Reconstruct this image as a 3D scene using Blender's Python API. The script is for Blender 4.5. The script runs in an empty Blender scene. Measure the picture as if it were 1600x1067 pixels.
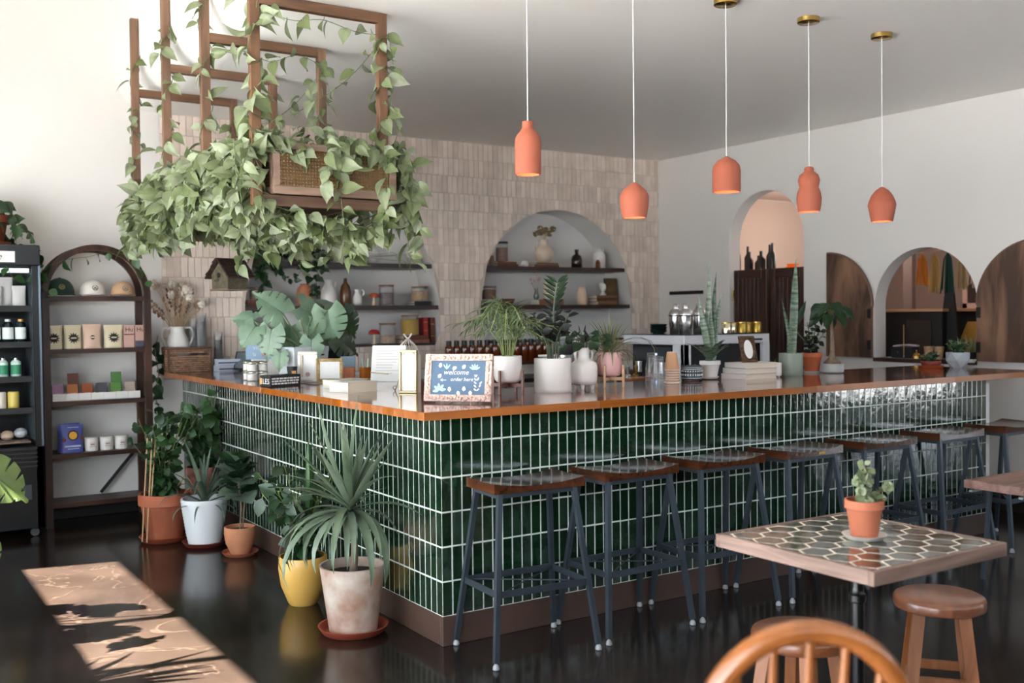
import bpy, bmesh, math, random
from mathutils import Vector, Matrix, noise
random.seed(7)
R = math.radians
PI = math.pi
S = bpy.context.scene
COL = S.collection

# ------------------------------------------------------------------ camera, sky, sun, exposure
cam = bpy.data.cameras.new('camera'); cam.lens = 36.01; cam.sensor_width = 36; cam.clip_start = .05; cam.clip_end = 200
camo = bpy.data.objects.new('camera', cam); COL.objects.link(camo)
_y, _p, _r = .5747, .0251, -.0105
_f = Vector((math.sin(_y)*math.cos(_p), math.cos(_y)*math.cos(_p), -math.sin(_p)))
_rt = Vector((math.cos(_y), -math.sin(_y), 0)); _up = _rt.cross(_f)
_r2 = math.cos(_r)*_rt + math.sin(_r)*_up; _u2 = -math.sin(_r)*_rt + math.cos(_r)*_up
camo.matrix_world = Matrix(((_r2.x, _u2.x, -_f.x, -2.1915), (_r2.y, _u2.y, -_f.y, -3.9756), (_r2.z, _u2.z, -_f.z, 1.4726), (0, 0, 0, 1)))
S.camera = camo
cam.dof.use_dof = True; cam.dof.focus_distance = 5.0; cam.dof.aperture_fstop = 2.5

w = bpy.data.worlds.new('sky'); S.world = w; w.use_nodes = True
bg = w.node_tree.nodes['Background']; bg.inputs[0].default_value = (.80, .90, 1.0, 1); bg.inputs[1].default_value = 3.6
sun = bpy.data.lights.new('sun', 'SUN'); sun.energy = 84; sun.angle = R(.6); sun.color = (1, .95, .87)
suno = bpy.data.objects.new('sun', sun); COL.objects.link(suno)
_sd = Vector((.977, -.213, -.92)).normalized()
suno.rotation_mode = 'QUATERNION'; suno.rotation_quaternion = _sd.to_track_quat('-Z', 'Y')

S.view_settings.view_transform = 'Standard'; S.view_settings.look = 'None'; S.view_settings.gamma = 1
S.view_settings.use_curve_mapping = False; S.view_settings.exposure = 1.5
S.cycles.use_denoising = True; S.cycles.max_bounces = 10; S.cycles.diffuse_bounces = 6; S.cycles.glossy_bounces = 4
S.cycles.transmission_bounces = 6; S.cycles.transparent_max_bounces = 16; S.cycles.sample_clamp_indirect = 6
S.cycles.caustics_reflective = False; S.cycles.caustics_refractive = False

# ------------------------------------------------------------------ materials
def lin(h):
    if isinstance(h, tuple): return h
    h = h.lstrip('#'); o = []
    for i in (0, 2, 4):
        c = int(h[i:i+2], 16)/255; o.append(c/12.92 if c <= .04045 else ((c+.055)/1.055)**2.4)
    return tuple(o)
def c4(h): return (*lin(h), 1)
MATS = {}
def mat(name, col, rough=.5, metal=0, var=0, var_scale=8, bump=0, bump_scale=40, stretch=(1, 1, 1), rand=0, trans=0, coat=0, spec=.5, emit=None, estr=0, col2=None, alpha=1, island=False, sub=0):
    if name in MATS: return MATS[name]
    m = bpy.data.materials.new(name); m.use_nodes = True; MATS[name] = m
    nt = m.node_tree; n = nt.nodes; L = nt.links; b = n['Principled BSDF']
    b.inputs['Base Color'].default_value = c4(col); b.inputs['Roughness'].default_value = rough; b.inputs['Metallic'].default_value = metal
    b.inputs['Specular IOR Level'].default_value = spec
    b.inputs['Coat Weight'].default_value = coat; b.inputs['Coat Roughness'].default_value = .08
    b.inputs['Transmission Weight'].default_value = trans; b.inputs['Alpha'].default_value = alpha
    if emit: b.inputs['Emission Color'].default_value = c4(emit); b.inputs['Emission Strength'].default_value = estr
    tc = n.new('ShaderNodeTexCoord'); mp = n.new('ShaderNodeMapping'); mp.inputs['Scale'].default_value = stretch
    L.new(tc.outputs['Object'], mp.inputs['Vector'])
    last = None
    if var or col2:
        nz = n.new('ShaderNodeTexNoise'); nz.inputs['Scale'].default_value = var_scale; nz.inputs['Detail'].default_value = 5
        L.new(mp.outputs[0], nz.inputs['Vector'])
        rp = n.new('ShaderNodeValToRGB'); rp.color_ramp.elements[0].position = .32; rp.color_ramp.elements[1].position = .68
        a = lin(col); k = lin(col2) if col2 else tuple(max(0, x*(1-var)) for x in a)
        rp.color_ramp.elements[0].color = (*k, 1); rp.color_ramp.elements[1].color = (*(a if col2 else tuple(min(1, x*(1+var*.5)) for x in a)), 1)
        L.new(nz.outputs[0], rp.inputs[0]); last = rp.outputs[0]
    if rand:
        oi = n.new('ShaderNodeObjectInfo'); src = oi.outputs['Random']
        if island:
            ge = n.new('ShaderNodeNewGeometry'); ad = n.new('ShaderNodeMath'); ad.operation = 'ADD'; fr = n.new('ShaderNodeMath'); fr.operation = 'FRACT'
            L.new(oi.outputs['Random'], ad.inputs[0]); L.new(ge.outputs['Random Per Island'], ad.inputs[1]); L.new(ad.outputs[0], fr.inputs[0]); src = fr.outputs[0]
        hs = n.new('ShaderNodeHueSaturation'); mr = n.new('ShaderNodeMapRange'); mr.inputs['To Min'].default_value = 1-rand; mr.inputs['To Max'].default_value = 1+rand
        L.new(src, mr.inputs[0]); L.new(mr.outputs[0], hs.inputs['Value'])
        m2 = n.new('ShaderNodeMapRange'); m2.inputs['To Min'].default_value = 1+rand*.8; m2.inputs['To Max'].default_value = 1-rand*.8
        L.new(src, m2.inputs[0]); L.new(m2.outputs[0], hs.inputs['Saturation'])
        if last: L.new(last, hs.inputs['Color'])
        else: hs.inputs['Color'].default_value = c4(col)
        last = hs.outputs[0]
    if last: L.new(last, b.inputs['Base Color'])
    if bump:
        bn = n.new('ShaderNodeTexNoise'); bn.inputs['Scale'].default_value = bump_scale; bn.inputs['Detail'].default_value = 3
        L.new(mp.outputs[0], bn.inputs['Vector']); bb = n.new('ShaderNodeBump'); bb.inputs['Strength'].default_value = bump; bb.inputs['Distance'].default_value = .01
        L.new(bn.outputs[0], bb.inputs['Height']); L.new(bb.outputs[0], b.inputs['Normal'])
    if sub:   # light passing through thin leaves, paper and canvas
        out = n['Material Output']; tr = n.new('ShaderNodeBsdfTranslucent'); mx = n.new('ShaderNodeMixShader'); mx.inputs[0].default_value = sub
        if last: L.new(last, tr.inputs[0])
        else: tr.inputs[0].default_value = c4(col)
        L.new(b.outputs[0], mx.inputs[1]); L.new(tr.outputs[0], mx.inputs[2]); L.new(mx.outputs[0], out.inputs[0])
    return m
def wood(name, light, dark, scale=6, axis=0, rough=.35, coat=0, rand=0, stretch=9, contrast=(.3, .7)):
    if name in MATS: return MATS[name]
    m = mat(name, light, rough=rough, coat=coat, rand=rand)
    nt = m.node_tree; n = nt.nodes; L = nt.links; b = n['Principled BSDF']
    mp = [x for x in n if x.type == 'MAPPING'][0]; sc = [stretch]*3; sc[axis] = 1; mp.inputs['Scale'].default_value = sc
    nz = n.new('ShaderNodeTexNoise'); nz.inputs['Scale'].default_value = scale*.5; nz.inputs['Detail'].default_value = 6; nz.inputs['Distortion'].default_value = .6
    L.new(mp.outputs[0], nz.inputs['Vector'])
    rp = n.new('ShaderNodeValToRGB'); rp.color_ramp.elements[0].position = contrast[0]; rp.color_ramp.elements[1].position = contrast[1]
    rp.color_ramp.elements[0].color = c4(dark); rp.color_ramp.elements[1].color = c4(light)
    L.new(nz.outputs[0], rp.inputs[0])
    if rand: L.new(rp.outputs[0], [x for x in n if x.type == 'HUE_SAT'][0].inputs['Color'])
    else: L.new(rp.outputs[0], b.inputs['Base Color'])
    bb = n.new('ShaderNodeBump'); bb.inputs['Strength'].default_value = .15; bb.inputs['Distance'].default_value = .004
    L.new(nz.outputs[0], bb.inputs['Height']); L.new(bb.outputs[0], b.inputs['Normal'])
    return m
def glass(name, col='#f4f8f8', rough=.02, alpha=.25):
    # thin-walled glass: mostly clear, with reflections
    if name in MATS: return MATS[name]
    m = bpy.data.materials.new(name); m.use_nodes = True; MATS[name] = m; nt = m.node_tree; n = nt.nodes; L = nt.links
    n.remove(n['Principled BSDF']); out = n['Material Output']
    t = n.new('ShaderNodeBsdfTransparent'); t.inputs[0].default_value = c4('#fefefe') if alpha < .1 else c4(col); g = n.new('ShaderNodeBsdfGlossy'); g.inputs['Roughness'].default_value = rough
    d = n.new('ShaderNodeBsdfDiffuse'); d.inputs[0].default_value = c4(col)
    fr = n.new('ShaderNodeFresnel'); fr.inputs[0].default_value = 1.28
    m1 = n.new('ShaderNodeMixShader'); m1.inputs[0].default_value = alpha; L.new(t.outputs[0], m1.inputs[1]); L.new(d.outputs[0], m1.inputs[2])
    ml = n.new('ShaderNodeMath'); ml.operation = 'MULTIPLY'; ml.inputs[1].default_value = .45; L.new(fr.outputs[0], ml.inputs[0]); m2 = n.new('ShaderNodeMixShader'); L.new(ml.outputs[0], m2.inputs[0]); L.new(m1.outputs[0], m2.inputs[1]); L.new(g.outputs[0], m2.inputs[2]); L.new(m2.outputs[0], out.inputs[0])
    return m

white_wall = mat('white_plaster', '#dedad6', .75, bump=.08, bump_scale=120)
ceil_m = mat('ceiling_paint', '#f1eee9', .5, bump=.05, bump_scale=3)
brown_base = mat('brown_base', '#4a362d', .45, var=.2, var_scale=5)
dark_base = mat('dark_baseboard', '#171412', .5)
green_tile = mat('green_glazed_tile', '#1a3221', .10, var=.5, var_scale=11, bump=.13, bump_scale=22, rand=.3, island=True, coat=.4)
grout_w = mat('pale_grout', '#d8dcd6', .85, var=.15)
beige_tile = mat('beige_glazed_tile', '#dbcabd', .3, var=.12, var_scale=9, bump=.15, bump_scale=25, rand=.11, island=True)
grout_b = mat('beige_grout', '#bcaca0', .9)
lid_wood = wood('jar_lid_wood', '#9a6e50', '#6e4a34', 6, 0, .5)
walnut = wood('walnut_shelf', '#3b2015', '#1f100a', 5, 0, .4)
bar_top = wood('oiled_bar_wood_top', '#7e3d1e', '#5a2813', 4, 0, .13, coat=.8, rand=.12)
bar_edge = wood('oiled_bar_wood_edge', '#a66331', '#7f4720', 5, 0, .3, rand=.14)
dark_wood = wood('dark_stained_wood', '#4a2c1e', '#23130c', 5, 2, .4)
shutter_wood = wood('shutter_veneer', '#8a6650', '#432e23', 3.2, 2, .5, stretch=4, contrast=(.38, .62))
cedar = wood('cedar_post', '#7f5c43', '#5b3e2b', 5, 2, .55, rand=.1)
cedar_h = wood('cedar_beam', '#7a573f', '#523727', 5, 0, .55, rand=.1)
seat_wood = wood('dark_stool_seat', '#532e1b', '#2a150c', 6, 1, .17, coat=.4)
stool_wood = wood('acacia_stool', '#8a5232', '#5f341d', 4, 0, .3, coat=.4, rand=.1)
oak = wood('honey_oak', '#9c5c28', '#7a4419', 4, 2, .3, coat=.5)
grey_wood = wood('weathered_edge', '#93786a', '#5b463c', 5, 0, .6)
ash = wood('pale_ash', '#cfab8a', '#b58f6d', 5, 2, .5)
walnut_leg = wood('walnut_stand', '#7e5444', '#5b392d', 5, 2, .4)
steel = mat('blue_grey_steel', '#444d56', .38, .6, var=.2, var_scale=6)
foot_m = mat('grey_foot_cap', '#8d8f92', .5)
black = mat('black_enamel', '#0c0d0f', .3)
black_m = mat('matt_black', '#131315', .6)
white_g = mat('white_glaze', '#e4e0dc', .3)
white_m = mat('matt_white', '#dcd9d5', .7)
paper = mat('white_paper', '#e6e4e0', .8)
terra = mat('terracotta', '#a65d41', .75, var=.18, var_scale=6)
terra_d = mat('terracotta_dark', '#8c3c26', .6, var=.15)
terra_l = mat('terracotta_pale', '#bd7f5c', .8, var=.12)
shade_m = mat('clay_lamp_shade', '#aa5b43', .75, bump=.1, bump_scale=200)
soil = mat('potting_soil', '#2a1c14', .95, var=.5, var_scale=40, bump=.8, bump_scale=90)
brass = mat('brass', '#b99a5b', .25, 1)
chrome = mat('polished_steel', '#e0e0e0', .2, 1)
gold_g = mat('gold_glaze', '#a98a3c', .25, .7)
lf = dict(rough=.38, bump=.1, bump_scale=30, sub=.22)
pothos_m = mat('pothos_leaf', '#64704e', rand=.36, var=.28, var_scale=14, col2='#909b74', **lf)
pothos_i = mat('pothos_foliage', '#64704e', rand=.36, var=.28, var_scale=14, col2='#909b74', island=True, **lf)
dkleaf = mat('dark_leaf', '#274227', rand=.35, var=.3, var_scale=14, **lf)
midleaf = mat('mid_green_leaf', '#3f6239', rand=.3, var=.3, var_scale=14, **lf)
monst_m = mat('monstera_leaf', '#809c80', rand=.2, var=.25, var_scale=9, **lf)
monst_d = mat('monstera_leaf_dark', '#38492f', rand=.2, var=.25, var_scale=9, **lf)
blue_leaf = mat('blue_green_leaf', '#5f7262', rand=.2, var=.25, var_scale=10, **lf)
yucca_m = mat('yucca_leaf', '#677862', rand=.22, var=.25, var_scale=10, **lf)
palm_m = mat('palm_leaf', '#647552', rand=.28, var=.25, var_scale=12, **lf)
olive_leaf = mat('olive_leaf', '#8d9468', rand=.2, var=.25, var_scale=12, **lf)
black_leaf = mat('black_green_leaf', '#1c2420', rand=.4, var=.3, var_scale=12, **lf)
snake_m = mat('snake_plant_leaf', '#7d9078', .4, col2='#26382c', var_scale=18, stretch=(.5, 4, 1), rand=.12, sub=.1)
stem_m = mat('plant_stem', '#5a6b3c', .6, rand=.2)
bark = mat('bark', '#7b6a58', .85, var=.3, var_scale=30, bump=.5, bump_scale=50)
dried = mat('dried_flower', '#c3a684', .9, rand=.3, var=.25, sub=.15)
dried_w = mat('dried_white_flower', '#ddd2c4', .9, rand=.15, sub=.15)
clear = glass('clear_plastic', '#ffffff', .05, .035)
jar_glass = glass('jar_glass', '#f6f8f8', .03, .05)
amber_m = mat('amber_glass', '#5a2408', .08, coat=.5)
amber_o = glass('amber_clear', '#c9772a', .05, .5)

# ------------------------------------------------------------------ geometry helpers
class G:
    def __init__(s): s.v = []; s.f = []; s.m = []; s.cur = 0
    def add(s, vs, fs, m=None):
        o = len(s.v); s.v += [tuple(v) for v in vs]; s.f += [tuple(i+o for i in f) for f in fs]; s.m += [s.cur if m is None else m]*len(fs)
        return s
    def xf(s, M, start=0):
        for i in range(start, len(s.v)): s.v[i] = tuple(M @ Vector(s.v[i]))
        return s
    def box(s, x0, x1, y0, y1, z0, z1, m=None):
        vs = [(x, y, z) for z in (z0, z1) for y in (y0, y1) for x in (x0, x1)]
        return s.add(vs, [(0, 2, 3, 1), (4, 5, 7, 6), (0, 1, 5, 4), (2, 6, 7, 3), (0, 4, 6, 2), (1, 3, 7, 5)], m)
    def rbox(s, x0, x1, y0, y1, z0, z1, r=.003, m=None):   # box with chamfered edges
        c = ((x0+x1)/2, (y0+y1)/2, (z0+z1)/2); h = ((x1-x0)/2, (y1-y0)/2, (z1-z0)/2); r = min(r, *[q*.49 for q in h])
        vs = []; idx = {}
        for sx in (-1, 1):
            for sy in (-1, 1):
                for sz in (-1, 1):
                    for a in range(3):
                        q = [sx*(h[0]-r), sy*(h[1]-r), sz*(h[2]-r)]; q[a] = (sx, sy, sz)[a]*h[a]
                        idx[(sx, sy, sz, a)] = len(vs); vs.append(tuple(c[i]+q[i] for i in range(3)))
        fs = []
        def q_(l):
            P = [Vector(vs[i])-Vector(c) for i in l]; nrm = (P[1]-P[0]).cross(P[2]-P[0]); 
            fs.append(tuple(l) if nrm.dot(sum(P, Vector())) > 0 else tuple(reversed(l)))
        for a in range(3):
            o = [i for i in range(3) if i != a]
            for sa in (-1, 1):
                l = []
                for s1, s2 in ((-1, -1), (1, -1), (1, 1), (-1, 1)):
                    k = [0, 0, 0]; k[a] = sa; k[o[0]] = s1; k[o[1]] = s2; l.append(idx[(*k, a)])
                q_(l)
            for s1 in (-1, 1):
                for s2 in (-1, 1):
                    k0 = [0, 0, 0]; k0[o[0]] = s1; k0[o[1]] = s2; k1 = list(k0); k0[a] = -1; k1[a] = 1
                    q_([idx[(*k0, o[0])], idx[(*k1, o[0])], idx[(*k1, o[1])], idx[(*k0, o[1])]])
        for sx in (-1, 1):
            for sy in (-1, 1):
                for sz in (-1, 1): q_([idx[(sx, sy, sz, a)] for a in range(3)])
        return s.add(vs, fs, m)
    def lathe(s, prof, seg=24, c=(0, 0, 0), m=None, cap=True):
        vs = []; fs = []; k = len(prof)
        for r_, z_ in prof:
            for i in range(seg):
                a = 2*PI*i/seg; vs.append((c[0]+r_*math.cos(a), c[1]+r_*math.sin(a), c[2]+z_))
        for j in range(k-1):
            for i in range(seg):
                i2 = (i+1) % seg; fs.append((j*seg+i, j*seg+i2, (j+1)*seg+i2, (j+1)*seg+i))
        if cap:
            if prof[0][0] > 1e-5: fs.append(tuple(reversed(range(seg))))
            if prof[-1][0] > 1e-5: fs.append(tuple((k-1)*seg+i for i in range(seg)))
        return s.add(vs, fs, m)
    def tube(s, pts, rad, seg=6, m=None, flat=1):
        pts = [Vector(p) for p in pts]; k = len(pts); rr = rad if isinstance(rad, (list, tuple)) else [rad]*k
        vs = []; fs = []; up = None
        for i, p in enumerate(pts):
            t = (pts[min(i+1, k-1)]-pts[max(i-1, 0)]);
            if t.length < 1e-9: t = Vector((0, 0, 1))
            t.normalize()
            if up is None:
                up = Vector((0, 0, 1)) if abs(t.z) < .9 else Vector((1, 0, 0))
            a = t.cross(up)
            if a.length < 1e-6: a = t.orthogonal()
            a.normalize(); b = a.cross(t).normalized(); up = b
            for j in range(seg):
                q = 2*PI*j/seg + PI/seg; vs.append(p + a*math.cos(q)*rr[i] + b*math.sin(q)*rr[i]*flat)
        for i in range(k-1):
            for j in range(seg):
                j2 = (j+1) % seg; fs.append((i*seg+j, i*seg+j2, (i+1)*seg+j2, (i+1)*seg+j))
        fs.append(tuple(reversed(range(seg)))); fs.append(tuple((k-1)*seg+j for j in range(seg)))
        return s.add(vs, fs, m)
    def bar(s, a, b, w_, h_, m=None, up=(0, 0, 1)):          # rectangular bar from a to b
        a = Vector(a); b = Vector(b); t = (b-a).normalized(); u = Vector(up)
        if abs(t.dot(u)) > .95: u = Vector((1, 0, 0))
        x = t.cross(u).normalized(); y = x.cross(t).normalized(); vs = []
        for p in (a, b):
            for sx, sy in ((-1, -1), (1, -1), (1, 1), (-1, 1)): vs.append(p + x*sx*w_/2 + y*sy*h_/2)
        return s.add(vs, [(0, 1, 2, 3), (7, 6, 5, 4), (0, 4, 5, 1), (1, 5, 6, 2), (2, 6, 7, 3), (3, 7, 4, 0)], m)
    def ball(s, c, r_, seg=10, m=None, sz=1):
        n_ = max(4, seg//2); pr = [(max(1e-6, r_*math.sin(PI*i/n_)), -r_*sz*math.cos(PI*i/n_)) for i in range(n_+1)]
        return s.lathe(pr, seg, c, m, cap=False)
    def prism(s, poly, h0, h1, plane='xy', m=None):
        f = {'xy': lambda a, b, h: (a, b, h), 'xz': lambda a, b, h: (a, h, b), 'yz': lambda a, b, h: (h, a, b)}[plane]; k = len(poly)
        vs = [f(a, b, h0) for a, b in poly] + [f(a, b, h1) for a, b in poly]
        return s.add(vs, [tuple(range(k)), tuple(reversed(range(k, 2*k)))] + [(i, i+k, (i+1) % k+k, (i+1) % k) for i in range(k)], m)
    def mesh(s, name, mats, smooth=40):
        me = bpy.data.meshes.new(name); me.from_pydata(s.v, [], s.f)
        for q in (mats if isinstance(mats, (list, tuple)) else [mats]): me.materials.append(q)
        if any(s.m): me.polygons.foreach_set('material_index', s.m)
        me.update()
        if smooth:
            bm = bmesh.new(); bm.from_mesh(me); bmesh.ops.recalc_face_normals(bm, faces=bm.faces); bm.to_mesh(me); bm.free()
            me.polygons.foreach_set('use_smooth', [True]*len(me.polygons)); me.set_sharp_from_angle(angle=R(smooth))
        return me
def link(name, me, parent=None, loc=(0, 0, 0), rot=(0, 0, 0), scale=1):
    o = bpy.data.objects.new(name, me); COL.objects.link(o); o.location = loc; o.rotation_euler = rot
    o.scale = scale if isinstance(scale, tuple) else (scale,)*3
    if parent: o.parent = parent
    return o
def obj(name, g, mats, parent=None, loc=(0, 0, 0), rot=(0, 0, 0), smooth=40, stuff=False, label=None):
    o = link(name, g.mesh(name, mats, smooth), parent, loc, rot)
    if stuff: o['kind'] = 'stuff'
    if label: o['label'] = label
    return o
def tag(o, label, cat, group=None):
    o['label'] = label; o['category'] = cat
    if group: o['group'] = group
    return o
def thing(name, label, cat, loc=(0, 0, 0), rz=0, group=None):
    o = bpy.data.objects.new(name, None); COL.objects.link(o); o.location = loc; o.rotation_euler = (0, 0, rz); o.empty_display_size = .1
    return tag(o, label, cat, group)
def struct(name, g, mats, parent=None, smooth=40, loc=(0, 0, 0)):
    o = obj(name, g, mats, parent, smooth=smooth, loc=loc)
    if not parent: o['kind'] = 'structure'
    return o
def copy_tree(o, parent=None):
    kids = list(o.children); c = o.copy(); COL.objects.link(c)
    if parent: c.parent = parent
    for k in kids: copy_tree(k, c)
    return c
def mpart(parent, name, me, M):     # place a shared-mesh part by matrix
    o = bpy.data.objects.new(name, me); COL.objects.link(o); o.parent = parent; o.matrix_local = M; return o
def text(body, size, m, parent, loc, rot=(PI/2, 0, 0), ext=.0006, align='CENTER', shear=0, name='lettering'):
    c = bpy.data.curves.new(name, 'FONT'); c.body = body; c.size = size; c.extrude = ext; c.align_x = align; c.align_y = 'CENTER'; c.shear = shear; c.resolution_u = 2
    c.materials.append(m); tmp = bpy.data.objects.new(name, c); COL.objects.link(tmp); bpy.context.view_layer.update()
    me = bpy.data.meshes.new_from_object(tmp); bpy.data.objects.remove(tmp); me.materials.clear(); me.materials.append(m); return link(name, me, parent, loc, rot)
def aim(pos, d, nrm, sc=1, roll=0):   # matrix: +Y along d, +Z near nrm
    y = Vector(d).normalized(); z = Vector(nrm); z = (z - y*z.dot(y))
    if z.length < 1e-4: z = y.orthogonal()
    z.normalize(); x = y.cross(z)
    M = Matrix((x, y, z)).transposed().to_4x4()
    if not isinstance(sc, tuple): sc = (sc, sc, sc)
    return Matrix.Translation(pos) @ M @ Matrix.Rotation(roll, 4, 'Y') @ Matrix.Diagonal((*sc, 1))
rnd = random.uniform
def rv(): return Vector((rnd(-1, 1), rnd(-1, 1), rnd(-1, 1)))

# ------------------------------------------------------------------ leaf meshes (base at origin, tip along +Y)
def leaf_mesh(name, m, L, prof, fold=.25, droop=.25, lobes=0, wave=0):
    g = G(); vs = []; n_ = len(prof)
    for i, w_ in enumerate(prof):
        t = i/(n_-1); y = L*t; z = -droop*L*t*t
        for j in (-1, -.5, 0, .5, 1):
            yy = y - (lobes*L*(abs(j)**1.5)*(1-t)**3) ; vs.append((j*w_, yy, z + abs(j)*w_*fold + wave*w_*math.sin(i*2.1+j*2)*abs(j)))
    fs = [(i*5+j, i*5+j+1, (i+1)*5+j+1, (i+1)*5+j) for i in range(n_-1) for j in range(4)]
    g.add(vs, fs); me = g.mesh(name, m, smooth=0); me.polygons.foreach_set('use_smooth', [True]*len(me.polygons)); return me
def strap_mesh(name, m, L, W, bend, seg=8, fold=.3, base=.6, tw=0):   # arching strap leaf; bend in radians over its length, towards -Z
    g = G(); p = Vector((0, 0, 0)); a = 0; vs = []
    for i in range(seg+1):
        t = i/seg; w_ = W*(base+(1-base)*min(1, t*3))*(1-max(0, (t-.45)/.55)**1.7)+.0006
        d = Vector((0, math.cos(a), -math.sin(a))); n_ = Vector((0, math.sin(a), math.cos(a)))
        x = Vector((1, 0, 0)); q = tw*t; x2 = x*math.cos(q)+n_*math.sin(q); n2 = n_*math.cos(q)-x*math.sin(q)
        for j in (-1, 0, 1): vs.append(p + x2*j*w_ + n2*abs(j)*w_*fold)
        p = p + d*L/seg; a += bend/seg*(.4+1.2*t)
    fs = [(i*3+j, i*3+j+1, (i+1)*3+j+1, (i+1)*3+j) for i in range(seg) for j in range(2)]
    g.add(vs, fs); me = g.mesh(name, m, smooth=0); me.polygons.foreach_set('use_smooth', [True]*len(me.polygons)); return me
HEART = [.03, .40, .52, .53, .47, .36, .22, .09, .008]
def heart(name, m, L=.07, k=1): return leaf_mesh(name, m, L, [w_*L*.78*k for w_ in HEART], .28, .3, lobes=.22)
OVAL = [.01, .2, .33, .4, .41, .37, .28, .15, .01]
def oval(name, m, L=.06, k=1, wave=0, fold=.2, droop=.2): return leaf_mesh(name, m, L, [w_*L*k for w_ in OVAL], fold, droop, wave=wave)
LANCE = [.03, .3, .45, .5, .47, .36, .2, .01]
def lance(name, m, L, W, droop=.2, fold=.3): return leaf_mesh(name, m, L, [w_*W for w_ in LANCE], fold, droop)
def monstera_mesh(name, m, L=.2, cuts=5, depth=.6):
    # each half is a heart outline cut by slots between the side veins, with holes near the midrib
    g = G(); N = cuts*9
    def out(t): return (.06 + .62*math.sin(PI*min(1, t*1.02+.12))**.75*(1-.25*t))*L*.85 if t < .985 else .004*L
    for sx in (-1, 1):
        rows = []
        for i in range(N+1):
            t = i/N; w_ = out(t); ph = (t*cuts*1.15+.3) % 1
            cut = depth if (.2 < t < .88 and ph > .86) else 0
            y = L*t; droop = -.22*L*t*t
            r_ = [];
            for j, q in enumerate((0, .22, .4, .7, 1)):
                ww = w_*q*(1-cut*(1 if q > .4 else 0)*.9*(q-.4)/.6) if cut else w_*q
                if cut: ww = min(ww, w_*(1-depth))
                yy = y - .28*L*q**1.4*(1-t)**2 + .10*L*q*q*t
                r_.append((sx*ww, yy, droop + ww*.22 - .5*ww*ww/L))
            rows.append(r_)
        vs = [p for r_ in rows for p in r_]
        fs = [(i*5+j, i*5+j+1, (i+1)*5+j+1, (i+1)*5+j) for i in range(N) for j in range(4)]
        g.add(vs, fs)
    g.tube([(0, 0, .001), (0, L*.5, -.05*L), (0, L*.97, -.205*L)], [.004, .003, .001], 4)
    me = g.mesh(name, m, smooth=0); me.polygons.foreach_set('use_smooth', [True]*len(me.polygons)); return me
LF = {}
LF['pothos'] = [heart('pothos_leaf', pothos_m, .075), heart('pothos_leaf', pothos_m, .09, .85), leaf_mesh('pothos_leaf', pothos_m, .08, [w_*.055 for w_ in HEART], .7, .4, lobes=.2)]
LF['philo'] = [heart('heart_leaf', dkleaf, .075), heart('heart_leaf', dkleaf, .06, 1.1)]
LF['mid'] = [heart('green_leaf', midleaf, .08), oval('green_leaf', midleaf, .07, 1.1)]
LF['oval'] = [oval('oval_leaf', dkleaf, .06, 1.2), oval('oval_leaf', midleaf, .055, 1.2)]
LF['zz'] = [oval('zz_leaf', black_leaf, .07, .75), oval('zz_leaf', black_leaf, .06, .8)]
LF['zzg'] = [oval('glossy_leaf', dkleaf, .08, .8), oval('glossy_leaf', dkleaf, .07, .9)]
LF['big'] = [oval('broad_leaf', blue_leaf, .2, 1.15, wave=.08, fold=.3, droop=.25), oval('broad_leaf', dkleaf, .2, 1.2, wave=.08, fold=.3, droop=.35)]
LF['thin'] = [lance('leaflet', palm_m, .14, .015, .25), lance('leaflet', palm_m, .12, .015, .5)]
LF['monst'] = [monstera_mesh('monstera_leaf', monst_m, .22, 5, .55), monstera_mesh('monstera_leaf', monst_m, .2, 2, .35)]
LF['fmon'] = [monstera_mesh('monstera_leaf', mat('olive_monstera_leaf', '#5d6f3c', rand=.2, var=.25, var_scale=9, **lf), .22, 4, .6)]  # olive green leaf tone of the floor monstera
LF['monstd'] = [monstera_mesh('monstera_leaf', monst_d, .2, 5, .6)]
LF['yucca'] = [strap_mesh('sword_leaf', yucca_m, .48, .020, b) for b in (.15, .8, 1.8, 2.6)]
LF['aloe'] = [strap_mesh('aloe_leaf', blue_leaf, .42, .014, b, fold=.5, base=1) for b in (1.1, 2.3, .3)]
LF['spider'] = [strap_mesh('striped_leaf', olive_leaf, .17, .005, b, 6) for b in (.5, 1.8, 2.8)]
LF['snake'] = [strap_mesh('snake_leaf', snake_m, .42, .020, b, 10, .35, .75, tw) for b, tw in ((.05, .5), (.2, 1.2), (-.1, 0))]
LF['snakes'] = [strap_mesh('snake_leaf', snake_m, .2, .018, b, 8, .4, .7) for b in (.9, 1.4)]

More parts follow.
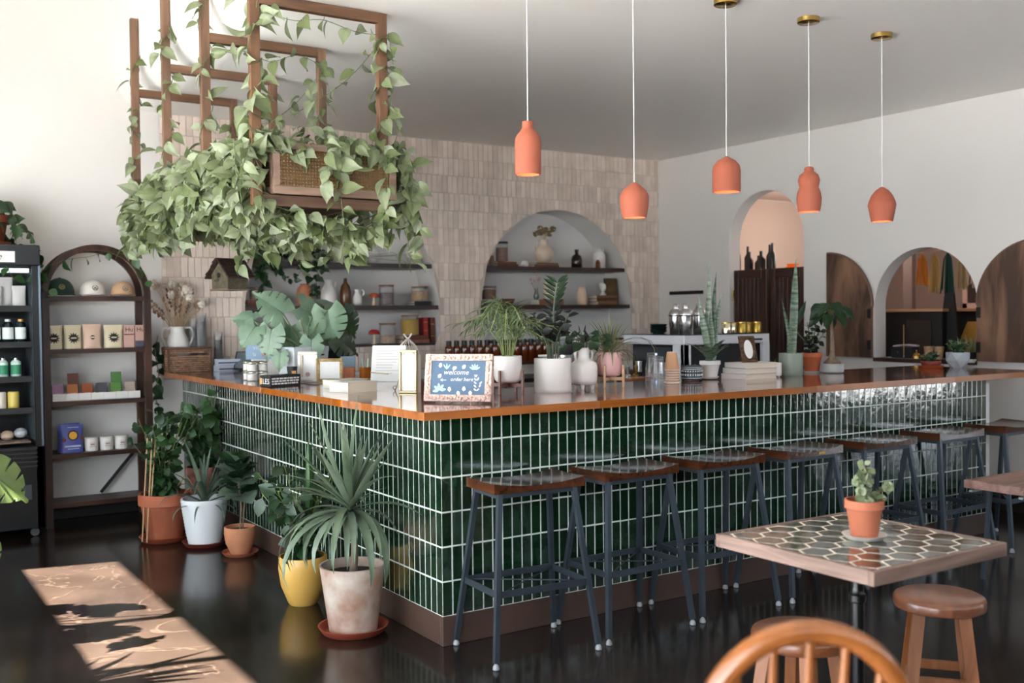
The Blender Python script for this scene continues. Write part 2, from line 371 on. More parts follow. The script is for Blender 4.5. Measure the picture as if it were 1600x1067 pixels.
def along(pts, n_):          # resample a polyline to n_ smooth points (Catmull-Rom)
    P = [Vector(p) for p in pts]; P = [P[0]*2-P[1]] + P + [P[-1]*2-P[-2]]; k = len(P)-3; out = []
    for i in range(n_):
        u = i/(n_-1)*k; j = min(int(u), k-1); t = u-j; a, b, c, d = P[j:j+4]
        out.append(.5*((2*b)+(c-a)*t+(2*a-5*b+4*c-d)*t*t+(3*b-a-3*c+d)*t**3))
    return out
def put_leaf(root, kind, M, extra=None):      # a leaf as its own part, or joined into the plant's mass of small leaves
    me = random.choice(LF[kind])
    if extra is None: return mpart(root, 'leaf', me, M)
    extra.add([M @ v.co for v in me.vertices], [tuple(p.vertices) for p in me.polygons])
def vine(root, g, pts, kind, every=.05, sc=(.7, 1.2), side=1.0, rad=.0018, hang=.8, cnt=None):
    P = along(pts, max(4, len(pts)*4)); g.tube(P, rad, 4); acc = 0; sgn = 1
    for i in range(1, len(P)):
        d = P[i]-P[i-1]; acc += d.length
        while acc > every:
            acc -= every; sgn = -sgn
            over = False
            if cnt is not None:
                if cnt[0] <= 0:
                    if len(cnt) < 2: return
                    over = True
                cnt[0] -= 1
            o = d.cross(Vector((rnd(-.4, .4), rnd(-.4, .4), 1)));
            if o.length < 1e-5: o = Vector((1, 0, 0))
            o = o.normalized()*sgn*side + rv()*.7 + Vector((0, 0, -hang*rnd(.3, 1.3)))
            pos = P[i] - d*rnd(0, 1); s_ = rnd(*sc); q = o.normalized()
            st = pos + (q*.6+Vector((0, 0, .25)))*.035*s_; g.tube([pos, st], rad*.7, 3)
            nrm = Vector((-.75, -.65, .5)) + rv()*1.0
            put_leaf(root, kind, aim(st, q, nrm, s_), cnt[1] if over else None)
# ================================================================== THE SETTING
XR, YB, HC, XL, YF, HH = 4.94, 4.20, 3.07, -3.30, -5.6, 4.3
fl_m = mat('stained_concrete', '#1c1410', .17, var=.5, var_scale=1.3, bump=.03, bump_scale=2.5, coat=.12, spec=.35)
def _floor_mat():
    nt = fl_m.node_tree; n = nt.nodes; L = nt.links; b = n['Principled BSDF']
    mp = [x for x in n if x.type == 'MAPPING'][0]
    nz = [x for x in n if x.type == 'TEX_NOISE'][0]; nz.inputs['Distortion'].default_value = 1.6; nz.inputs['Scale'].default_value = 1.1
    rp = [x for x in n if x.type == 'VALTORGB'][0]; rp.color_ramp.elements[0].color = c4('#17110e'); rp.color_ramp.elements[1].color = c4('#261e19')
    # pale swirled trowel marks in the stain
    wv = n.new('ShaderNodeTexNoise'); wv.inputs['Scale'].default_value = .9; wv.inputs['Distortion'].default_value = 3.2; wv.inputs['Detail'].default_value = 4
    L.new(mp.outputs[0], wv.inputs['Vector']); r2 = n.new('ShaderNodeValToRGB'); e = r2.color_ramp.elements
    e[0].position = .49; e[0].color = (0, 0, 0, 1); e[1].position = .50; e[1].color = (.55, .55, .55, 1); k = e.new(.512); k.color = (0, 0, 0, 1)
    L.new(wv.outputs[0], r2.inputs[0]); mx = n.new('ShaderNodeMix'); mx.data_type = 'RGBA'
    L.new(r2.outputs[0], mx.inputs[0]); L.new(rp.outputs[0], mx.inputs[6]); mx.inputs[7].default_value = c4('#3a3029'); L.new(mx.outputs[2], b.inputs['Base Color'])
_floor_mat()
struct('floor', G().box(XL-.2, 12.7, YF-.2, 7.2, -.1, 0), fl_m)
# ceiling: low flat part with a rounded edge rising to the taller part over the window side
g = G(); prof = [(12.7, HC), (-.18, HC)]
for i in range(1, 13):
    a = PI/2*i/12; prof.append((-.18-.28*math.sin(a), HC+.28*(1-math.cos(a))))
prof += [(-.46, HH), (XL-.2, HH)]
vs = [(x, y, z) for y in (YF-.2, YB+.4) for x, z in prof]; k = len(prof)
g.add(vs, [(i, i+1, k+i+1, k+i) for i in range(k-1)])
c_o = struct('ceiling', g, ceil_m, smooth=60)
struct('ceiling_1', G().box(XL-.2, 12.7, YF-.2, 7.2, HH+.02, HH+.12), white_m)

# back wall with two arched niches
NI = ((1.42, .90), (3.66, .90)); NZ0, NZC, ND = 1.215, 1.60, .36
def arch_z(x):
    for c, r_ in NI:
        if abs(x-c) < r_: return NZC + math.sqrt(max(0, r_*r_-(x-c)**2))
    return None
xs = [XL-.2, -.137]
for c, r_ in NI:
    xs += [c - r_*math.cos(PI*i/40) for i in range(41)]
xs = sorted(set(xs+[XR])); g = G()
def wall_cols(g, xs, az, z0, z1, y, thick):
    for a, b in zip(xs[:-1], xs[1:]):
        m_ = az((a+b)/2)
        def quad(p0, p1, q0, q1): g.add([(a, y, p0), (b, y, p1), (b, y, q1), (a, y, q0)], [(0, 1, 2, 3)])
        if m_ is None: quad(z0, z0, z1, z1)
        else:
            quad(z0, z0, NZ0, NZ0); za = az(a) or NZC; zb = az(b) or NZC; quad(za, zb, z1, z1)
            g.add([(a, y, za), (b, y, zb), (b, y+thick, zb), (a, y+thick, za)], [(0, 1, 2, 3)])
wall_cols(g, xs, arch_z, 0, HH, YB, ND)
for c, r_ in NI:
    for s_ in (-1, 1): g.add([(c+s_*r_, YB, NZ0), (c+s_*r_, YB+ND, NZ0), (c+s_*r_, YB+ND, NZC), (c+s_*r_, YB, NZC)], [(0, 1, 2, 3)])
    g.add([(c-r_, YB, NZ0), (c+r_, YB, NZ0), (c+r_, YB+ND, NZ0), (c-r_, YB+ND, NZ0)], [(0, 1, 2, 3)])
    g.add([(c-1, YB+ND, NZ0-.1), (c+1, YB+ND, NZ0-.1), (c+1, YB+ND, 2.7), (c-1, YB+ND, 2.7)], [(0, 1, 2, 3)])
g.box(XL-.2, XR+.14, YB+ND+.02, YB+ND+.1, 0, HH)
wall_back = struct('wall_back', g, white_wall, smooth=30)
# glazed tiles of the back wall: soldier rows, each tile its own piece; the far and hidden ones joined
P_, RW = .0535, .1585
cand = []
r_i = 0; zt_ = HC
while zt_ > 1.02:
    z0 = zt_-RW; off = rnd(0, P_*.5)
    nx = int((XR+.137)/P_)+1
    for i in range(nx):
        x0 = -.137+i*P_ - (off if i else 0); x1 = min(x0+P_-(0 if i else off), XR)
        if x1-x0 < .012: continue
        lo = [z0, z0]; hi = [zt_, zt_]; skip = False
        for q, x in enumerate((x0, x1)):
            az = arch_z(x)
            if az is not None:
                if z0 >= az: pass
                elif zt_ <= NZ0: pass
                elif zt_ > az: lo[q] = max(z0, az)
                elif z0 < NZ0: hi[q] = NZ0
                else: skip = True
        if arch_z((x0+x1)/2) is not None and z0 < arch_z((x0+x1)/2) and zt_ > NZ0 and lo == [z0, z0] and hi == [zt_, zt_]: skip = True
        if skip or hi[0]-lo[0] < .004 or hi[1]-lo[1] < .004: continue
        cand.append((x0+.001, x1-.001, lo, hi))
    zt_ -= RW
def tile_g(g, x0, x1, lo, hi, d):
    e = .0012; b = .003
    A = [(x0, YB-.002, lo[0]+e), (x1, YB-.002, lo[1]+e), (x1, YB-.002, hi[1]-e), (x0, YB-.002, hi[0]-e)]
    F = [(x0+b, YB-d, lo[0]+e+b), (x1-b, YB-d-rnd(-.001, .001), lo[1]+e+b), (x1-b, YB-d-rnd(-.001, .001), hi[1]-e-b), (x0+b, YB-d, hi[0]-e-b)]
    g.add(A+F, [(4, 5, 6, 7), (0, 1, 5, 4), (1, 2, 6, 5), (2, 3, 7, 6), (3, 0, 4, 7)])
struct('tile_bed', G().add([(-.137, YB-.0035, 1.0), (.52, YB-.0035, 1.0), (.52, YB-.0035, HC), (-.137, YB-.0035, HC)], [(0, 1, 2, 3)]), grout_b, wall_back, smooth=0)
g = G()
def wall_q(x0, x1):
    n_ = 24
    for i in range(n_):
        a = x0+(x1-x0)*i/n_; b = x0+(x1-x0)*(i+1)/n_; za = arch_z(a) or NZC; zb = arch_z(b) or NZC
        g.add([(a, YB-.0035, za), (b, YB-.0035, zb), (b, YB-.0035, HC), (a, YB-.0035, HC)], [(0, 1, 2, 3)])
wall_q(.5201, 2.3199); wall_q(2.7601, 4.5599)
g.box(2.32, 2.76, YB-.0035, YB-.003, 1.0, HC); g.box(4.56, XR, YB-.0035, YB-.003, 1.0, HC); g.box(.52, 4.56, YB-.0034, YB-.003, 1.0, NZ0)
struct('grout', g, grout_b, wall_back, smooth=0)
vis = sorted(cand, key=lambda t: (0 if (t[0] > 1.35 and t[2][0] > 1.5) else 1, t[0]))
for t in vis[:300]:
    g = G(); tile_g(g, *t, rnd(.008, .0105)); obj('tile', g, beige_tile, wall_back, smooth=0)
g = G()
for t in vis[300:]: tile_g(g, *t, rnd(.008, .0105))
obj('tile_field', g, beige_tile, wall_back, smooth=0, stuff=True)
struct('baseboard_back', G().rbox(XL, .2, YB-.016, YB, 0, .125, .004), dark_base)
g = G().rbox(-1.03, -.955, YB-.008, YB, .36, .475, .003)
ol = struct('outlet', g, white_m, wall_back); obj('socket', G().rbox(-1.012, -.973, YB-.011, YB-.007, .38, .412).rbox(-1.012, -.973, YB-.011, YB-.007, .422, .455), white_g, ol)

# right wall with arched doorway, arched service window, two shuttered arches
DO = (2.7135, .4565, 2.15); WI = (1.0495, .4585, 1.52); SILL = 1.095; RD = .14
def rw_z(y):
    if abs(y-DO[0]) < DO[1]: return 0, DO[2]+math.sqrt(max(0, DO[1]**2-(y-DO[0])**2))
    if abs(y-WI[0]) < WI[1]: return SILL, WI[2]+math.sqrt(max(0, WI[1]**2-(y-WI[0])**2))
    return None
ys = [-.75, YB+ND]
for c, r_, z_ in (DO, WI): ys += [c-r_*math.cos(PI*i/36) for i in range(37)]
ys = sorted(ys); g = G()
for X, flip in ((XR, 0), (XR+RD, 1)):
    for a, b in zip(ys[:-1], ys[1:]):
        q = rw_z((a+b)/2)
        if q is None: g.add([(X, a, 0), (X, b, 0), (X, b, HH), (X, a, HH)], [(0, 1, 2, 3)]); continue
        c, r_, z_ = DO if q[0] == 0 else WI
        za, zb = [z_+math.sqrt(max(0, r_*r_-(t-c)**2)) for t in (a, b)]
        g.add([(X, a, za), (X, b, zb), (X, b, HH), (X, a, HH)], [(0, 1, 2, 3)])
        if q[0] > 0: g.add([(X, a, 0), (X, b, 0), (X, b, q[0]), (X, a, q[0])], [(0, 1, 2, 3)])
        if not flip: g.add([(X, a, za), (X, b, zb), (X+RD, b, zb), (X+RD, a, za)], [(0, 1, 2, 3)])
for c, r_, z_ in (DO, WI):
    z0 = 0 if c == DO[0] else SILL
    for s_ in (-1, 1): g.add([(XR, c+s_*r_, z0), (XR+RD, c+s_*r_, z0), (XR+RD, c+s_*r_, z_), (XR, c+s_*r_, z_)], [(0, 1, 2, 3)])
g.add([(XR, -.75, 0), (XR+RD, -.75, 0), (XR+RD, -.75, HH), (XR, -.75, HH)], [(0, 1, 2, 3)])
wall_right = struct('wall_right', g, white_wall, smooth=30)
struct('baseboard_right', G().rbox(XR-.016, XR, -.75, DO[0]-DO[1], 0, .16, .004).rbox(XR-.016, XR, DO[0]+DO[1], YB, 0, .16, .004), dark_base)
sill_o = struct('trim_1', G().rbox(XR-.03, XR+RD+.12, WI[0]-WI[1], WI[0]+WI[1], SILL-.03, SILL+.002, .004), mat('dark_sill_wood', '#38261c', .3, var=.3))
struct('trim_2', G().rbox(XR-.06, XR-.0005, .592, .68, SILL-.012, SILL+.012), white_m)
def shutter(y_hinge, s_, label):
    # quarter-arch leaf folded back flat on the wall: curved edge by the opening, straight edge away
    r_ = WI[1]; W_ = r_+.005; z0 = SILL; poly = [(0, z0)] + [(r_*(1-math.cos(PI/2*i/16)), WI[2]+r_*math.sin(PI/2*i/16)) for i in range(17)] + [(W_, z0)]
    t = thing('arched_shutter', label, 'shutter', (XR-.006, y_hinge, 0), 0, 'wooden shutters of the service window')
    obj('panel', G().prism([(s_*a, b) for a, b in poly], -.026, 0, 'yz'), shutter_wood, t, smooth=30)
    e = G(); P2 = [(-.013, s_*a, b) for a, b in poly[1:18]]
    e.tube(P2, .014, 6); obj('edge_band', e, mat('shutter_edge', '#6b5040', .6), t)
    obj('hinge', G().rbox(-.034, -.026, *sorted((s_*.0, s_*.035)), 1.42, 1.5).rbox(-.034, -.026, *sorted((s_*.0, s_*.035)), 1.16, 1.24), black, t)
shutter(1.522, 1, 'dark wooden quarter-arch shutter folded back beside the tall doorway')
shutter(.578, -1, 'dark wooden arched shutter cut off by the right picture edge')
# the room runs on past the end of the right wall
struct('wall_front', G().box(XL, 9.2, YF-.15, YF, 0, 2.15).box(XL, 9.2, YF-.15, YF, 2.62, HH).box(9.2, 12.7, YF-.15, YF, 0, .3).box(9.2, 12.7, YF-.15, YF, .72, 2.3).box(9.2, 12.7, YF-.15, YF, 3.3, HH).box(XL-.2, -3.0, YF-.15, YF, 0, HH), mat('charcoal_paint', '#1f1c1a', .7), smooth=0)
struct('wall_side', G().box(12.5, 12.7, YF, 4, 0, HH).box(XR+RD, 12.7, -.9, -.76, 0, HH), mat('taupe_paint', '#3a3430', .7), smooth=0)
# window wall on the left (outside the frame): clear panes with a translucent film band across them
WZ0, WZB, WZM, WZ1 = .15, 1.56, 1.87, 2.49; WY0, WY1 = -4.6, 3.14
g = G().box(XL-.2, XL, YF, YB+.4, 0, WZ0).box(XL-.2, XL, YF, YB+.4, WZ1, HH).box(XL-.2, XL, WY1, YB+.4, WZ0, WZ1).box(XL-.2, XL, YF, WY0, WZ0, WZ1).box(XL-.2, XL, 1.74, WY1, WZ0, WZB)  # lower wall of the last bay added to dim the back wall's hot spot
struct('wall_left', g, white_wall, smooth=0)
fr = G(); mul = [WY0, -3.3, -2.0, -.65, .98, 1.74, WY1]
for y in mul: fr.box(XL-.12, XL-.06, y-.025, y+.025, WZ0, WZ1)
for z in (WZ0+.02, WZB, WZM, WZ1-.02): fr.box(XL-.12, XL-.06, WY0, WY1, z-.02, z+.02)
win = struct('window_1', fr, black_m, smooth=0)
frost = mat('frosted_film', '#a4a8ab', .9, sub=.22)
for a, b in zip(mul[:-1], mul[1:]):
    struct('film_band', G().add([(XL-.09, a+.025, WZB+.02), (XL-.09, b-.025, WZB+.02), (XL-.09, b-.025, WZM-.02), (XL-.09, a+.025, WZM-.02)], [(0, 1, 2, 3)]), frost, win, smooth=0)
f2 = G()
for x in (-3.2, -1.5, .2, 1.9, 3.6, 5.3, 7.0, 8.7): f2.box(x-.03, x+.03, YF-.1, YF-.04, 2.15, 2.62)
struct('added_clerestory', f2, black_m, smooth=0)  # unseen high windows added to brighten the ceiling and back wall
f2 = G()
for x in (9.2, 10.3, 11.4, 12.6): f2.box(x-.03, x+.03, YF-.1, YF-.04, .3, .72).box(x-.03, x+.03, YF-.1, YF-.04, 2.3, 3.3)
struct('window_2', f2, black_m, smooth=0)  # low panes match tile reflections; upper panes added to brighten the ceiling
struct('ground_outside', G().box(-60, 60, -60, 60, -.3, -.12), mat('pavement', '#8b8e92', .9, var=.1))
def portal(loc, rot, sx, sy):
    l = bpy.data.lights.new('window_portal', 'AREA'); l.shape = 'RECTANGLE'; l.size = sx; l.size_y = sy; l.cycles.is_portal = True
    o = bpy.data.objects.new('window_portal', l); COL.objects.link(o); o.location = loc; o.rotation_euler = rot
portal((XL-.2, (WY0+WY1)/2, (WZ0+WZ1)/2), (0, -PI/2, 0), WZ1-WZ0, WY1-WY0)
portal((2.95, YF-.16, 2.385), (PI/2, 0, 0), 12.5, .5)
portal((10.9, YF-.16, 1.8), (PI/2, 0, 0), 3.5, 3.0)

# rooms beyond the doorway and the service window
peach = mat('peach_plaster', '#d6bfb1', .85); mauve = mat('mauve_plaster', '#857068', .85)
struct('wall_beyond', G().box(XR+RD, 8.4, YB+.001, YB+.1, 0, 2.75), peach, smooth=0)
struct('wall_beyond_1', G().box(8.3, 8.4, -.75, YB, 0, 2.75).box(XR+RD, 8.4, -.75, -.7, 0, 2.75).box(6.6, 6.66, 2.35, 2.45, 0, 2.75), mauve, smooth=0)
struct('ceiling_beyond', G().box(XR+RD, 8.4, -.75, YB, 2.75, 2.85), peach, smooth=0)
t = thing('added_ceiling_lamp', 'added white round ceiling lamp lighting the room beyond the arched doorway', 'lamp', (6.35, 3.35, 2.75))  # lamp fixture added to light the room behind the doorway
obj('base', G().lathe([(.12, -.02), (.12, 0)], 20), white_m, t); obj('globe', G().lathe([(1e-4, -.13), (.08, -.12), (.13, -.07), (.13, -.02)], 20), mat('added_lamp_globe', '#efe9e2', .5, emit='#ffe6d2', estr=1.2), t)
for loc, e_ in (((6.4, 2.9, 2.3), 15), ((6.6, 1.0, 2.6), 7)):
    l = bpy.data.lights.new('room_fill', 'POINT'); l.energy = e_; l.color = (1, .92, .85); l.shadow_soft_size = .25  # unseen fill lights added to brighten the rooms beyond
    o = bpy.data.objects.new('room_fill', l); COL.objects.link(o); o.location = loc

# ================================================================== BAR COUNTER
HB, ZT, TH, OV = .134, 1.07, .036, .174; LX, LY = 4.12, 4.18; RT = .1555
ct = thing('bar_counter', 'L-shaped bar counter faced with glossy green tiles in white grout', 'counter', (0, 0, 0))
body = G().box(.0022, LX, .0022, .60, HB, ZT-TH-.001).box(.0022, .60, .60, LY, HB, ZT-TH-.001)
obj('body', body, grout_w, ct, smooth=0)
obj('kick_board', G().rbox(0, LX, 0, .02, 0, HB, .002).rbox(0, .02, .02, LY, 0, HB, .002).box(.02, LX, .02, .58, 0, HB-.001), brown_base, ct, smooth=0)
obj('corner_trim', G().rbox(LX, LX+.035, .0, .6, HB, ZT-TH-.001, .002), white_m, ct, smooth=0)
tiles = []
for row in range(6):
    z0 = HB + row*RT; z1 = min(z0+RT, ZT-TH)
    for i in range(int(LX/P_)):
        tiles.append(('x', i*P_, z0, z1))
    for i in range(int(LY/P_)): tiles.append(('y', i*P_, z0, z1))
def tl(g, ax, s0, z0, z1):
    e = .0031; b = .0012; a0, a1 = s0+e+rnd(-.0006, .0006), s0+P_-e+rnd(-.0006, .0006); c0, c1 = z0+e+rnd(-.0008, .0008), z1-e+rnd(-.0008, .0008)
    base = .0030; f = [rnd(0, .0012) for _ in range(4)]
    if ax == 'x': pt = lambda a, d, c: (a, d, c)
    else: pt = lambda a, d, c: (d, a, c)
    vs = [pt(a0, base, c0), pt(a1, base, c0), pt(a1, base, c1), pt(a0, base, c1),
          pt(a0+b, f[0], c0+b), pt(a1-b, f[1], c0+b), pt(a1-b, f[2], c1-b), pt(a0+b, f[3], c1-b)]
    fs = [(4, 5, 6, 7), (0, 1, 5, 4), (1, 2, 6, 5), (2, 3, 7, 6), (3, 0, 4, 7)]
    g.add(vs, fs if ax == 'x' else [tuple(reversed(q)) for q in fs])
tiles.sort(key=lambda t: t[1]*(1 if t[0] == 'x' else 2.2))
for t_ in tiles[:300]:
    g = G(); tl(g, *t_); obj('tile', g, green_tile, ct, smooth=0)
g = G()
for t_ in tiles[300:]: tl(g, *t_)
obj('tile_field', g, green_tile, ct, smooth=0, stuff=True)
# worktop of glued staves: one thing, its staves built one by one
wt = thing('wooden_worktop', 'polished reddish wood worktop running round the L-shaped green tiled bar', 'worktop', (0, 0, 0))
WD = .80
def staves(x0, x1, y0, y1, along_x, n_, lens):
    for i in range(n_):
        if along_x: a, b = y0+(y1-y0)*i/n_, y0+(y1-y0)*(i+1)/n_; s, e = x0, x1
        else: a, b = x0+(x1-x0)*i/n_, x0+(x1-x0)*(i+1)/n_; s, e = y0, y1
        edge = (i == 0); p_ = s; first = True
        while p_ < e-.01:
            q = min(e, p_ + rnd(*lens)); q = e if e-q < .3 else q
            g = G()
            if along_x: g.rbox(p_, q, a, b, ZT-TH, ZT, .0008)
            else: g.rbox(a, b, p_, q, ZT-TH, ZT, .0008)
            o = obj('stave', g, [bar_edge, bar_top if along_x else bar_top_y], wt, smooth=0); p_ = q
            for f in o.data.polygons:
                if f.normal.z > .9: f.material_index = 1
bar_top_y = wood('oiled_bar_wood_top_side_run', '#7e3d1e', '#5a2813', 4, 1, .13, coat=.8, rand=.12)
staves(-OV, 4.50, -OV, -OV+.045, True, 1, (.9, 1.6))
staves(-OV, 4.50, -OV+.045, WD, True, 8, (1.1, 2.0))
staves(-OV, -OV+.045, WD, LY+.015, False, 1, (.35, .7))
staves(-OV+.045, WD, WD, LY+.015, False, 8, (.8, 1.8))
# ================================================================== PENDANT LAMPS
def pendant(x, prof, label, top, bot, canopy=True):
    t = thing('pendant_lamp', label, 'lamp', (x, -.16, 0), 0, 'clay pendant lamps over the bar')
    h = top-bot; inner = [(max(.001, r_-.006), z_) for r_, z_ in prof]
    g = G().lathe([(r_, bot+z_*h) for r_, z_ in prof], 32, cap=False)
    g.lathe([(max(.001, r_-.006), bot+z_*h-(.004 if z_ > .5 else -.0)) for r_, z_ in prof], 32, cap=False)
    g.lathe([(prof[0][0]-.006, bot), (prof[0][0], bot)], 32, cap=False)
    obj('shade', g, shade_m, t, smooth=60)
    obj('cord', G().tube([(0, 0, top-.003), (.001, 0, top+.4), (0, 0, HC-.02)], .0026, 6), mat('white_cord', '#dcdad6', .6), t)
    obj('canopy', G().lathe([(.055, HC-.028), (.06, HC-.024), (.06, HC)], 28), brass, t)
    obj('bulb', G().ball((0, 0, bot+.05), .026, 14), mat('bulb_glow', '#ffdcb0', .5, emit='#ffc07a', estr=9), t)
    l = bpy.data.lights.new('bulb_light', 'POINT'); l.energy = 1.3; l.color = (1, .66, .36); l.shadow_soft_size = .03
    o = bpy.data.objects.new('bulb_light', l); COL.objects.link(o); o.location = (x, -.16, bot+.05)
pendant(.375, [(.056, 0), (.0585, .04), (.0585, .62), (.055, .7), (.044, .77), (.03, .84), (.0255, .88), (.0255, .995), (.001, 1)], 'bottle-shaped clay pendant lamp with a short neck, nearest the hanging planter', 2.339, 2.102)
pendant(.987, [(.058, 0), (.066, .25), (.070, .48), (.069, .62), (.055, .78), (.030, .91), (.006, 1)], 'round-bellied clay pendant lamp hanging lowest, between bottle-shaped and straight-sided lamps', 2.106, 1.937)
pendant(1.598, [(.0700, 0), (.0715, .08), (.0715, .60), (.066, .74), (.048, .86), (.024, .94), (.005, 1)], 'straight-sided clay pendant lamp with a low pointed dome', 2.277, 2.094)
pendant(2.218, [(.058, 0), (.065, .16), (.067, .3), (.060, .45), (.050, .535), (.054, .6), (.0585, .70), (.050, .81), (.031, .875), (.025, .90), (.0265, .95), (.018, .99), (.001, 1)], 'gourd-shaped clay pendant lamp made of stacked bulges', 2.268, 2.022)
pendant(2.836, [(.060, 0), (.067, .16), (.079, .47), (.074, .58), (.058, .76), (.036, .90), (.010, .99), (.004, 1)], 'angular clay pendant lamp with a sharp shoulder, smallest and farthest right', 2.194, 1.995)

# ================================================================== BAR STOOLS
def make_stool():
    t = thing('bar_stool', '', 'stool', (0, 0, 0), 0, 'metal bar stools along the tiled bar')
    W_, D_, ZS = .225, .135, .765
    g = G(); n_ = 14; vs = []
    for i in range(n_+1):
        u = -1+2*i/n_; z = ZS-.004-.020*(1-u*u)
        for j in range(5):
            v = -1+j*.5; vs.append((u*W_, v*D_, z-.004*(1-v*v)+.003)); 
        for j in range(5):
            v = 1-j*.5; vs.append((u*W_, v*D_, ZS-.045))
    k = 10; fs = [(i*k+j, i*k+(j+1) % k, (i+1)*k+(j+1) % k, (i+1)*k+j) for i in range(n_) for j in range(k)]
    fs += [tuple(range(k)), tuple(reversed(range(n_*k, (n_+1)*k)))]
    g.add(vs, fs); obj('seat', g, seat_wood, t, smooth=35)
    f = G()
    for s_ in (-1, 1): f.bar((-.19, s_*.105, ZS-.056), (.19, s_*.105, ZS-.056), .022, .022).bar((s_*.19, -.105, ZS-.056), (s_*.19, .105, ZS-.056), .022, .022)
    obj('seat_frame', f, steel, t, smooth=0)
    top = {}
    for sx in (-1, 1):
        for sy in (-1, 1):
            a = Vector((sx*.185, sy*.105, ZS-.045)); b = Vector((sx*.255, sy*.19, .028)); top[(sx, sy)] = (a, b)
            lg = obj('leg', G().bar(a, b, .022, .022), steel, t, smooth=0)
            obj('foot_cap', G().lathe([(.013, .001), (.015, .004), (.013, .016), (.007, .024), (.006, .04)], 14, (b.x, b.y, 0)), foot_m, lg)
    def at_(k_, z): a, b = top[k_]; u = (a.z-z)/(a.z-b.z); return a+(b-a)*u
    zf = .30
    for p_, q_ in (((-1, -1), (1, -1)), ((1, -1), (1, 1)), ((1, 1), (-1, 1)), ((-1, 1), (-1, -1))):
        obj('foot_rail', G().bar(at_(p_, zf), at_(q_, zf), .007, .028), steel, t, smooth=0)
    obj('cross_rod', G().tube([at_((-1, -1), zf), at_((1, 1), zf)], .0035, 6).tube([at_((1, -1), zf+.004), at_((-1, 1), zf+.004)], .0035, 6), steel, t)
    return t
proto = make_stool()
sl = ['first bar stool, nearest the tiled corner of the bar', 'second bar stool from the tiled corner of the bar',
      'third bar stool from the tiled corner, before the tagged one', 'fourth bar stool, with a small brass tag on its seat edge',
      'fifth bar stool, standing behind the little potted plant on the table', 'sixth bar stool, last one wholly in front of green tiles',
      'seventh bar stool, at the right end against the white wall']
spots = [(.305, -.215, R(-4)), (.875, -.205, R(1)), (1.455, -.205, R(-1)), (2.045, -.21, R(2)), (2.665, -.215, R(-2)), (3.33, -.21, R(1)), (3.96, -.22, R(3))]
stools = [proto]+[copy_tree(proto) for _ in range(6)]
for o, l_, (x, y, a) in zip(stools, sl, spots):
    o['label'] = 'dark wood saddle seat ' + l_; o.location = (x, y, 0); o.rotation_euler.z = a
obj('brass_tag', G().rbox(.02, .075, -.139, -.135, .728, .742, .001), brass, stools[3], smooth=0)

# ================================================================== HEX-TILED TABLE, ROUND STOOLS, CHAIR
tb = thing('cafe_table', 'square cafe table topped with dark green hexagonal tiles, wooden rim', 'table', (.485, -1.85, 0))
hx, hy, zt = .318, .308, .755
obj('tabletop', G().box(-hx+.02, hx-.02, -hy+.02, hy-.02, zt-.04, zt-.0022), mat('cream_grout', '#e2d6c6', .7), tb, smooth=0)
for n_, b_ in (('x', (-hx, hx, -hy, -hy+.018)), ('x', (-hx, hx, hy-.018, hy)), ('y', (-hx, -hx+.018, -hy+.018, hy-.018)), ('y', (hx-.018, hx, -hy+.018, hy-.018))):
    obj('rim', G().rbox(*b_, zt-.042, zt, .002), grey_wood if n_ == 'x' else wood('weathered_edge_side', '#9a7f72', '#665046', 5, 1, .6), tb, smooth=0)
hex_m = mat('dark_green_hex_tile', '#34382b', .09, var=.5, var_scale=16, bump=.14, bump_scale=26, rand=.4, coat=.6)
ap = .047; rr = ap/math.cos(PI/6); lim = (hx-.02, hy-.02)
def clip(poly, ax, v, s_):
    o = []
    for i in range(len(poly)):
        a, b = poly[i], poly[(i+1) % len(poly)]; ia = (a[ax]-v)*s_ <= 0; ib = (b[ax]-v)*s_ <= 0
        if ia: o.append(a)
        if ia != ib:
            u = (v-a[ax])/(b[ax]-a[ax]); o.append(tuple(a[k]+(b[k]-a[k])*u for k in range(2)))
    return o
for i in range(-5, 6):
    for j in range(-5, 6):
        cx = j*rr*1.5; cy = i*2*ap + (ap if j % 2 else 0)
        P2 = [(cx+(rr-.0042)*math.cos(PI/3*q), cy+(rr-.0042)*math.sin(PI/3*q)) for q in range(6)]
        for ax, v in ((0, lim[0]), (1, lim[1])):
            P2 = clip(P2, ax, v, 1) if P2 else P2; P2 = clip(P2, ax, -v, -1) if P2 else P2
        if len(P2) < 3: continue
        cxm = sum(p[0] for p in P2)/len(P2); cym = sum(p[1] for p in P2)/len(P2); g = G(); k = len(P2); dz = [rnd(-.0005, .0005) for _ in P2]
        g.add([(a, b, zt-.006) for a, b in P2]+[(cxm+(a-cxm)*.965, cym+(b-cym)*.965, zt-.0012+d) for (a, b), d in zip(P2, dz)], [tuple(range(k, 2*k))]+[(q, (q+1) % k, (q+1) % k+k, q+k) for q in range(k)])
        obj('tile', g, hex_m, tb, smooth=0)
obj('column', G().lathe([(.021, .03), (.021, .55), (.026, .555), (.026, .575), (.021, .58), (.019, .6), (.019, zt-.042)], 20), black, tb)
obj('base', G().rbox(-.26, .26, -.03, .03, .008, .035, .006).rbox(-.03, .03, -.26, .26, .008, .035, .006), black, tb)
for a in range(4): obj('foot', G().lathe([(.018, 0), (.018, .009)], 12, (.24*math.cos(a*PI/2), .24*math.sin(a*PI/2), 0)), black, tb)

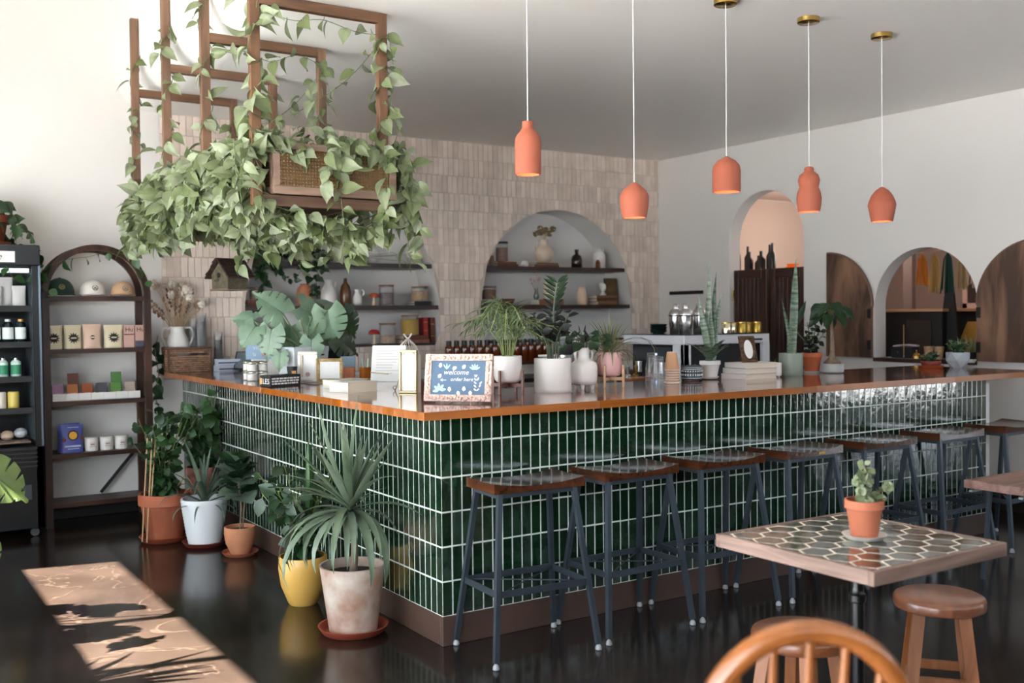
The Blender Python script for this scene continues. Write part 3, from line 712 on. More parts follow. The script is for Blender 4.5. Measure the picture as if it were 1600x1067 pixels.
def round_stool(x, y, rz, label, h=.45):
    t = thing('round_stool', label, 'stool', (x, y, 0), rz, 'low round wooden stools at the tiled table'); r_ = .158
    obj('seat', G().lathe([(r_-.012, h-.048), (r_-.002, h-.043), (r_, h-.034), (r_, h-.014), (r_-.004, h-.006), (r_-.016, h), (1e-4, h-.003)], 44), stool_wood, t, smooth=50)
    lw = wood('acacia_leg', '#9c6543', '#74452a', 5, 2, .4, rand=.15)
    for a in range(4):
        q = PI/4+a*PI/2; tp = Vector((.105*math.cos(q), .105*math.sin(q), h-.047)); bt = Vector((.165*math.cos(q), .165*math.sin(q), 0))
        g = G().bar(tp, bt, .042, .036); obj('leg', g, lw, t, smooth=0)
    for a in range(4):
        q = PI/4+a*PI/2; q2 = q+PI/2; p_ = Vector((.142*math.cos(q), .142*math.sin(q), .14+.02*(a % 2))); p2 = Vector((.142*math.cos(q2), .142*math.sin(q2), .14+.02*(a % 2)))
        obj('stretcher', G().bar(p_, p2, .02, .03), lw, t, smooth=0)
round_stool(1.10, -1.72, R(40), 'round wooden stool at the right corner of the hexagon-tiled table, wholly visible')
round_stool(.37, -1.72, R(8), 'round wooden stool half hidden behind the curved chair back', .452)

ch = thing('bow_back_chair', 'honey-coloured wooden spindle chair with a curved bow back, blurred up close', 'chair', (-.74, -2.62, 0), R(-33))
bow = [(.185*math.cos(PI*i/20), 0, .70+.255*math.sin(PI*i/20)**.9) for i in range(21)]
# local +Y points to the front of the chair; the back stands at local y = -.2, leaning back
def lean(p): return (p[0], -.19-(p[2]-.45)*.16, p[2])
P2 = [lean((.17, 0, .45)), lean((.185, 0, .58))]+[lean(p) for p in bow]+[lean((-.185, 0, .58)), lean((-.17, 0, .45))]
obj('bow', G().tube(along(P2, 60), .021, 10, flat=.9), oak, ch, smooth=60)
for i in range(5):
    x = -.11+.055*i; zt_ = .70+.255*math.sqrt(max(0, 1-(x*1.08/.185)**2))**.9-.012
    obj('spindle', G().tube([lean((x*.9, 0, .44)), lean((x, 0, .56)), lean((x*1.08, 0, zt_))], [.007, .0095, .007], 8), oak, ch)
g = G(); poly = [(.20*math.cos(a)*(1.08 if math.sin(a) > 0 else .95), .205*math.sin(a)) for a in [2*PI*i/28 for i in range(28)]]
obj('seat', G().prism(poly, .425, .46), oak, ch)
for sx in (-1, 1):
    for sy in (-1, 1): obj('leg', G().tube([(sx*.13, sy*.13, .43), (sx*.165, sy*.165, .22), (sx*.2, sy*.2, 0)], [.014, .019, .012], 10), oak, ch)
obj('stretcher', G().tube([(-.17, -.17, .19), (-.175, 0, .19), (-.17, .17, .19)], [.009, .014, .009], 8).tube([(.17, -.17, .19), (.175, 0, .19), (.17, .17, .19)], [.009, .014, .009], 8).tube([(-.17, 0, .19), (.17, 0, .19)], .011, 8), oak, ch)

bn = thing('wooden_bench', 'weathered plank bench on thin metal legs cut off at right edge', 'bench', (3.48, -.83, 0))
obj('plank', G().rbox(-.62, .7, -.17, .17, .515, .56, .004), wood('bench_plank', '#a58377', '#6d5147', 4, 0, .6), bn, smooth=0)
for sx in (-.45, .5):
    for sy in (-1, 1): obj('leg', G().bar((sx, sy*.12, .515), (sx*1.04, sy*.15, 0), .02, .02), steel, bn, smooth=0)
obj('rail', G().bar((-.6, -.14, .50), (.66, -.14, .50), .02, .012).bar((-.6, .14, .50), (.66, .14, .50), .02, .012), mat('light_steel', '#9a9ca0', .4, .8), bn, smooth=0)

# ================================================================== ARCHED SHELF UNIT
su = thing('arched_shelving', 'tall dark wooden shelving unit with an arched top against the white wall', 'shelf', (-.678, 0, 0))
y0, y1 = 3.85, 4.15; hw = .372; zsp = 1.645; tw = .05
for k_, yy in enumerate((y0, y1-.032)):
    for s_ in (-1, 1):
        obj('post', G().rbox(*sorted((s_*hw, s_*(hw-tw))), yy, yy+.032, 0, zsp, .002), dark_wood, su, smooth=0)
    g = G(); n_ = 30; vs = []
    for i in range(n_+1):
        a = PI*i/n_
        for r_, d in ((hw, 0), (hw, .032), (hw-.042, .032), (hw-.042, 0)): vs.append((-r_*math.cos(a), yy+d, zsp+r_*math.sin(a)))
    g.add(vs, [(i*4+j, i*4+(j+1) % 4, (i+1)*4+(j+1) % 4, (i+1)*4+j) for i in range(n_) for j in range(4)]+[(0, 1, 2, 3), (n_*4+3, n_*4+2, n_*4+1, n_*4)])
    obj('arch', g, dark_wood, su, smooth=30)
shelf_z = (1.645, 1.268, .895, .523, .17)
for z in shelf_z:
    obj('shelf_board', G().rbox(-hw+.012, hw-.012, y0+.006, y1-.006, z-.032, z, .002), wood('dark_shelf_board', '#4a2c1e', '#23130c', 5, 0, .4), su, smooth=0)
obj('brace', G().bar((hw-.05, y1-.01, .5), (.05, y1-.01, .18), .012, .022), black_m, su, smooth=0)
obj('side_rail', G().rbox(hw-.03, hw-.004, y0+.03, y1-.03, .4, .44, .002).rbox(-hw+.004, -hw+.03, y0+.03, y1-.03, .4, .44, .002), dark_wood, su, smooth=0)

def cap(x, z, m, label, emb, s_=1.0):
    t = thing('baseball_cap', label, 'cap', (x, 3.985, z), 0, 'caps on the top shelf'); r_ = .092*s_
    g = G(); n1, n2 = 24, 8; vs = []
    for j in range(n2+1):
        b = PI/2*j/n2
        for i in range(n1):
            a = 2*PI*i/n1; fr_ = 1+.06*max(0, -math.sin(a)); vs.append((r_*math.cos(b)*math.cos(a)*1.0, r_*math.cos(b)*math.sin(a)*1.1, .012+.112*s_*math.sin(b)**.8*(1 if j else 1)))
    g.add(vs, [(j*n1+i, j*n1+(i+1) % n1, (j+1)*n1+(i+1) % n1, (j+1)*n1+i) for j in range(n2) for i in range(n1)])
    obj('crown', g, m, t, smooth=60)
    obj('button', G().ball((0, 0, .124*s_), .008, 8, sz=.5), m, t)
    g = G(); vs = []; n_ = 14
    for k_ in range(5):
        d = k_/4
        for i in range(n_+1):
            a = PI*(.12+.76*i/n_); x_ = r_*1.02*math.cos(a)*(1+.02*d); y_ = -r_*1.05*math.sin(a)-d*.062*math.sin(a)**.7; vs.append((x_, y_, .016+.018*(math.sin(a)-.35)*(.4+.6*d)-.012*d))
    g.add(vs, [(k_*(n_+1)+i, k_*(n_+1)+i+1, (k_+1)*(n_+1)+i+1, (k_+1)*(n_+1)+i) for k_ in range(4) for i in range(n_)])
    o = obj('brim', g, m, t, smooth=60); md = o.modifiers.new('thickness', 'SOLIDIFY'); md.thickness = .003
    if emb:
        e = G(); e.lathe([(.021, 0), (.021, .0015), (.0185, .0015), (.0185, 0)], 24); e.ball((0, 0, .001), .009, 10, sz=.2)
        obj('emblem', e, emb, t, loc=(0, -r_*1.0, .062*s_), rot=(R(68), 0, 0), smooth=0)
cap(-.91, 1.645, mat('green_cotton', '#17352a', .85), 'dark green baseball cap with a gold-edged patch, on the top shelf', mat('gold_thread', '#8d7c4e', .7), 1.08)
cap(-.685, 1.645, mat('white_cotton', '#d9d2cd', .85), 'white baseball cap with a round emblem between the green and tan caps', mat('grey_thread', '#6d6a66', .8), .98)
cap(-.475, 1.645, mat('tan_cotton', '#b99877', .85), 'tan baseball cap with a round emblem at the right of the shelf', mat('grey_thread', '#6d6a66', .8), .93)

def bag(x, y, z, w_, h_, m, label, emb, group='coffee bags on the second shelf', d=.06, name='coffee_bag', tilt=0):
    t = thing(name, label, 'bag', (x, y, z), tilt, group); g = G(); n_ = 8; vs = []; k = 12
    for i in range(n_+1):
        u = i/n_; dd = d*(1-u**2.2)*.5+.002; ww = w_/2*(1-.06*math.sin(PI*u))
        for j in range(k):
            a = 2*PI*j/k; c_, s_ = math.cos(a), math.sin(a)
            vs.append((ww*(abs(c_)**.5)*(1 if c_ > 0 else -1), dd*(abs(s_)**.7)*(1 if s_ > 0 else -1)+rnd(-.0012, .0012), h_*u))
    g.add(vs, [(i*k+j, i*k+(j+1) % k, (i+1)*k+(j+1) % k, (i+1)*k+j) for i in range(n_) for j in range(k)]+[tuple(reversed(range(k))), tuple(n_*k+j for j in range(k))])
    obj('pouch', g, m, t, smooth=60)
    if emb: emb(t, w_, h_, d)
    return t
ink = mat('black_ink', '#1b1816', .7)
def sunburst(t, w_, h_, d, r0=.034, rays=12, cy=.46):
    g = G()
    if rays:
        P2 = []
        for i in range(rays*2):
            a = PI*i/rays; r_ = r0*(1.25 if i % 2 == 0 else .72); P2.append((r_*math.cos(a), r_*math.sin(a)))
        g.prism([(a, b) for a, b in P2], 0, .001, 'xy')
    else: g.lathe([(r0*.62, 0), (r0*.62, .001)], 20)
    obj('emblem', g, ink, t, loc=(0, -d*.5*(1-cy**2.2)-.0045, h_*cy), rot=(PI/2-.2, 0, 0), smooth=0)
    obj('emblem_band', G().box(-r0*.55, r0*.55, -.005, .005, 0, .0008), mat('kraft', '#cfc0a2', .8), t, loc=(0, -d*.5*(1-cy**2.2)-.0063, h_*cy), rot=(PI/2-.2, 0, 0), smooth=0)
    obj('seam', G().box(-w_*.45, w_*.45, -.004, -.0025, h_*.86, h_*.875), mat('kraft_line', '#a99c80', .8), t, smooth=0)
kraft = mat('cream_foil', '#cfc2a3', .45, bump=.5, bump_scale=14); pinkbag = mat('pink_foil', '#cdae9a', .45, bump=.5, bump_scale=14)
bag(-.968, 3.93, 1.268, .125, .17, kraft, 'cream coffee bag with sunburst emblem, leftmost on the second shelf', sunburst)
bag(-.838, 3.93, 1.268, .122, .17, kraft, 'cream coffee bag with sunburst emblem beside the pink-beige bag, on its left', sunburst, tilt=.05)
bag(-.708, 3.93, 1.268, .13, .176, pinkbag, 'pinkish beige coffee bag with a small round emblem', lambda t, a, b, c: sunburst(t, a, b, c, .026, 0))
bag(-.56, 3.93, 1.268, .135, .168, kraft, 'cream coffee bag with sunburst emblem between pinkish bag and the pink cartons', sunburst, tilt=-.06)
for i, (x, nm) in enumerate(((-.452, 'left of two pink chocolate cartons standing at the shelf end'), (-.372, 'right of two pink chocolate cartons with a grey lower band'))):
    t = thing('chocolate_carton', nm, 'carton', (x, 3.93, 1.268), 0, 'pink cartons on the second shelf')
    obj('carton', G().rbox(-.037, .037, -.02, .02, 0, .165, .001), mat('dusty_pink_card', '#c79f92', .7), t, smooth=0)
    obj('band', G().box(-.0375, .0375, -.0212, -.02, .0, .05) if i else G().box(-.0375, .0375, -.0212, -.02, .094, .1), mat('slate_card', '#50505c', .7) if i else ink, t, smooth=0)
    text('Hu', .046, ink, t, (0, -.0212, .132))
# tray of wrapped bars
tr = thing('bar_tray', 'long white display tray of snack bars on the third shelf', 'tray', (-.683, 3.98, .895))
for i in range(7): obj('tray_cell', G().rbox(-.3+i*.0862, -.3+(i+1)*.0862-.001, -.07, -.066, 0, .052, .001).rbox(-.3+i*.0862, -.3+(i+1)*.0862-.001, -.066, .075, 0, .004, .001).rbox(-.3+i*.0862, -.298+i*.0862, -.066, .075, 0, .05, .0005).rbox(-.3+i*.0862, -.3+(i+1)*.0862-.001, .071, .075, 0, .06, .001), white_m, tr, smooth=0)
cols = [('#9c7290', 'mauve'), ('#b06a3c', 'orange'), ('#9a5436', 'rust'), ('#4f5058', 'charcoal'), ('#5d8a45', 'green'), ('#b3a093', 'beige'), ('#8c8f9a', 'grey')]
for i, (c_, nm) in enumerate(cols[:6]):
    for q in range(2):
        tall = (i in (1, 4)) and q == 1
        o = obj('snack_bar', G().rbox(-.037, .037, -.007, .007, 0, .19 if tall else .118, .002), mat('wrapper_'+nm+('_dark' if tall else ''), c_ if not tall else ('#5d2a1e' if i == 1 else '#4c7a3c'), .45, bump=.4, bump_scale=20), None, loc=(-.683-.257+i*.1+(.012 if q else 0), 3.945+q*.045, .9), rot=(-.42 if not tall else -.15, 0, 0))
        tag(o, nm+(' tall upright box behind' if tall else (' wrapped snack bar at the front of' if q == 0 else ' wrapped snack bar in the back row of'))+' the white display tray', 'snack', 'snack bars in the white tray')
        obj('print', G().box(-.022, .022, -.0078, -.0071, .04, .048).box(-.015, .015, -.0078, -.0071, .028, .032), mat('pale_print', '#c9b8ac', .7), o, smooth=0)
t2 = []
bluem = mat('blue_foil', '#3a55a0', .4, bump=.3, bump_scale=14, var=.3, var_scale=12, col2='#5b4f9c')
def face(t, w_, h_, d):
    y = -d*.5*.75-.004
    obj('emblem_ring', G().lathe([(.036, 0), (.036, .001)], 28), ink, t, loc=(.008, y-.001, h_*.62), rot=(PI/2-.1, 0, 0), smooth=0)
    obj('emblem', G().lathe([(.028, 0), (.028, .0012)], 28), mat('yellow_print', '#e0a437', .6), t, loc=(.008, y-.0022, h_*.615), rot=(PI/2-.1, 0, 0), smooth=0)
    obj('print', G().box(-.05, .06, 0, .001, h_*.2, h_*.26).box(-.03, .05, 0, .001, h_*.12, h_*.15).box(-.03, .045, 0, .001, h_*.9, h_*.92), mat('pale_blue_print', '#b9c4dd', .6), t, loc=(0, y-.006, 0), smooth=0)
    obj('nut_print', G().ball((-.05, 0, h_*.46), .016, 10, sz=1.3).ball((.062, 0, h_*.5), .013, 10, sz=1.3), mat('nut_brown', '#7c3f2c', .6), t, loc=(0, y+.012, 0))
bag(-.862, 3.93, .523, .16, .20, bluem, 'blue snack pouch with a yellow round emblem, in front', face, 'blue pouches on the fourth shelf', .05, 'snack_pouch')
bag(-.872, 3.985, .523, .155, .205, bluem, 'blue snack pouch standing just behind the front blue pouch', None, 'blue pouches on the fourth shelf', .04, 'snack_pouch', .1)
for i, (x, nm) in enumerate(((-.722, 'white lidded tub next to the blue pouch'), (-.618, 'white lidded tub in the middle of three'), (-.513, 'white lidded tub farthest from the blue pouch'))):
    t = thing('white_tub', nm, 'tub', (x, 3.95, .523), 0, 'white tubs on the fourth shelf')
    obj('tub', G().lathe([(.044, 0), (.046, .004), (.046, .08)], 28), white_g, t); obj('lid', G().lathe([(.048, .08), (.048, .094), (.046, .096)], 28), white_m, t)
    obj('print', G().box(-.02, .02, -.0475, -.0465, .03, .034).box(-.016, .014, -.0475, -.0465, .042, .055).box(-.02, .02, -.0475, -.0465, .062, .064), mat('rose_print', '#a98a88', .7), t, smooth=0)

# ================================================================== DRINKS FRIDGE
fx0, fx1, fy0, fy1 = -1.86, -1.09, 3.62, 4.16
fr_ = thing('drinks_fridge', 'black open-front drinks fridge cut off by the left picture edge', 'fridge', (0, 0, 0))
obj('cabinet', G().rbox(fx1-.05, fx1, fy0, fy1, .06, 1.98, .004).rbox(fx0, fx0+.05, fy0, fy1, .06, 1.98, .004).rbox(fx0, fx1, fy1-.04, fy1, .06, 1.98, .002).rbox(fx0, fx1, fy0, fy1, .06, .62, .004).rbox(fx0, fx1, fy0+.02, fy1, 1.84, 1.98, .004), black, fr_, smooth=0)
obj('header', G().rbox(fx0, fx1, fy0-.02, fy0+.03, 1.845, 1.985, .006), black, fr_, smooth=0)
obj('sign_plate', G().rbox(-1.62, -1.245, fy0-.024, fy0-.02, 1.865, 1.94, .001), white_m, fr_, smooth=0)
text('headline', .062, ink, fr_, (-1.43, fy0-.0245, 1.902), shear=.35)
obj('light_strip', G().rbox(fx0+.06, fx1-.06, fy0+.05, fy0+.09, 1.80, 1.83, .003), mat('light_diffuser', '#b9c6cc', .4, emit='#dfeaf2', estr=.35), fr_, smooth=0)
obj('glass_side', G().box(fx1-.052, fx1-.05, fy0+.02, fy1-.05, .66, 1.8), glass('fridge_glass', '#c9dbe6', .03, .1), fr_, smooth=0)
obj('edge_rail', G().rbox(fx1-.012, fx1+.002, fy0-.012, fy0+.004, .62, 1.86, .003), mat('blue_steel_edge', '#7d8b98', .3, .8), fr_, smooth=0)
for i in range(5): obj('vent_slat', G().rbox(fx0+.04, fx1-.04, fy0-.008, fy0, .48+i*.03, .494+i*.03, .001), black_m, fr_, smooth=0)
obj('control_panel', G().rbox(-1.3, -1.17, fy0-.006, fy0, .26, .36, .002), mat('panel_grey', '#3a3f42', .5), fr_, smooth=0)
obj('switch', G().lathe([(.012, 0), (.012, .006)], 14), mat('green_switch', '#2c9a68', .4, emit='#2c9a68', estr=.3), fr_, loc=(-1.265, fy0-.006, .30), rot=(PI/2, 0, 0))
for x in (fx0+.06, fx1-.06):
    for y in (fy0+.05, fy1-.06): obj('caster', G().lathe([(.028, -.012), (.028, .012)], 16), mat('caster_rubber', '#4a4b4c', .6), fr_, loc=(x, y, .03), rot=(PI/2, 0, 0))
fz = (1.565, 1.32, 1.085, .87, .66)
for z in fz[:4]:
    obj('wire_shelf', G().rbox(fx0+.05, fx1-.05, fy0+.07, fy1-.05, z-.022, z-.004, .002).rbox(fx0+.05, fx1-.05, fy0+.06, fy0+.07, z-.03, z+.012, .002), black_m, fr_, smooth=0)
def can(x, y, z, r_, h, bodym, topm, name, label, cat, grp, band=None, neck=False):
    t = thing(name, label, cat, (x, y, z), 0, grp)
    pr = [(r_*.9, 0), (r_, .006), (r_, h*.78 if neck else h*.94), (r_*.55 if neck else r_*.88, h*.9 if neck else h)]
    obj('body', G().lathe(pr, 18), bodym, t)
    if neck: obj('cap', G().lathe([(r_*.5, h*.9), (r_*.5, h)], 14), topm, t)
    if band: obj('label_band', G().lathe([(r_+.0008, h*.18), (r_+.0008, h*.66)], 18, cap=False), band, t)
wl = mat('white_label', '#cfd6d4', .6); tl_ = mat('teal_label', '#5fa79c', .6)
xs4 = (-1.235, -1.315, -1.395, -1.475)
wh = ('nearest the glass side', 'second from the glass side', 'third from the glass side', 'fourth from the glass side')
for i, x in enumerate(xs4):
    can(x+.035, 3.75, 1.32, .035, .165, mat('dark_bottle', '#122226', .15), mat(('orange_cap', 'white_cap')[min(i, 1)], ('#cf9a55', '#cfd6d4')[min(i, 1)], .5), 'juice_bottle', 'dark bottle with white label on upper fridge shelf, '+wh[i], 'bottle', 'bottles on the upper fridge shelf', wl, True)
for i, x in enumerate(xs4[:3]):
    can(x, 3.75, 1.085, .033, .135, mat('white_green_can', '#b9cdc4', .4) if i < 2 else mat('blue_can', '#7fb0b8', .4), chrome, 'drink_can', ('white and green jar on the middle fridge shelf, ' if i < 2 else 'pale blue can on the middle fridge shelf, ')+wh[i], 'can', 'cans on the middle fridge shelf', mat('green_print', '#2f7f5c', .6) if i < 2 else None, i < 2)
for i, x in enumerate(xs4[:3]):
    can(x-.02, 3.75, .87, .037, .12, mat('yellow_can', '#c9b45a', .4) if i == 0 else mat('white_can', '#cdc4ba', .4), chrome, 'drink_can', ('yellow can' if i == 0 else 'white and orange can')+' on the lower fridge shelf, '+wh[i], 'can', 'cans on the lower fridge shelf')
for i in range(5):
    bag(-1.2-i*.075, 3.80+.05*(i % 2), 1.565, .09, .15+.06*(i % 2), mat('white_pouch', '#c6c3c0', .6, bump=.4, bump_scale=15), 'white paper snack pouch on top fridge shelf, '+('nearest the glass', 'second from the glass', 'third from the glass', 'fourth from the glass', 'fifth from the glass')[i], None, 'white pouches in the fridge', .05, 'paper_pouch')
t = thing('bagged_pastries', 'clear bags of pastries piled on the fridge floor tray', 'food', (-1.33, 3.8, .64))
obj('tray', G().rbox(-.2, .17, -.13, .13, 0, .012, .003), mat('tray_dark', '#6b5a4c', .5), t, smooth=0)
for i in range(4): obj('wrapped_roll', G().ball((-.13+.085*i, rnd(-.03, .03), .045+.012*(i % 2)), .045, 10, sz=.8), [mat('pastry', '#b8a18c', .6), mat('clear_bag', '#b9bcc2', .25, bump=1, bump_scale=30)][i % 2], t)

# ================================================================== HANGING PLANTER
hp = thing('hanging_planter', 'long cane-panelled wooden planter hung from the ceiling on slim post frames', 'planter', (0, 0, 0))
fy = (.955, 1.775, 2.60, 3.42)
for i, y in enumerate(fy):
    obj('post', G().rbox(-.515, -.465, y-.02, y+.02, 2.03, 3.55, .002), cedar, hp, smooth=0)
    obj('post', G().rbox(.175, .225, y-.02, y+.02, 2.03, HC-.002, .002), cedar, hp, smooth=0)
    obj('beam', G().rbox(-.465, .175, y-.02, y+.02, HC-.055, HC-.002, .002), cedar_h, hp, smooth=0)
    obj('bearer', G().rbox(-.465, .175, y-.02, y+.02, 2.03, 2.085, .002), cedar_h, hp, smooth=0)
bx0, bx1, by0, by1, bz0, bz1 = -.42, .25, .90, 3.47, 2.10, 2.345
obj('trough', G().box(bx0+.02, bx1-.02, by0+.02, by1-.02, bz0-.012, bz0+.01).box(bx0+.02, bx0+.028, by0+.02, by1-.02, bz0, bz1-.02).box(bx1-.028, bx1-.02, by0+.02, by1-.02, bz0, bz1-.02).box(bx0+.02, bx1-.02, by0+.02, by0+.028, bz0, bz1-.02).box(bx0+.02, bx1-.02, by1-.028, by1-.02, bz0, bz1-.02), mat('planter_lining', '#3c2c20', .9), hp, smooth=0)
obj('soil', G().box(bx0+.028, bx1-.028, by0+.028, by1-.028, bz1-.07, bz1-.045), soil, hp, smooth=0)
fw_ = mat('planter_frame_wood', '#8f7463', .6, var=.3, var_scale=6, stretch=(1, 6, 6))
for z in ((bz0-.012, bz0+.028), (bz1-.034, bz1)):
    obj('rail', G().rbox(bx0, bx1, by0, by0+.02, *z, .002), fw_, hp, smooth=0); obj('rail', G().rbox(bx0, bx1, by1-.02, by1, *z, .002), fw_, hp, smooth=0)
    obj('rail', G().rbox(bx0, bx0+.02, by0+.02, by1-.02, *z, .002), fw_, hp, smooth=0); obj('rail', G().rbox(bx1-.02, bx1, by0+.02, by1-.02, *z, .002), fw_, hp, smooth=0)
for x in (bx0, bx1-.035):
    for y in (by0-.001, by1-.019): obj('stile', G().rbox(x, x+.035, y, y+.02, bz0+.028, bz1-.034, .002), fw_, hp, smooth=0)
for y in (by0+.02, 1.74, 2.58, by1-.055): obj('stile', G().rbox(bx0-.001, bx0+.02, y, y+.035, bz0+.028, bz1-.034, .002), fw_, hp, smooth=0)
# cane webbing: woven strands with round gaps, real strands over a dark lining
cane = mat('woven_cane', '#e6b881', .6, var=.2, var_scale=60)
def webbing(a0, a1, z0, z1, plane, off, p_=.0165):
    g = G(); q = p_
    def strip(pa, pb, w_):
        if plane == 'x': f = lambda a, z, d: (a, off+d, z)
        else: f = lambda a, z, d: (off+d, a, z)
        (a, b), (c, d) = pa, pb; dx, dz = c-a, d-b; l = math.hypot(dx, dz); nx, nz = -dz/l*w_, dx/l*w_
        g.add([f(a+nx, b+nz, 0), f(a-nx, b-nz, 0), f(c-nx, d-nz, 0), f(c+nx, d+nz, 0)], [(0, 1, 2, 3)])
    n_ = int((a1-a0)/q)
    for i in range(n_+1): strip((a0+i*q, z0), (a0+i*q, z1), .0034)
    for i in range(int((z1-z0)/q)+1): strip((a0, z0+i*q), (a1, z0+i*q), .0034)
    k = z1-z0
    s_ = a0-k+q/2
    while s_ < a1:
        lo = max(s_, a0); hi = min(s_+k, a1)
        if hi > lo:
            strip((lo, z0+lo-s_), (hi, z0+hi-s_), .0024); strip((lo, z1-(lo-s_)), (hi, z1-(hi-s_)), .0024)
        s_ += q
    return g
obj('cane_panel', webbing(bx0+.035, bx1-.035, bz0+.028, bz1-.034, 'x', by0+.012), cane, hp, smooth=0, stuff=True)
obj('cane_panel', webbing(by0+.02, by1-.02, bz0+.028, bz1-.034, 'y', bx0+.010), cane, hp, smooth=0, stuff=True)
# pothos in the trough: four plants, each with vines and up to ~290 leaf parts
PN = ['pothos with trailing vines over the near cane-fronted end of the hanging planter', 'dense pale pothos spilling from the hanging planter, second from its near end',
      'dense pothos hanging from the planter between its second and third post frames', 'pothos at the far end of the hanging planter, beside the white wall']
random.seed(21)
for i, (yc, n_l, n_v) in enumerate(((1.15, 290, 38), (1.75, 295, 52), (2.35, 295, 50), (3.05, 280, 50))):
    t = thing('trailing_pothos', PN[i], 'plant', (0, yc, bz1-.05), 0, 'pothos plants in the hanging planter'); vg = G(); ex = G(); cnt = [n_l, ex]
    L_ = lambda p: (p[0], p[1]-yc, p[2]-(bz1-.05))
    near = (i == 0)
    # climbing vines up the posts and along the beams first
    for px_, yy in ((-.49, fy[i]), (.20, fy[i])):
        P2 = [L_((px_*.8, yy+.03, bz1-.06))]; zt_ = HC-.1 if px_ > 0 else 3.3; k = 9
        for j in range(1, k+1):
            a = j*2.1; P2.append(L_((px_+.042*math.cos(a), yy+.036*math.sin(a), bz1+(zt_-bz1)*j/k)))
        if px_ > 0 or i > 0: vine(t, vg, P2, 'pothos', .030 if px_ > 0 else .036, (.6, 1.2), cnt=cnt, rad=.0022)
        else: vine(t, vg, P2, 'pothos', .026, (.7, 1.5), cnt=cnt, rad=.0022)
    if i < 2:
        P2 = [L_((.2+rnd(-.03, .03), fy[i]-.03, HC-.12))]+[L_((.2-.165*j, fy[i]-.03+rnd(-.03, .03), HC-.07-rnd(0, .06))) for j in range(1, 5)]
        vine(t, vg, P2, 'pothos', .07, (.8, 1.35), cnt=cnt, hang=1.2)
        P2 = [L_((.2, fy[i]+.02, HC-.15)), L_((.12, fy[i]+.25, HC-.3)), L_((-.02, fy[i]+.45, HC-.42)), L_((-.15, fy[i]+.6, HC-.5))]
        vine(t, vg, P2, 'pothos', .075, (.6, 1.1), cnt=cnt, hang=.8)
    for v in range(n_v):
        side = v % 4
        y_ = yc + rnd(-.42, .42); y_ = min(max(y_, by0+.03), by1-.05)
        if near and side == 0 and v > 14: continue
        if near and side == 0:      # over the front panel
            x_ = rnd(-.3, .24); y_ = by0; out = Vector((rnd(-.03, .03), -rnd(.03, .07), 0)); dr = rnd(.06, .42)
        elif side in (1, 0, 3) or (side == 2 and not near and v % 8 != 2): x_ = bx0; out = Vector((-rnd(.03, (.1, .15, .12, .08)[i]), rnd(-.06, .06), 0)); dr = rnd(.1, .44)
        else:
            if near and v % 8 > 3: continue
            x_ = bx1; out = Vector((rnd(.02, .08), rnd(-.04, .04), 0)); dr = rnd(.15, .5)
        if near and side == 1: x_ = bx0; y_ = rnd(by0+.1, 1.5)
        s0 = Vector((x_*.6, y_, bz1-.06)); s1 = Vector((x_, y_, bz1+rnd(.01, .05)))+out*.4; s2 = s1+out+Vector((0, 0, -.06))
        s3 = s2+Vector((out.x*.5, out.y*.5, -dr*.5))+rv()*.02; s4 = s3+Vector((rnd(-.05, .05), rnd(-.05, .05), -dr*.5))
        vine(t, vg, [L_(s0), L_(s1), L_(s2), L_(s3), L_(s4)], 'pothos', .034, (.7, 1.3), cnt=cnt, hang=.9)
    for v in range((12, 8, 3, 0)[i]):     # runners that curl under the box and hang below it
        y_ = min(max(yc+rnd(-.3, .25), by0+.02), by1-.1) if i else rnd(by0, 1.35); xr = rnd(bx0+.05, bx1+.02); sd = bx1 if (xr > .05 and v % 2) else bx0; so = .05 if sd > 0 else -.05
        vine(t, vg, [L_((sd*.7, y_, bz1-.05)), L_((sd+so, y_, bz1)), L_((sd+so, y_, bz0-.04)), L_((xr*.6+sd*.4, y_-.04, bz0-.14)), L_((xr, y_-.06, bz0-.13-rnd(.02, .08))), L_((xr+rnd(-.05, .05), y_-.08, bz0-rnd(.18, .34)))], 'pothos', .033, (.7, 1.25), cnt=cnt, hang=.9)
    for _ in range(60 if near else 110):     # crown leaves above the rim
        x_ = rnd(bx0-.04, bx1); y_ = min(max(yc+rnd(-.42, .42), by0), by1-.1); z_ = bz1+rnd(-.02, .1)*(1 if not near else .8)
        p = L_((x_, y_, z_)); vg.tube([L_((x_*.8, y_, bz1-.06)), p], .0015, 3)
        put_leaf(t, 'pothos', aim(p, Vector((rnd(-1, .6), rnd(-1, .6), rnd(-.6, .3))), Vector((-.6, -.6, .7))+rv()*.5, rnd(.7, 1.2)), ex)
    if i == 0:            # one long runner hanging down past the near right corner
        P2 = [L_((.22, by0+.02, bz1)), L_((.30, by0-.02, bz1-.1)), L_((.29, by0-.02, bz1-.35)), L_((.31, by0-.03, bz1-.55)), L_((.325, by0, bz1-.62))]
        vine(t, vg, P2, 'pothos', .045, (.7, 1.45), hang=1.2); P2 = [L_((.235, .955, bz1)), L_((.27, .92, bz1+.1)), L_((.24, .93, bz1+.25)), L_((.26, .94, bz1+.45)), L_((.23, .93, HC-.1))]
        vine(t, vg, P2, 'pothos', .06, (.6, .95), hang=.4)
    obj('vines', vg, stem_m, t, stuff=True, smooth=60)
    if ex.v: obj('foliage', ex, pothos_i, t, stuff=True, smooth=0)
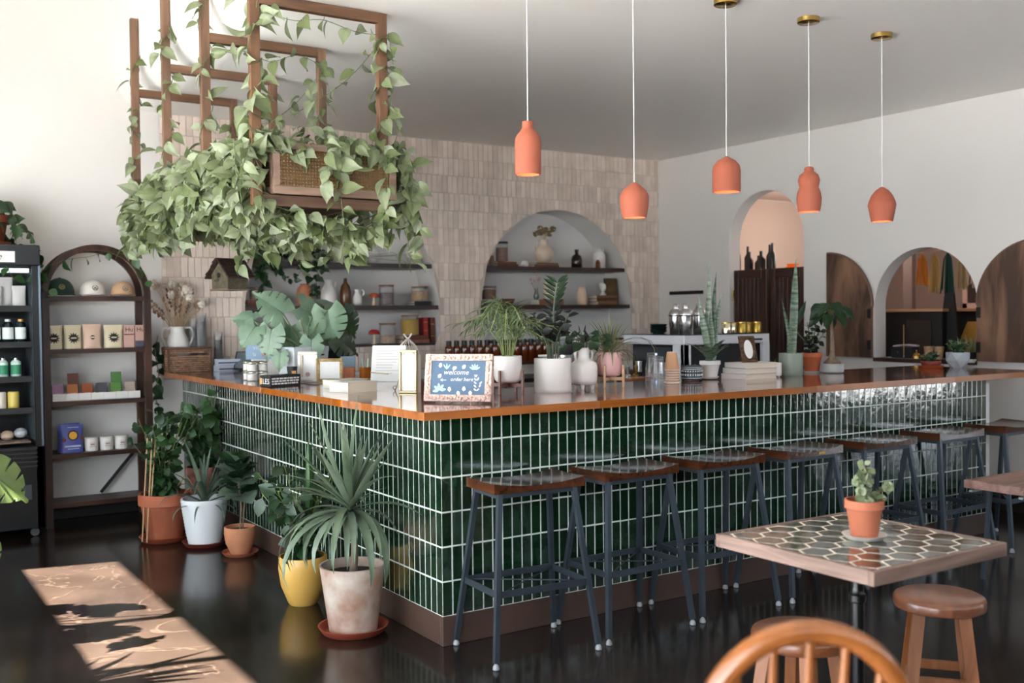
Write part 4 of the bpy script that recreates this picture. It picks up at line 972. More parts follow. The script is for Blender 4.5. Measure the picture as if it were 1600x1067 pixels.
# ================================================================== PLANT AND VESSEL BUILDERS
random.seed(5)
def pot_profile(kind, r_, h):
    if kind == 'terra': return [(r_*.66, 0), (r_*.68, .004), (r_*.9, h*.74), (r_*.93, h*.76), (r_, h*.77), (r_, h), (r_*.91, h), (r_*.86, h*.7)]
    if kind == 'cyl': return [(r_*.93, 0), (r_*.98, .006), (r_, .02), (r_, h*.98), (r_*.985, h), (r_*.94, h), (r_*.93, h*.8)]
    if kind == 'round': return [(r_*.55, 0), (r_*.8, h*.03), (r_*.94, h*.12), (r_, h*.3), (r_*.99, h*.97), (r_*.97, h), (r_*.92, h), (r_*.91, h*.8)]
    if kind == 'bowl': return [(r_*.6, 0), (r_*.75, h*.1), (r_*.97, h*.5), (r_, h*.95), (r_*.97, h), (r_*.9, h), (r_*.86, h*.7)]
    if kind == 'taper': return [(r_*.7, 0), (r_*.72, .004), (r_*.98, h*.96), (r_, h), (r_*.93, h), (r_*.88, h*.8)]
    if kind == 'egg': return [(r_*.55, 0), (r_*.62, .01), (r_*.9, h*.4), (r_, h*.75), (r_*.98, h*.98), (r_*.96, h), (r_*.9, h), (r_*.88, h*.8)]
def potted(name, label, loc, kind, r_, h, m, saucer=None, group=None, ribs=0, rz=0, cat='plant', z0=None):
    t = thing(name, label, cat, loc, rz, group); zb = 0
    if saucer:
        sr, sm = saucer; obj('saucer', G().lathe([(sr*.8, 0), (sr*.86, .003), (sr, .022*sr/.1), (sr*.95, .022*sr/.1), (sr*.82, .008), (1e-4, .008)], 32, cap=False), sm, t); zb = .009
    if z0 is not None: zb = z0
    pr = pot_profile(kind, r_, h)
    if ribs:
        q = []; 
        for i in range(ribs*2+1): u = i/(ribs*2); q.append((r_*(.68+.32*u**.8)+(.0035 if i % 2 else 0), .004+(h-.012)*u))
        pr = [(r_*.66, 0)]+q+[(r_*1.0, h), (r_*.92, h), (r_*.88, h*.8)]
    obj('pot', G().lathe([(a, b+zb) for a, b in pr], 40, cap=False).lathe([(pr[0][0], zb), (pr[0][0]*.99, zb+.001)], 40), m, t, smooth=50)
    obj('soil', G().lathe([(1e-4, zb+h*.875), (pr[-1][0]*1.0, zb+h*.86)], 24, cap=False), soil, t)
    return t, zb+h*.86
def leafput(t, kind, pos, d, nrm, s_, idx=None, nm='leaf'):
    me = LF[kind][idx] if idx is not None else random.choice(LF[kind]); mpart(t, nm, me, aim(pos, d, nrm, s_))
def stemmy(t, z, kind, n_st, h, spread, every, sc, seed, m=None, lean_=(0, 0), rad=.003, nleaf=None, side=1.0, hang=.1, cnt=None, name='stems'):
    random.seed(seed); g = G()
    for i in range(n_st):
        a = 2*PI*i/n_st+rnd(-.4, .4); hh = h*rnd(.6, 1); s_ = spread*rnd(.4, 1)
        P2 = [(rnd(-.02, .02), rnd(-.02, .02), z-.01), (s_*.35*math.cos(a)+lean_[0]*.3, s_*.35*math.sin(a)+lean_[1]*.3, z+hh*.5), (s_*math.cos(a)+lean_[0], s_*math.sin(a)+lean_[1], z+hh)]
        vine(t, g, P2, kind, every, sc, side, rad, hang, cnt)
    obj(name, g, m or stem_m, t, stuff=True)
def rosette(t, z, kind, n_, s_, el0, el1, seed, idxf=None, c=(0, 0), dz=0):
    random.seed(seed)
    for i in range(n_):
        u = i/max(1, n_-1); a = i*2.399+rnd(-.2, .2); el = el0+(el1-el0)*u+rnd(-.12, .12)
        d = Vector((math.cos(a)*math.cos(el), math.sin(a)*math.cos(el), math.sin(el))); n2 = Vector((-math.cos(a)*math.sin(el), -math.sin(a)*math.sin(el), math.cos(el)))
        leafput(t, kind, Vector((c[0]+.01*math.cos(a), c[1]+.01*math.sin(a), z+dz*u)), d, n2, rnd(*s_), idxf(u) if idxf else None)
W = ZT

# ------------------------------------------------------------------ floor plants by the left side of the bar
# yucca in a lime-washed pot
limewash = mat('limewashed_clay', '#cbbfb2', .85, col2='#9a6f58', var_scale=7, bump=.35, bump_scale=25)
t, z = potted('potted_yucca', 'large spiky yucca in a lime-washed clay pot by the bar corner', (-.235, .44, 0), 'taper', .155, .31, limewash, (.165, terra_d))
P2 = along([(.0, .0, z-.02), (.012, .0, z+.12), (-.005, .01, z+.27)], 14)
obj('trunk', G().tube(P2, [.02-.006*i/13 for i in range(14)], 10), bark, t)
random.seed(11)
for i in range(78):
    u = i/77; a = i*2.399; zz = z+.27+.05*u; el = -.75+2.05*u+rnd(-.15, .15); ix = 0 if el > .75 else (1 if el > .3 else (2 if el > -.2 else 3)); s_ = rnd(.62, 1.0)*(1.0 if ix < 3 else 1.25)
    el2 = max(el, .05) if ix >= 2 else el
    d = Vector((math.cos(a)*math.cos(el2), math.sin(a)*math.cos(el2), math.sin(el2))); n2 = Vector((-math.cos(a)*math.sin(el2), -math.sin(a)*math.sin(el2), math.cos(el2)))
    if math.sin(a)*0+math.cos(a)*math.cos(el2) > .35 and el2 < .9: s_ *= .42 if math.cos(a) > .6 else .7
    leafput(t, 'yucca', Vector((-.003, .01, zz)), d, n2, s_, ix)
leafput(t, 'yucca', Vector((0, .01, z+.3)), Vector((.15, -.62, .78)), Vector((0, .5, .5)), 1.0, 0)
leafput(t, 'yucca', Vector((0, .01, z+.3)), Vector((-.22, .35, 1)), Vector((-1, 0, .2)), 1.12, 0)
leafput(t, 'yucca', Vector((0, .01, z+.3)), Vector((-.05, -.2, 1)), Vector((-1, 0, .2)), 1.15, 0)
# yellow pot with glossy bush
t, z = potted('yellow_pot_plant', 'glossy dark bush in a round yellow pot beside the yucca', (-.25, 1.03, 0), 'egg', .125, .25, mat('yellow_glaze', '#cda050', .35))
stemmy(t, z, 'zzg', 13, .5, .24, .032, (.8, 1.25), 3, lean_=(-.02, .0))
obj('new_shoot', G().tube(along([(0, 0, z), (.03, -.03, z+.3), (.02, -.05, z+.62)], 14), [.012, .012, .013, .014, .018, .02, .022, .024, .024, .023, .02, .016, .01, .004], 8), midleaf, t)
# small terracotta pot, broad leaves
t, z = potted('fiddle_leaf_fig', 'broad-leaved young fig in a small pale terracotta pot by the bar', (-.17, 2.29, 0), 'egg', .097, .17, terra_l, (.112, terra))
g = G(); g.tube(along([(0, 0, z), (.01, 0, z+.15), (-.005, .0, z+.3)], 8), .006, 6).tube(along([(.02, .01, z), (.03, 0, z+.15), (.05, .0, z+.26)], 8), .005, 6); obj('stems', g, bark, t)
random.seed(8)
for i in range(26):
    a = i*2.399; u = i/25; el = .0+1.1*u+rnd(-.1, .2); d = Vector((math.cos(a)*math.cos(el), math.sin(a)*math.cos(el), math.sin(el)))
    leafput(t, 'big', Vector((0, 0, z+.20+.2*u)), d, Vector((-math.cos(a)*math.sin(el)-.3, -math.sin(a)*math.sin(el)-.3, math.cos(el)+.2)), rnd(.6, .85))
# white ribbed pot with aloe
t, z = potted('potted_aloe', 'aloe with arching toothed leaves in a tall white ribbed pot', (-.27, 2.70, 0), 'taper', .148, .30, mat('white_ribbed_glaze', '#dfe3e6', .5), (.145, mat('red_saucer', '#6e2b25', .5)), ribs=13)
rosette(t, z, 'aloe', 17, (.75, 1.15), .5, 1.45, 4, lambda u: 1 if u < .55 else (0 if u < .75 else 2), dz=.03)
for a in (3.6, 4.2, 4.9, 5.3): leafput(t, 'aloe', Vector((.1*math.cos(a), .1*math.sin(a), z)), Vector((math.cos(a), math.sin(a), .25)), Vector((0, 0, 1)), .5, 1)
# large terracotta pot with climbing leafy vine
t, z = potted('potted_vine', 'bushy green vine on stakes in the largest terracotta pot', (-.45, 3.0, 0), 'terra', .165, .31, terra, (.165, terra_d))
g = G()
for a, b in ((-.14, 0), (-.11, .03), (-.16, .04)): g.tube([(a, b-.1, .02 if a < -.12 else z-.1), (a+.05, b-.08, z+.42)], .0045, 6)
obj('stake', g, mat('bamboo', '#b99a74', .6), t)
stemmy(t, z, 'oval', 15, .62, .24, .028, (.85, 1.35), 12, lean_=(.03, .0), cnt=[240])
t2_, z2 = potted('potted_creeper', 'mottled red clay pot of heart-leaved creeper raised behind the aloe', (-.14, 3.22, .24), 'terra', .105, .2, mat('mottled_red_clay', '#8c4a3a', .7, col2='#b98d80', var_scale=12))
obj('plant_stool', G().rbox(-.11, .11, -.11, .11, -.03, -.001, .004).bar((-.09, -.09, -.03), (-.09, -.09, -.24), .02, .02).bar((.09, -.09, -.03), (.09, -.09, -.24), .02, .02).bar((.09, .09, -.03), (.09, .09, -.24), .02, .02).bar((-.09, .09, -.03), (-.09, .09, -.24), .02, .02), dark_wood, t2_)
stemmy(t2_, z2, 'mid', 13, .55, .22, .035, (.8, 1.35), 13, cnt=[230], hang=.5)
t = thing('wire_loop_ornament', 'small twisted tan wire loops standing in the terracotta pot', 'ornament', (-.33, 2.96, .27))
obj('loop', G().tube(along([(-.03, 0, 0), (-.045, 0, .08), (0, 0, .13), (.045, 0, .08), (.01, 0, .05), (-.01, .01, .0)], 24), .003, 6).tube(along([(.03, 0, 0), (.05, 0, .1), (.0, 0, .15), (-.02, 0, .09)], 18), .003, 6), mat('tan_wire', '#b3936f', .5), t)
# monstera standing by the window; only leaf tips reach into the frame
t, z = potted('floor_monstera', 'monstera with broad split leaves reaching in at the left picture edge', (-1.86, 1.55, 0), 'cyl', .17, .3, mat('grey_planter', '#8e8b86', .7))
random.seed(31); g = G()
def mleaf(t, g, base, tip, nrm, s_, kind='monst', idx=0, d=None):
    mid = (Vector(base)+Vector(tip))*.5+Vector((0, 0, .08)); g.tube(along([base, mid, tip], 10), .005, 6)
    dd = d or ((Vector(tip)-Vector(base)).normalized()*.6+Vector((0, 0, -.5))); leafput(t, kind, Vector(tip), Vector(dd), Vector(nrm), s_, idx)
wm = Matrix.Translation((-1.86, 1.55, 0)).inverted()
mleaf(t, g, (0, 0, z), wm @ Vector((-1.66, 1.40, .77)), (-.3, -.7, .7), 1.0, 'fmon', d=Vector((.72, -.1, -.6)))
mleaf(t, g, (0, 0, z), wm @ Vector((-1.72, 1.25, .47)), (-.2, -.7, .7), .7, 'fmon', d=Vector((.35, -.3, -.75)))
for i in range(8):
    a = i*2.399; hh = rnd(.25, .7); tp = Vector((-abs(rnd(.1, .3)*math.cos(a))-.02, rnd(.15, .4)*math.sin(a)-.1, z+hh)); mleaf(t, g, (0, 0, z), tp, rv()*.4+Vector((-.5, -.2, .8)), rnd(.8, 1.1), 'monst', i % 2, Vector((-abs(math.cos(a)), math.sin(a), -.5)))
obj('stems', g, stem_m, t)
t, z = potted('window_yucca', 'spiky yucca by the window, seen only through its jagged floor shadow', (-2.45, .62, 0), 'cyl', .17, .35, mat('black_planter', '#222222', .6))
obj('trunk', G().tube([(0, 0, z), (0, 0, .75)], .02, 8), bark, t)
rosette(t, .75, 'yucca', 34, (.9, 1.25), -.1, 1.4, 14, lambda u: 1 if u < .5 else 0, dz=.08)

# ------------------------------------------------------------------ pothos on the fridge
t, z = potted('fridge_top_pothos', 'dark pothos in a terracotta pot on top of the drinks fridge', (-1.36, 3.86, 1.985), 'terra', .115, .2, terra_d, (.13, terra))
random.seed(41); g = G(); cnt = [110]
for i in range(12):
    a = 2*PI*i/12+rnd(-.2, .2); r_ = rnd(.12, .2); vine(t, g, [(.05*math.cos(a), .05*math.sin(a), z), (.1*math.cos(a), .1*math.sin(a), z+rnd(.06, .16)), (r_*math.cos(a), r_*math.sin(a), z-.02), (r_*1.15*math.cos(a), r_*1.15*math.sin(a)-.02, z-rnd(.05, .2))], 'philo', .033, (.9, 1.5), cnt=cnt)
vine(t, g, [(.1, -.05, z), (.22, -.1, z-.1), (.30, -.14, z-.3), (.27, -.2, z-.42), (.34, -.12, z-.5)], 'mid', .05, (.8, 1.1))
vine(t, g, [(.30, -.1, z-.35), (.45, -.06, z-.27), (.62, -.04, z-.24), (.78, -.03, z-.2), (.95, -.03, z-.26), (1.03, -.02, z-.42)], 'mid', .085, (.8, 1.15), hang=1.3)
vine(t, g, [(-.02, -.14, z), (.0, -.2, z-.15), (.06, -.24, z-.32), (.11, -.26, z-.42)], 'mid', .09, (.8, 1.2), hang=1)
obj('vines', g, stem_m, t, stuff=True)
t = thing('dark_trailing_vine', 'dark twisting vine hanging down between shelf unit and wicker basket', 'vine', (-.245, 4.0, 1.5))
g = G(); vine(t, g, [(.02, 0, -.15), (0, 0, -.28), (.02, .0, -.45), (-.01, 0, -.6), (.04, -.02, -.75), (.1, -.04, -.88)], 'philo', .035, (.8, 1.4), rad=.004)
obj('stem', g, bark, t)

# ------------------------------------------------------------------ left run of the worktop
t = thing('wicker_basket', 'brown woven wicker basket at the far end of the worktop', 'basket', (-.01, 4.0, W), R(-4))
g = G(); w_, d_, h = .165, .11, .175
for r_ in range(11):
    z = .008+r_*.0158; n_ = 64
    P2 = []
    for i in range(n_+1):
        a = 2*PI*i/n_; c_, s_ = math.cos(a), math.sin(a); sx = (abs(c_)**.35)*(1 if c_ > 0 else -1); sy = (abs(s_)**.35)*(1 if s_ > 0 else -1)
        o = .006*math.sin(i*PI/2+(PI if r_ % 2 else 0)); P2.append(((w_+o)*sx, (d_+o)*sy, z))
    if r_ == 8: 
        g.tube([p for p in P2 if not (abs(p[0]) < .04 and p[1] < 0)][:30], .008, 5)
        g.tube([p for p in P2 if not (abs(p[0]) < .04 and p[1] < 0)][30:46], .008, 5)
    else: g.tube(P2, .008, 5)
obj('weave', g, mat('wicker', '#8d6a52', .7, var=.5, var_scale=50), t, smooth=60, stuff=True)
obj('rim', G().tube([((w_+.004)*(abs(math.cos(a))**.35)*(1 if math.cos(a) > 0 else -1), (d_+.004)*(abs(math.sin(a))**.35)*(1 if math.sin(a) > 0 else -1), h+.006) for a in [2*PI*i/48 for i in range(49)]], .010, 6), mat('wicker_dark', '#5a3d2c', .7), t)
for sx in (-1, 1):
    for sy in (-1, 1): obj('corner_stake', G().tube([(sx*w_*.97, sy*d_*.97, 0), (sx*w_*.97, sy*d_*.97, h)], .007, 6), mat('wicker_dark', '#5a3d2c', .7), t)
obj('lining', G().box(-w_+.01, w_-.01, -d_+.01, d_-.01, .002, .09), mat('wicker_inside', '#3a281e', .9), t, smooth=0)
t = thing('white_jug_vase', 'white two-handled jug vase holding dried flowers behind the basket', 'vase', (-.05, 4.10, W+.16))
obj('vessel', G().lathe([(.06, -.155), (.075, -.14), (.088, -.03), (.086, .04), (.072, .1), (.055, .14), (.052, .165), (.06, .185), (.056, .185), (.048, .165)], 30), white_g, t)
for s_ in (-1, 1): obj('handle', G().tube(along([(s_*.05, 0, .17), (s_*.10, 0, .175), (s_*.12, 0, .12), (s_*.1, 0, .06), (s_*.08, 0, .02)], 18), .008, 8), white_g, t)
random.seed(17); g = G()
ft = thing('dried_flower_bouquet', 'bouquet of dried brown and cream flowers in the white jug', 'flowers', (-.05, 4.10, W+.33))
for i in range(46):
    a = rnd(0, 2*PI); r_ = rnd(.03, .19); h = rnd(.14, .36); tip = Vector((r_*math.cos(a)*1.15, r_*math.sin(a)*.6, h)); g.tube([(.01*math.cos(a), .01*math.sin(a), -.06), tip*.5, tip], .0018, 4)
    if i % 4 == 0 or i % 8 == 3:
        q = G()
        for k in range(30): q.ball(tip+rv().normalized()*.022, .011, 6)
        obj('flower_head', q, dried_w, ft)
    elif i % 4 == 1:
        q = G()
        for k in range(10):
            d = (rv().normalized()*.8+Vector((0, 0, .5))).normalized(); q.tube([tip, tip+d*.018, tip+d*.036], [.001, .007, .001], 4, flat=.3)
        obj('flower_head', q, dried, ft)
    elif i % 4 == 2:
        q = G()
        for k in range(8): p_ = tip*(.55+.06*k); q.ball(p_+rv()*.008, .008, 6, sz=1.6)
        obj('seed_head', q, mat('dried_dark', '#7a5c46', .9, rand=.3), ft)
    else: 
        q = G()
        for k in range(6): d = rv()*.02; q.tube([tip*(.6+.07*k), tip*(.66+.07*k)+d], [.004, .0005], 4)
        obj('seed_head', q, dried, ft)
obj('stems', g, dried, ft, stuff=True)
def cup_stack(name, label, loc, r0, r1, ch_, n_, step, m, group=None, top=None, up=True):
    t = thing(name, label, 'cups', loc, rnd(0, 3), group)
    for i in range(n_):
        z = i*step
        if up: pr = [(r0, z+.0), (r1, z+ch_), (r1+.002, z+ch_+.003), (r1-.001, z+ch_+.003), (r0-.002, z+.003)]
        else: pr = [(r0+.003, z), (r0+.003, z+.005), (r0, z+.006), (r1, z+ch_), (r1-.004, z+ch_+.0005), (1e-4, z+ch_-.004)]
        c_ = obj('cup', G().lathe(pr, 24, cap=False), m, t)
        if not up: obj('rim', G().lathe([(r0+.0035, z-.0), (r0+.0045, z+.002), (r0+.0035, z+.0045)], 24, cap=False), top or m, c_)
    return t
cup_stack('clear_cup_stack', 'tallest stack of clear plastic cups behind the basket', (.13, 4.09, W), .030, .042, .1, 22, .0165, clear, 'clear cup stacks at the far end')
cup_stack('clear_cup_stack', 'medium clear cup stack just left of the tallest stack', (.075, 4.12, W), .028, .038, .1, 19, .0165, clear, 'clear cup stacks at the far end')
cup_stack('clear_cup_stack', 'shorter clear cup stack between tallest stack and tablet stand', (.25, 4.05, W), .026, .034, .1, 13, .0165, clear, 'clear cup stacks at the far end')
t = thing('straw_holder', 'paper straws and lids bundled in a white cup behind basket', 'straws', (.03, 4.15, W+.13)); g = G()
obj('holder', G().lathe([(.035, -.128), (.045, .09), (.043, .09)], 20), white_m, t)
for i in range(14): a = i*.45; g = G().tube([(.02*math.cos(a), .02*math.sin(a), -.1), (.04*math.cos(a), .035*math.sin(a), .135)], .0035, 5); obj('straw', g, paper, t)
t = thing('tablet_on_stand', 'tablet on a tilted black stand beside the white boxes', 'tablet', (.36, 3.72, W), R(-30))
obj('screen', G().rbox(-.095, .095, -.005, .005, -.0, .17, .003), black, t, loc=(0, 0, .012), rot=(R(-38), 0, 0)); obj('display', G().box(-.085, .085, -.0062, -.0055, .012, .158), mat('screen_glass', '#5d6a70', .08), t, loc=(0, 0, .012), rot=(R(-38), 0, 0), smooth=0)
obj('stand', G().bar((0, .11, .004), (0, .06, .09), .05, .006).rbox(-.06, .06, .0, .13, 0, .008, .002), black_m, t, smooth=0)
for i, nm in enumerate(('lower pale blue carton lying under the tablet', 'upper pale blue carton lying behind the tablet')):
    t = thing('pale_carton', nm, 'box', (.25+.01*i, 3.86, W+.047*i), R(6-9*i), 'pale cartons by the tablet'); obj('carton', G().rbox(-.085, .085, -.07, .07, 0, .045, .002), mat('pale_blue_card', '#b9c0cb', .6), t, smooth=0)
    obj('stripe', G().box(-.0855, .0855, -.0715, -.07, .014, .024), mat('navy_print', '#2c3a66', .6), t, smooth=0)
# birdhouse hung by a wire
t = thing('birdhouse', 'rustic mossy wooden birdhouse with a bark roof, hanging left of the niche', 'birdhouse', (.02, 3.0, 1.665), R(-70))
mossy = mat('mossy_wood', '#5d5442', .95, var=.4, var_scale=25, bump=.8, bump_scale=40)
g = G().prism([(-.085, 0), (.085, 0), (.09, .11), (0, .2), (-.09, .11)], -.085, .085, 'xz'); obj('body', g, mossy, t, smooth=0)
obj('entry_hole', G().lathe([(.018, 0), (.018, .003)], 18), mat('hole_dark', '#0d0a08', .9), t, loc=(-.01, -.0852, .105), rot=(PI/2, 0, 0)); obj('perch', G().tube([(-.01, -.08, .07), (-.012, -.125, .068)], .005, 6), bark, t)
brk = mat('bark_roof', '#3f2c25', .95, var=.5, var_scale=20, bump=1, bump_scale=45)
for s_ in (-1, 1):
    for k in range(5):
        a0 = Vector((s_*.005, 0, .222)); a1 = Vector((s_*.128, 0, .088)); u0, u1 = k/5, (k+1.25)/5; p_, q_ = a0.lerp(a1, u0), a0.lerp(a1, min(1, u1)); n_ = Vector((s_*.74, 0, .68))*.006*(1+.3*(k % 2))
        obj('shingle', G().add([p_+Vector((0, -.115, 0)), p_+Vector((0, .115, 0)), q_+Vector((0, .115+rnd(-.006, .006), 0))+n_, q_+Vector((0, -.115+rnd(-.006, .006), 0))+n_, p_+Vector((0, -.115, -.01)), p_+Vector((0, .115, -.01)), q_+Vector((0, .115, -.006)), q_+Vector((0, -.115, -.006))], [(0, 1, 2, 3), (7, 6, 5, 4), (0, 4, 5, 1), (1, 5, 6, 2), (2, 6, 7, 3), (3, 7, 4, 0)]), brk, t, smooth=0)
obj('twig_trim', G().tube([(-.095, -.09, .005), (.095, -.09, .008)], .007, 6).tube([(.095, -.09, .005), (.098, .09, .01)], .007, 6), bark, t)
obj('hanging_wire', G().tube([(0, 0, .22), (-.0, .0, .44)], .0015, 4), bark, t)
# stacked lidded jars, blue sign, black box
t = thing('blue_counter_sign', 'pale blue card sign with white lettering and an orange dot', 'sign', (.27, 3.02, W+.115), R(-20))
obj('support', G().rbox(-.1, .1, .004, .01, -.115, .06, .001), white_m, t, smooth=0)
obj('card', G().rbox(-.135, .135, -.004, .004, 0, .125, .001), mat('sky_blue_card', '#8fabc4', .7), t, smooth=0); obj('dot', G().lathe([(.014, 0), (.014, .001)], 18), mat('orange_print', '#d9835e', .7), t, loc=(-.01, -.0042, .035), rot=(PI/2, 0, 0))
text('vitamin', .045, white_m, t, (-.02, -.0045, .083)); text('la', .035, white_m, t, (-.075, -.0045, .035)); text('you', .035, white_m, t, (.06, -.0045, .035))
jar_m = mat('cream_wax', '#e3ddd4', .6)
k_ = 0
JP = ['front bottom', 'front top', 'second bottom', 'second top', 'third bottom', 'third top', 'back bottom', 'back top']
for i in range(4):
    for j in range(2):
        t = thing('candle_jar', 'squat glass candle jar with cream wax, '+JP[k_]+' of the stack by the blue sign', 'candle', (-.015+.075*(i % 2)+.01*(i//2), 2.47+.105*(i//2)+.02*(i % 2), W+.062*j), 0, 'candle jars stacked by the blue sign'); k_ += 1
        obj('wax', G().lathe([(.031, .004), (.031, .045), (1e-4, .045)], 22), jar_m, t); obj('jar', G().lathe([(.033, 0), (.0345, .004), (.0345, .052)], 22, cap=False), jar_glass, t); obj('lid', G().lathe([(.035, .052), (.035, .059), (.033, .061)], 22), mat('tin_lid', '#a39a88', .35, .7), t)
t = thing('tall_glass_jar', 'clear glass jar of beige samples just right of the candle jars', 'jar', (.10, 2.74, W)); obj('jar', G().lathe([(.04, 0), (.043, .005), (.043, .08)], 24, cap=False), jar_glass, t); obj('filling', G().lathe([(.038, .004), (.038, .06), (1e-4, .062)], 22), mat('beige_fill', '#b79f88', .8, var=.4, var_scale=60), t); obj('lid', G().lathe([(.045, .08), (.045, .09)], 24), walnut, t)
t = thing('black_product_box', 'long black printed box lying at the edge of worktop', 'box', (-.035, 1.90, W), R(17))
obj('box', G().rbox(-.11, .11, -.05, .05, 0, .066, .001), black_m, t, smooth=0)
text('LES', .045, white_m, t, (-.1105, -.008, .03), rot=(PI/2, 0, -PI/2)); obj('badge', G().box(-.1112, -.11, -.052, -.03, .014, .05).box(.0, .0001, 0, .0001, 0, .0001), mat('orange_badge', '#d9a064', .6), t, loc=(0, .082, 0), smooth=0)
g = G(); random.seed(3)
for r_ in range(3):
    x = -.1
    while x < .095: l = rnd(.008, .03); g.box(x, min(x+l, .1), -.0508, -.05, .012+r_*.015, .021+r_*.015); x += l+.005
obj('small_print', g, white_m, t, smooth=0)
t = thing('black_sample_cup', 'small black printed cup with orange mark on the white planter front', 'cup', (.13, 2.14, W)); obj('cup', G().lathe([(.022, 0), (.033, .1), (.03, .1)], 20), black_m, t); obj('badge', G().box(-.014, .014, -.0305, -.029, .05, .075), mat('orange_badge', '#d9a064', .6), t, smooth=0); obj('print', G().box(-.01, .01, -.028, -.0265, .028, .042), white_m, t, smooth=0)
# monstera in a square white planter
t = thing('potted_monstera', 'pale green monstera in a square white planter on the worktop', 'plant', (.31, 2.42, W), R(17))
g = G(); 
for (a, z) in ((.085, 0),): pass
def sqpot(g, r0, r1, h, th=.008):
    vs = []
    for r_, z in ((r0, 0), (r1, h), (r1-th, h), (r1-th-.01, h*.8)):
        for sx, sy in ((-1, -1), (1, -1), (1, 1), (-1, 1)): vs.append((sx*r_, sy*r_, z))
    g.add(vs, [(0, 1, 2, 3)][::1]+[(i*4+j, i*4+(j+1) % 4, (i+1)*4+(j+1) % 4, (i+1)*4+j) for i in range(3) for j in range(4)]+[(12, 13, 14, 15)])
sqpot(g, .085, .10, .215); g.xf(Matrix.Diagonal((1.45, .95, 1, 1))); obj('planter', g, mat('galvanised_white', '#cfd3d6', .5, var=.1, var_scale=4), t, smooth=0); obj('soil', G().box(-.1, .1, -.1, .1, .155, .165), soil, t, smooth=0)
g = G(); random.seed(52)
# leaf list: position of the leaf base in the room, pointing direction, facing, size, mesh
ML = [((.16, 2.60, 1.40), (-.25, -.1, -1), (-.6, -.8, .2), .85, 0, 'monst'), ((.07, 2.65, 1.42), (-.6, .1, -.8), (-.5, -.8, .3), .8, 1, 'monst'),
      ((.25, 2.62, 1.50), (-.45, 0, .35), (-.5, -.8, .5), 1.0, 0, 'monst'), ((.36, 2.6, 1.55), (.5, .1, -.25), (-.5, -.8, .5), 1.0, 1, 'monst'),
      ((.44, 2.6, 1.48), (.2, .0, -1), (-.5, -.9, .2), .8, 1, 'monst'), ((.54, 2.58, 1.52), (.15, -.05, -1), (-.45, -.85, .25), 1.05, 0, 'monst'),
      ((.66, 2.62, 1.50), (.5, 0, -.8), (-.4, -.8, .5), .95, 0, 'monstd'), ((.60, 2.58, 1.34), (1, .1, -.6), (-.3, -.9, .6), 1.05, 0, 'monstd'),
      ((.40, 2.52, 1.33), (-.1, -.25, -1), (-.5, -.9, .2), .78, 1, 'monst'), ((.18, 2.5, 1.25), (-.15, -.1, -1), (-.6, -.8, .2), .55, 1, 'monst'),
      ((.48, 2.62, 1.36), (.6, .1, -.5), (-.3, -.8, .5), .8, 1, 'monst'), ((.32, 2.68, 1.42), (-.1, .2, -.9), (-.5, -.8, .4), .9, 1, 'monst'),
      ((.10, 2.75, 1.46), (-.5, .3, .1), (-.5, -.6, .6), .75, 1, 'monst'), ((.56, 2.7, 1.56), (.6, .3, .1), (-.5, -.7, .6), .8, 1, 'monst')]
M0 = (Matrix.Translation((.37, 2.60, W)) @ Matrix.Rotation(R(17), 4, 'Z')).inverted(); Mr = M0.to_3x3()
for p_, d, n_, s_, ix, kd in ML:
    q = M0 @ Vector(p_); g.tube(along([(rnd(-.05, .05), rnd(-.05, .05), .16), q*.55+Vector((0, 0, .1)), q], 10), .0045, 6)
    leafput(t, kd, q, Mr @ Vector(d), Mr @ Vector(n_), s_, ix if kd == 'monst' else 0)
obj('stems', g, stem_m, t)
random.seed(61)
# frames, tablets, cups, books near the till
def frame(name, label, loc, rz, w_, h, bw, m, face_m, lean_=.2, ornate=0, d=.014, group=None, stand=True, cat='picture frame'):
    t = thing(name, label, cat, loc, rz, group); rt = (-lean_, 0, 0)
    for x0, x1, z0, z1 in ((-w_/2, w_/2, 0, bw), (-w_/2, w_/2, h-bw, h), (-w_/2, -w_/2+bw, bw, h-bw), (w_/2-bw, w_/2, bw, h-bw)):
        obj('moulding', G().rbox(x0, x1, -d/2, d/2, z0, z1, .003), m, t, rot=rt)
    obj('picture', G().box(-w_/2+bw*.8, w_/2-bw*.8, -.003, .003, bw*.8, h-bw*.8), face_m, t, rot=rt, smooth=0)
    if ornate:
        g = G(); n_ = int((w_+h)*2/ornate)
        per = 2*(w_+h)-4*bw
        for i in range(n_):
            s_ = per*i/n_; a, b = w_-bw, h-bw; 
            if s_ < a: p_ = (-a/2+s_, bw/2)
            elif s_ < a+b: p_ = (a/2, bw/2+s_-a)
            elif s_ < 2*a+b: p_ = (a/2-(s_-a-b), h-bw/2)
            else: p_ = (-a/2, h-bw/2-(s_-2*a-b))
            g.ball((p_[0]+rnd(-.2, .2)*bw, -d/2, p_[1]+rnd(-.2, .2)*bw), bw*rnd(.2, .34), 6, sz=rnd(.6, 1.3))
        obj('carving', g, m, t, rot=rt, stuff=True)
    if stand: obj('strut', G().bar((0, d/2+h*.6*math.sin(lean_)+.003, h*.58), (0, h*.45+lean_*h*.5, .004), .03, .004), m, t, smooth=0)
    return t
off_w = mat('ivory_paint', '#ddd6cb', .5); antique = mat('antique_gold', '#b59a6b', .4, .5, var=.4, var_scale=30)
t = frame('white_photo_frame', 'white photo frame with a gold bar, leaning left of the gold frame', (.24, 2.16, W), R(-25), .125, .19, .02, off_w, paper, .12)
obj('gold_bar', G().rbox(-.036, -.03, -.011, -.007, .03, .165, .001), antique, t, rot=(-.12, 0, 0)); obj('pink_stain', G().ball((.0, -.004, .045), .014, 8, sz=1.1), mat('pink_print', '#c9a3a8', .8), t, rot=(-.12, 0, 0))
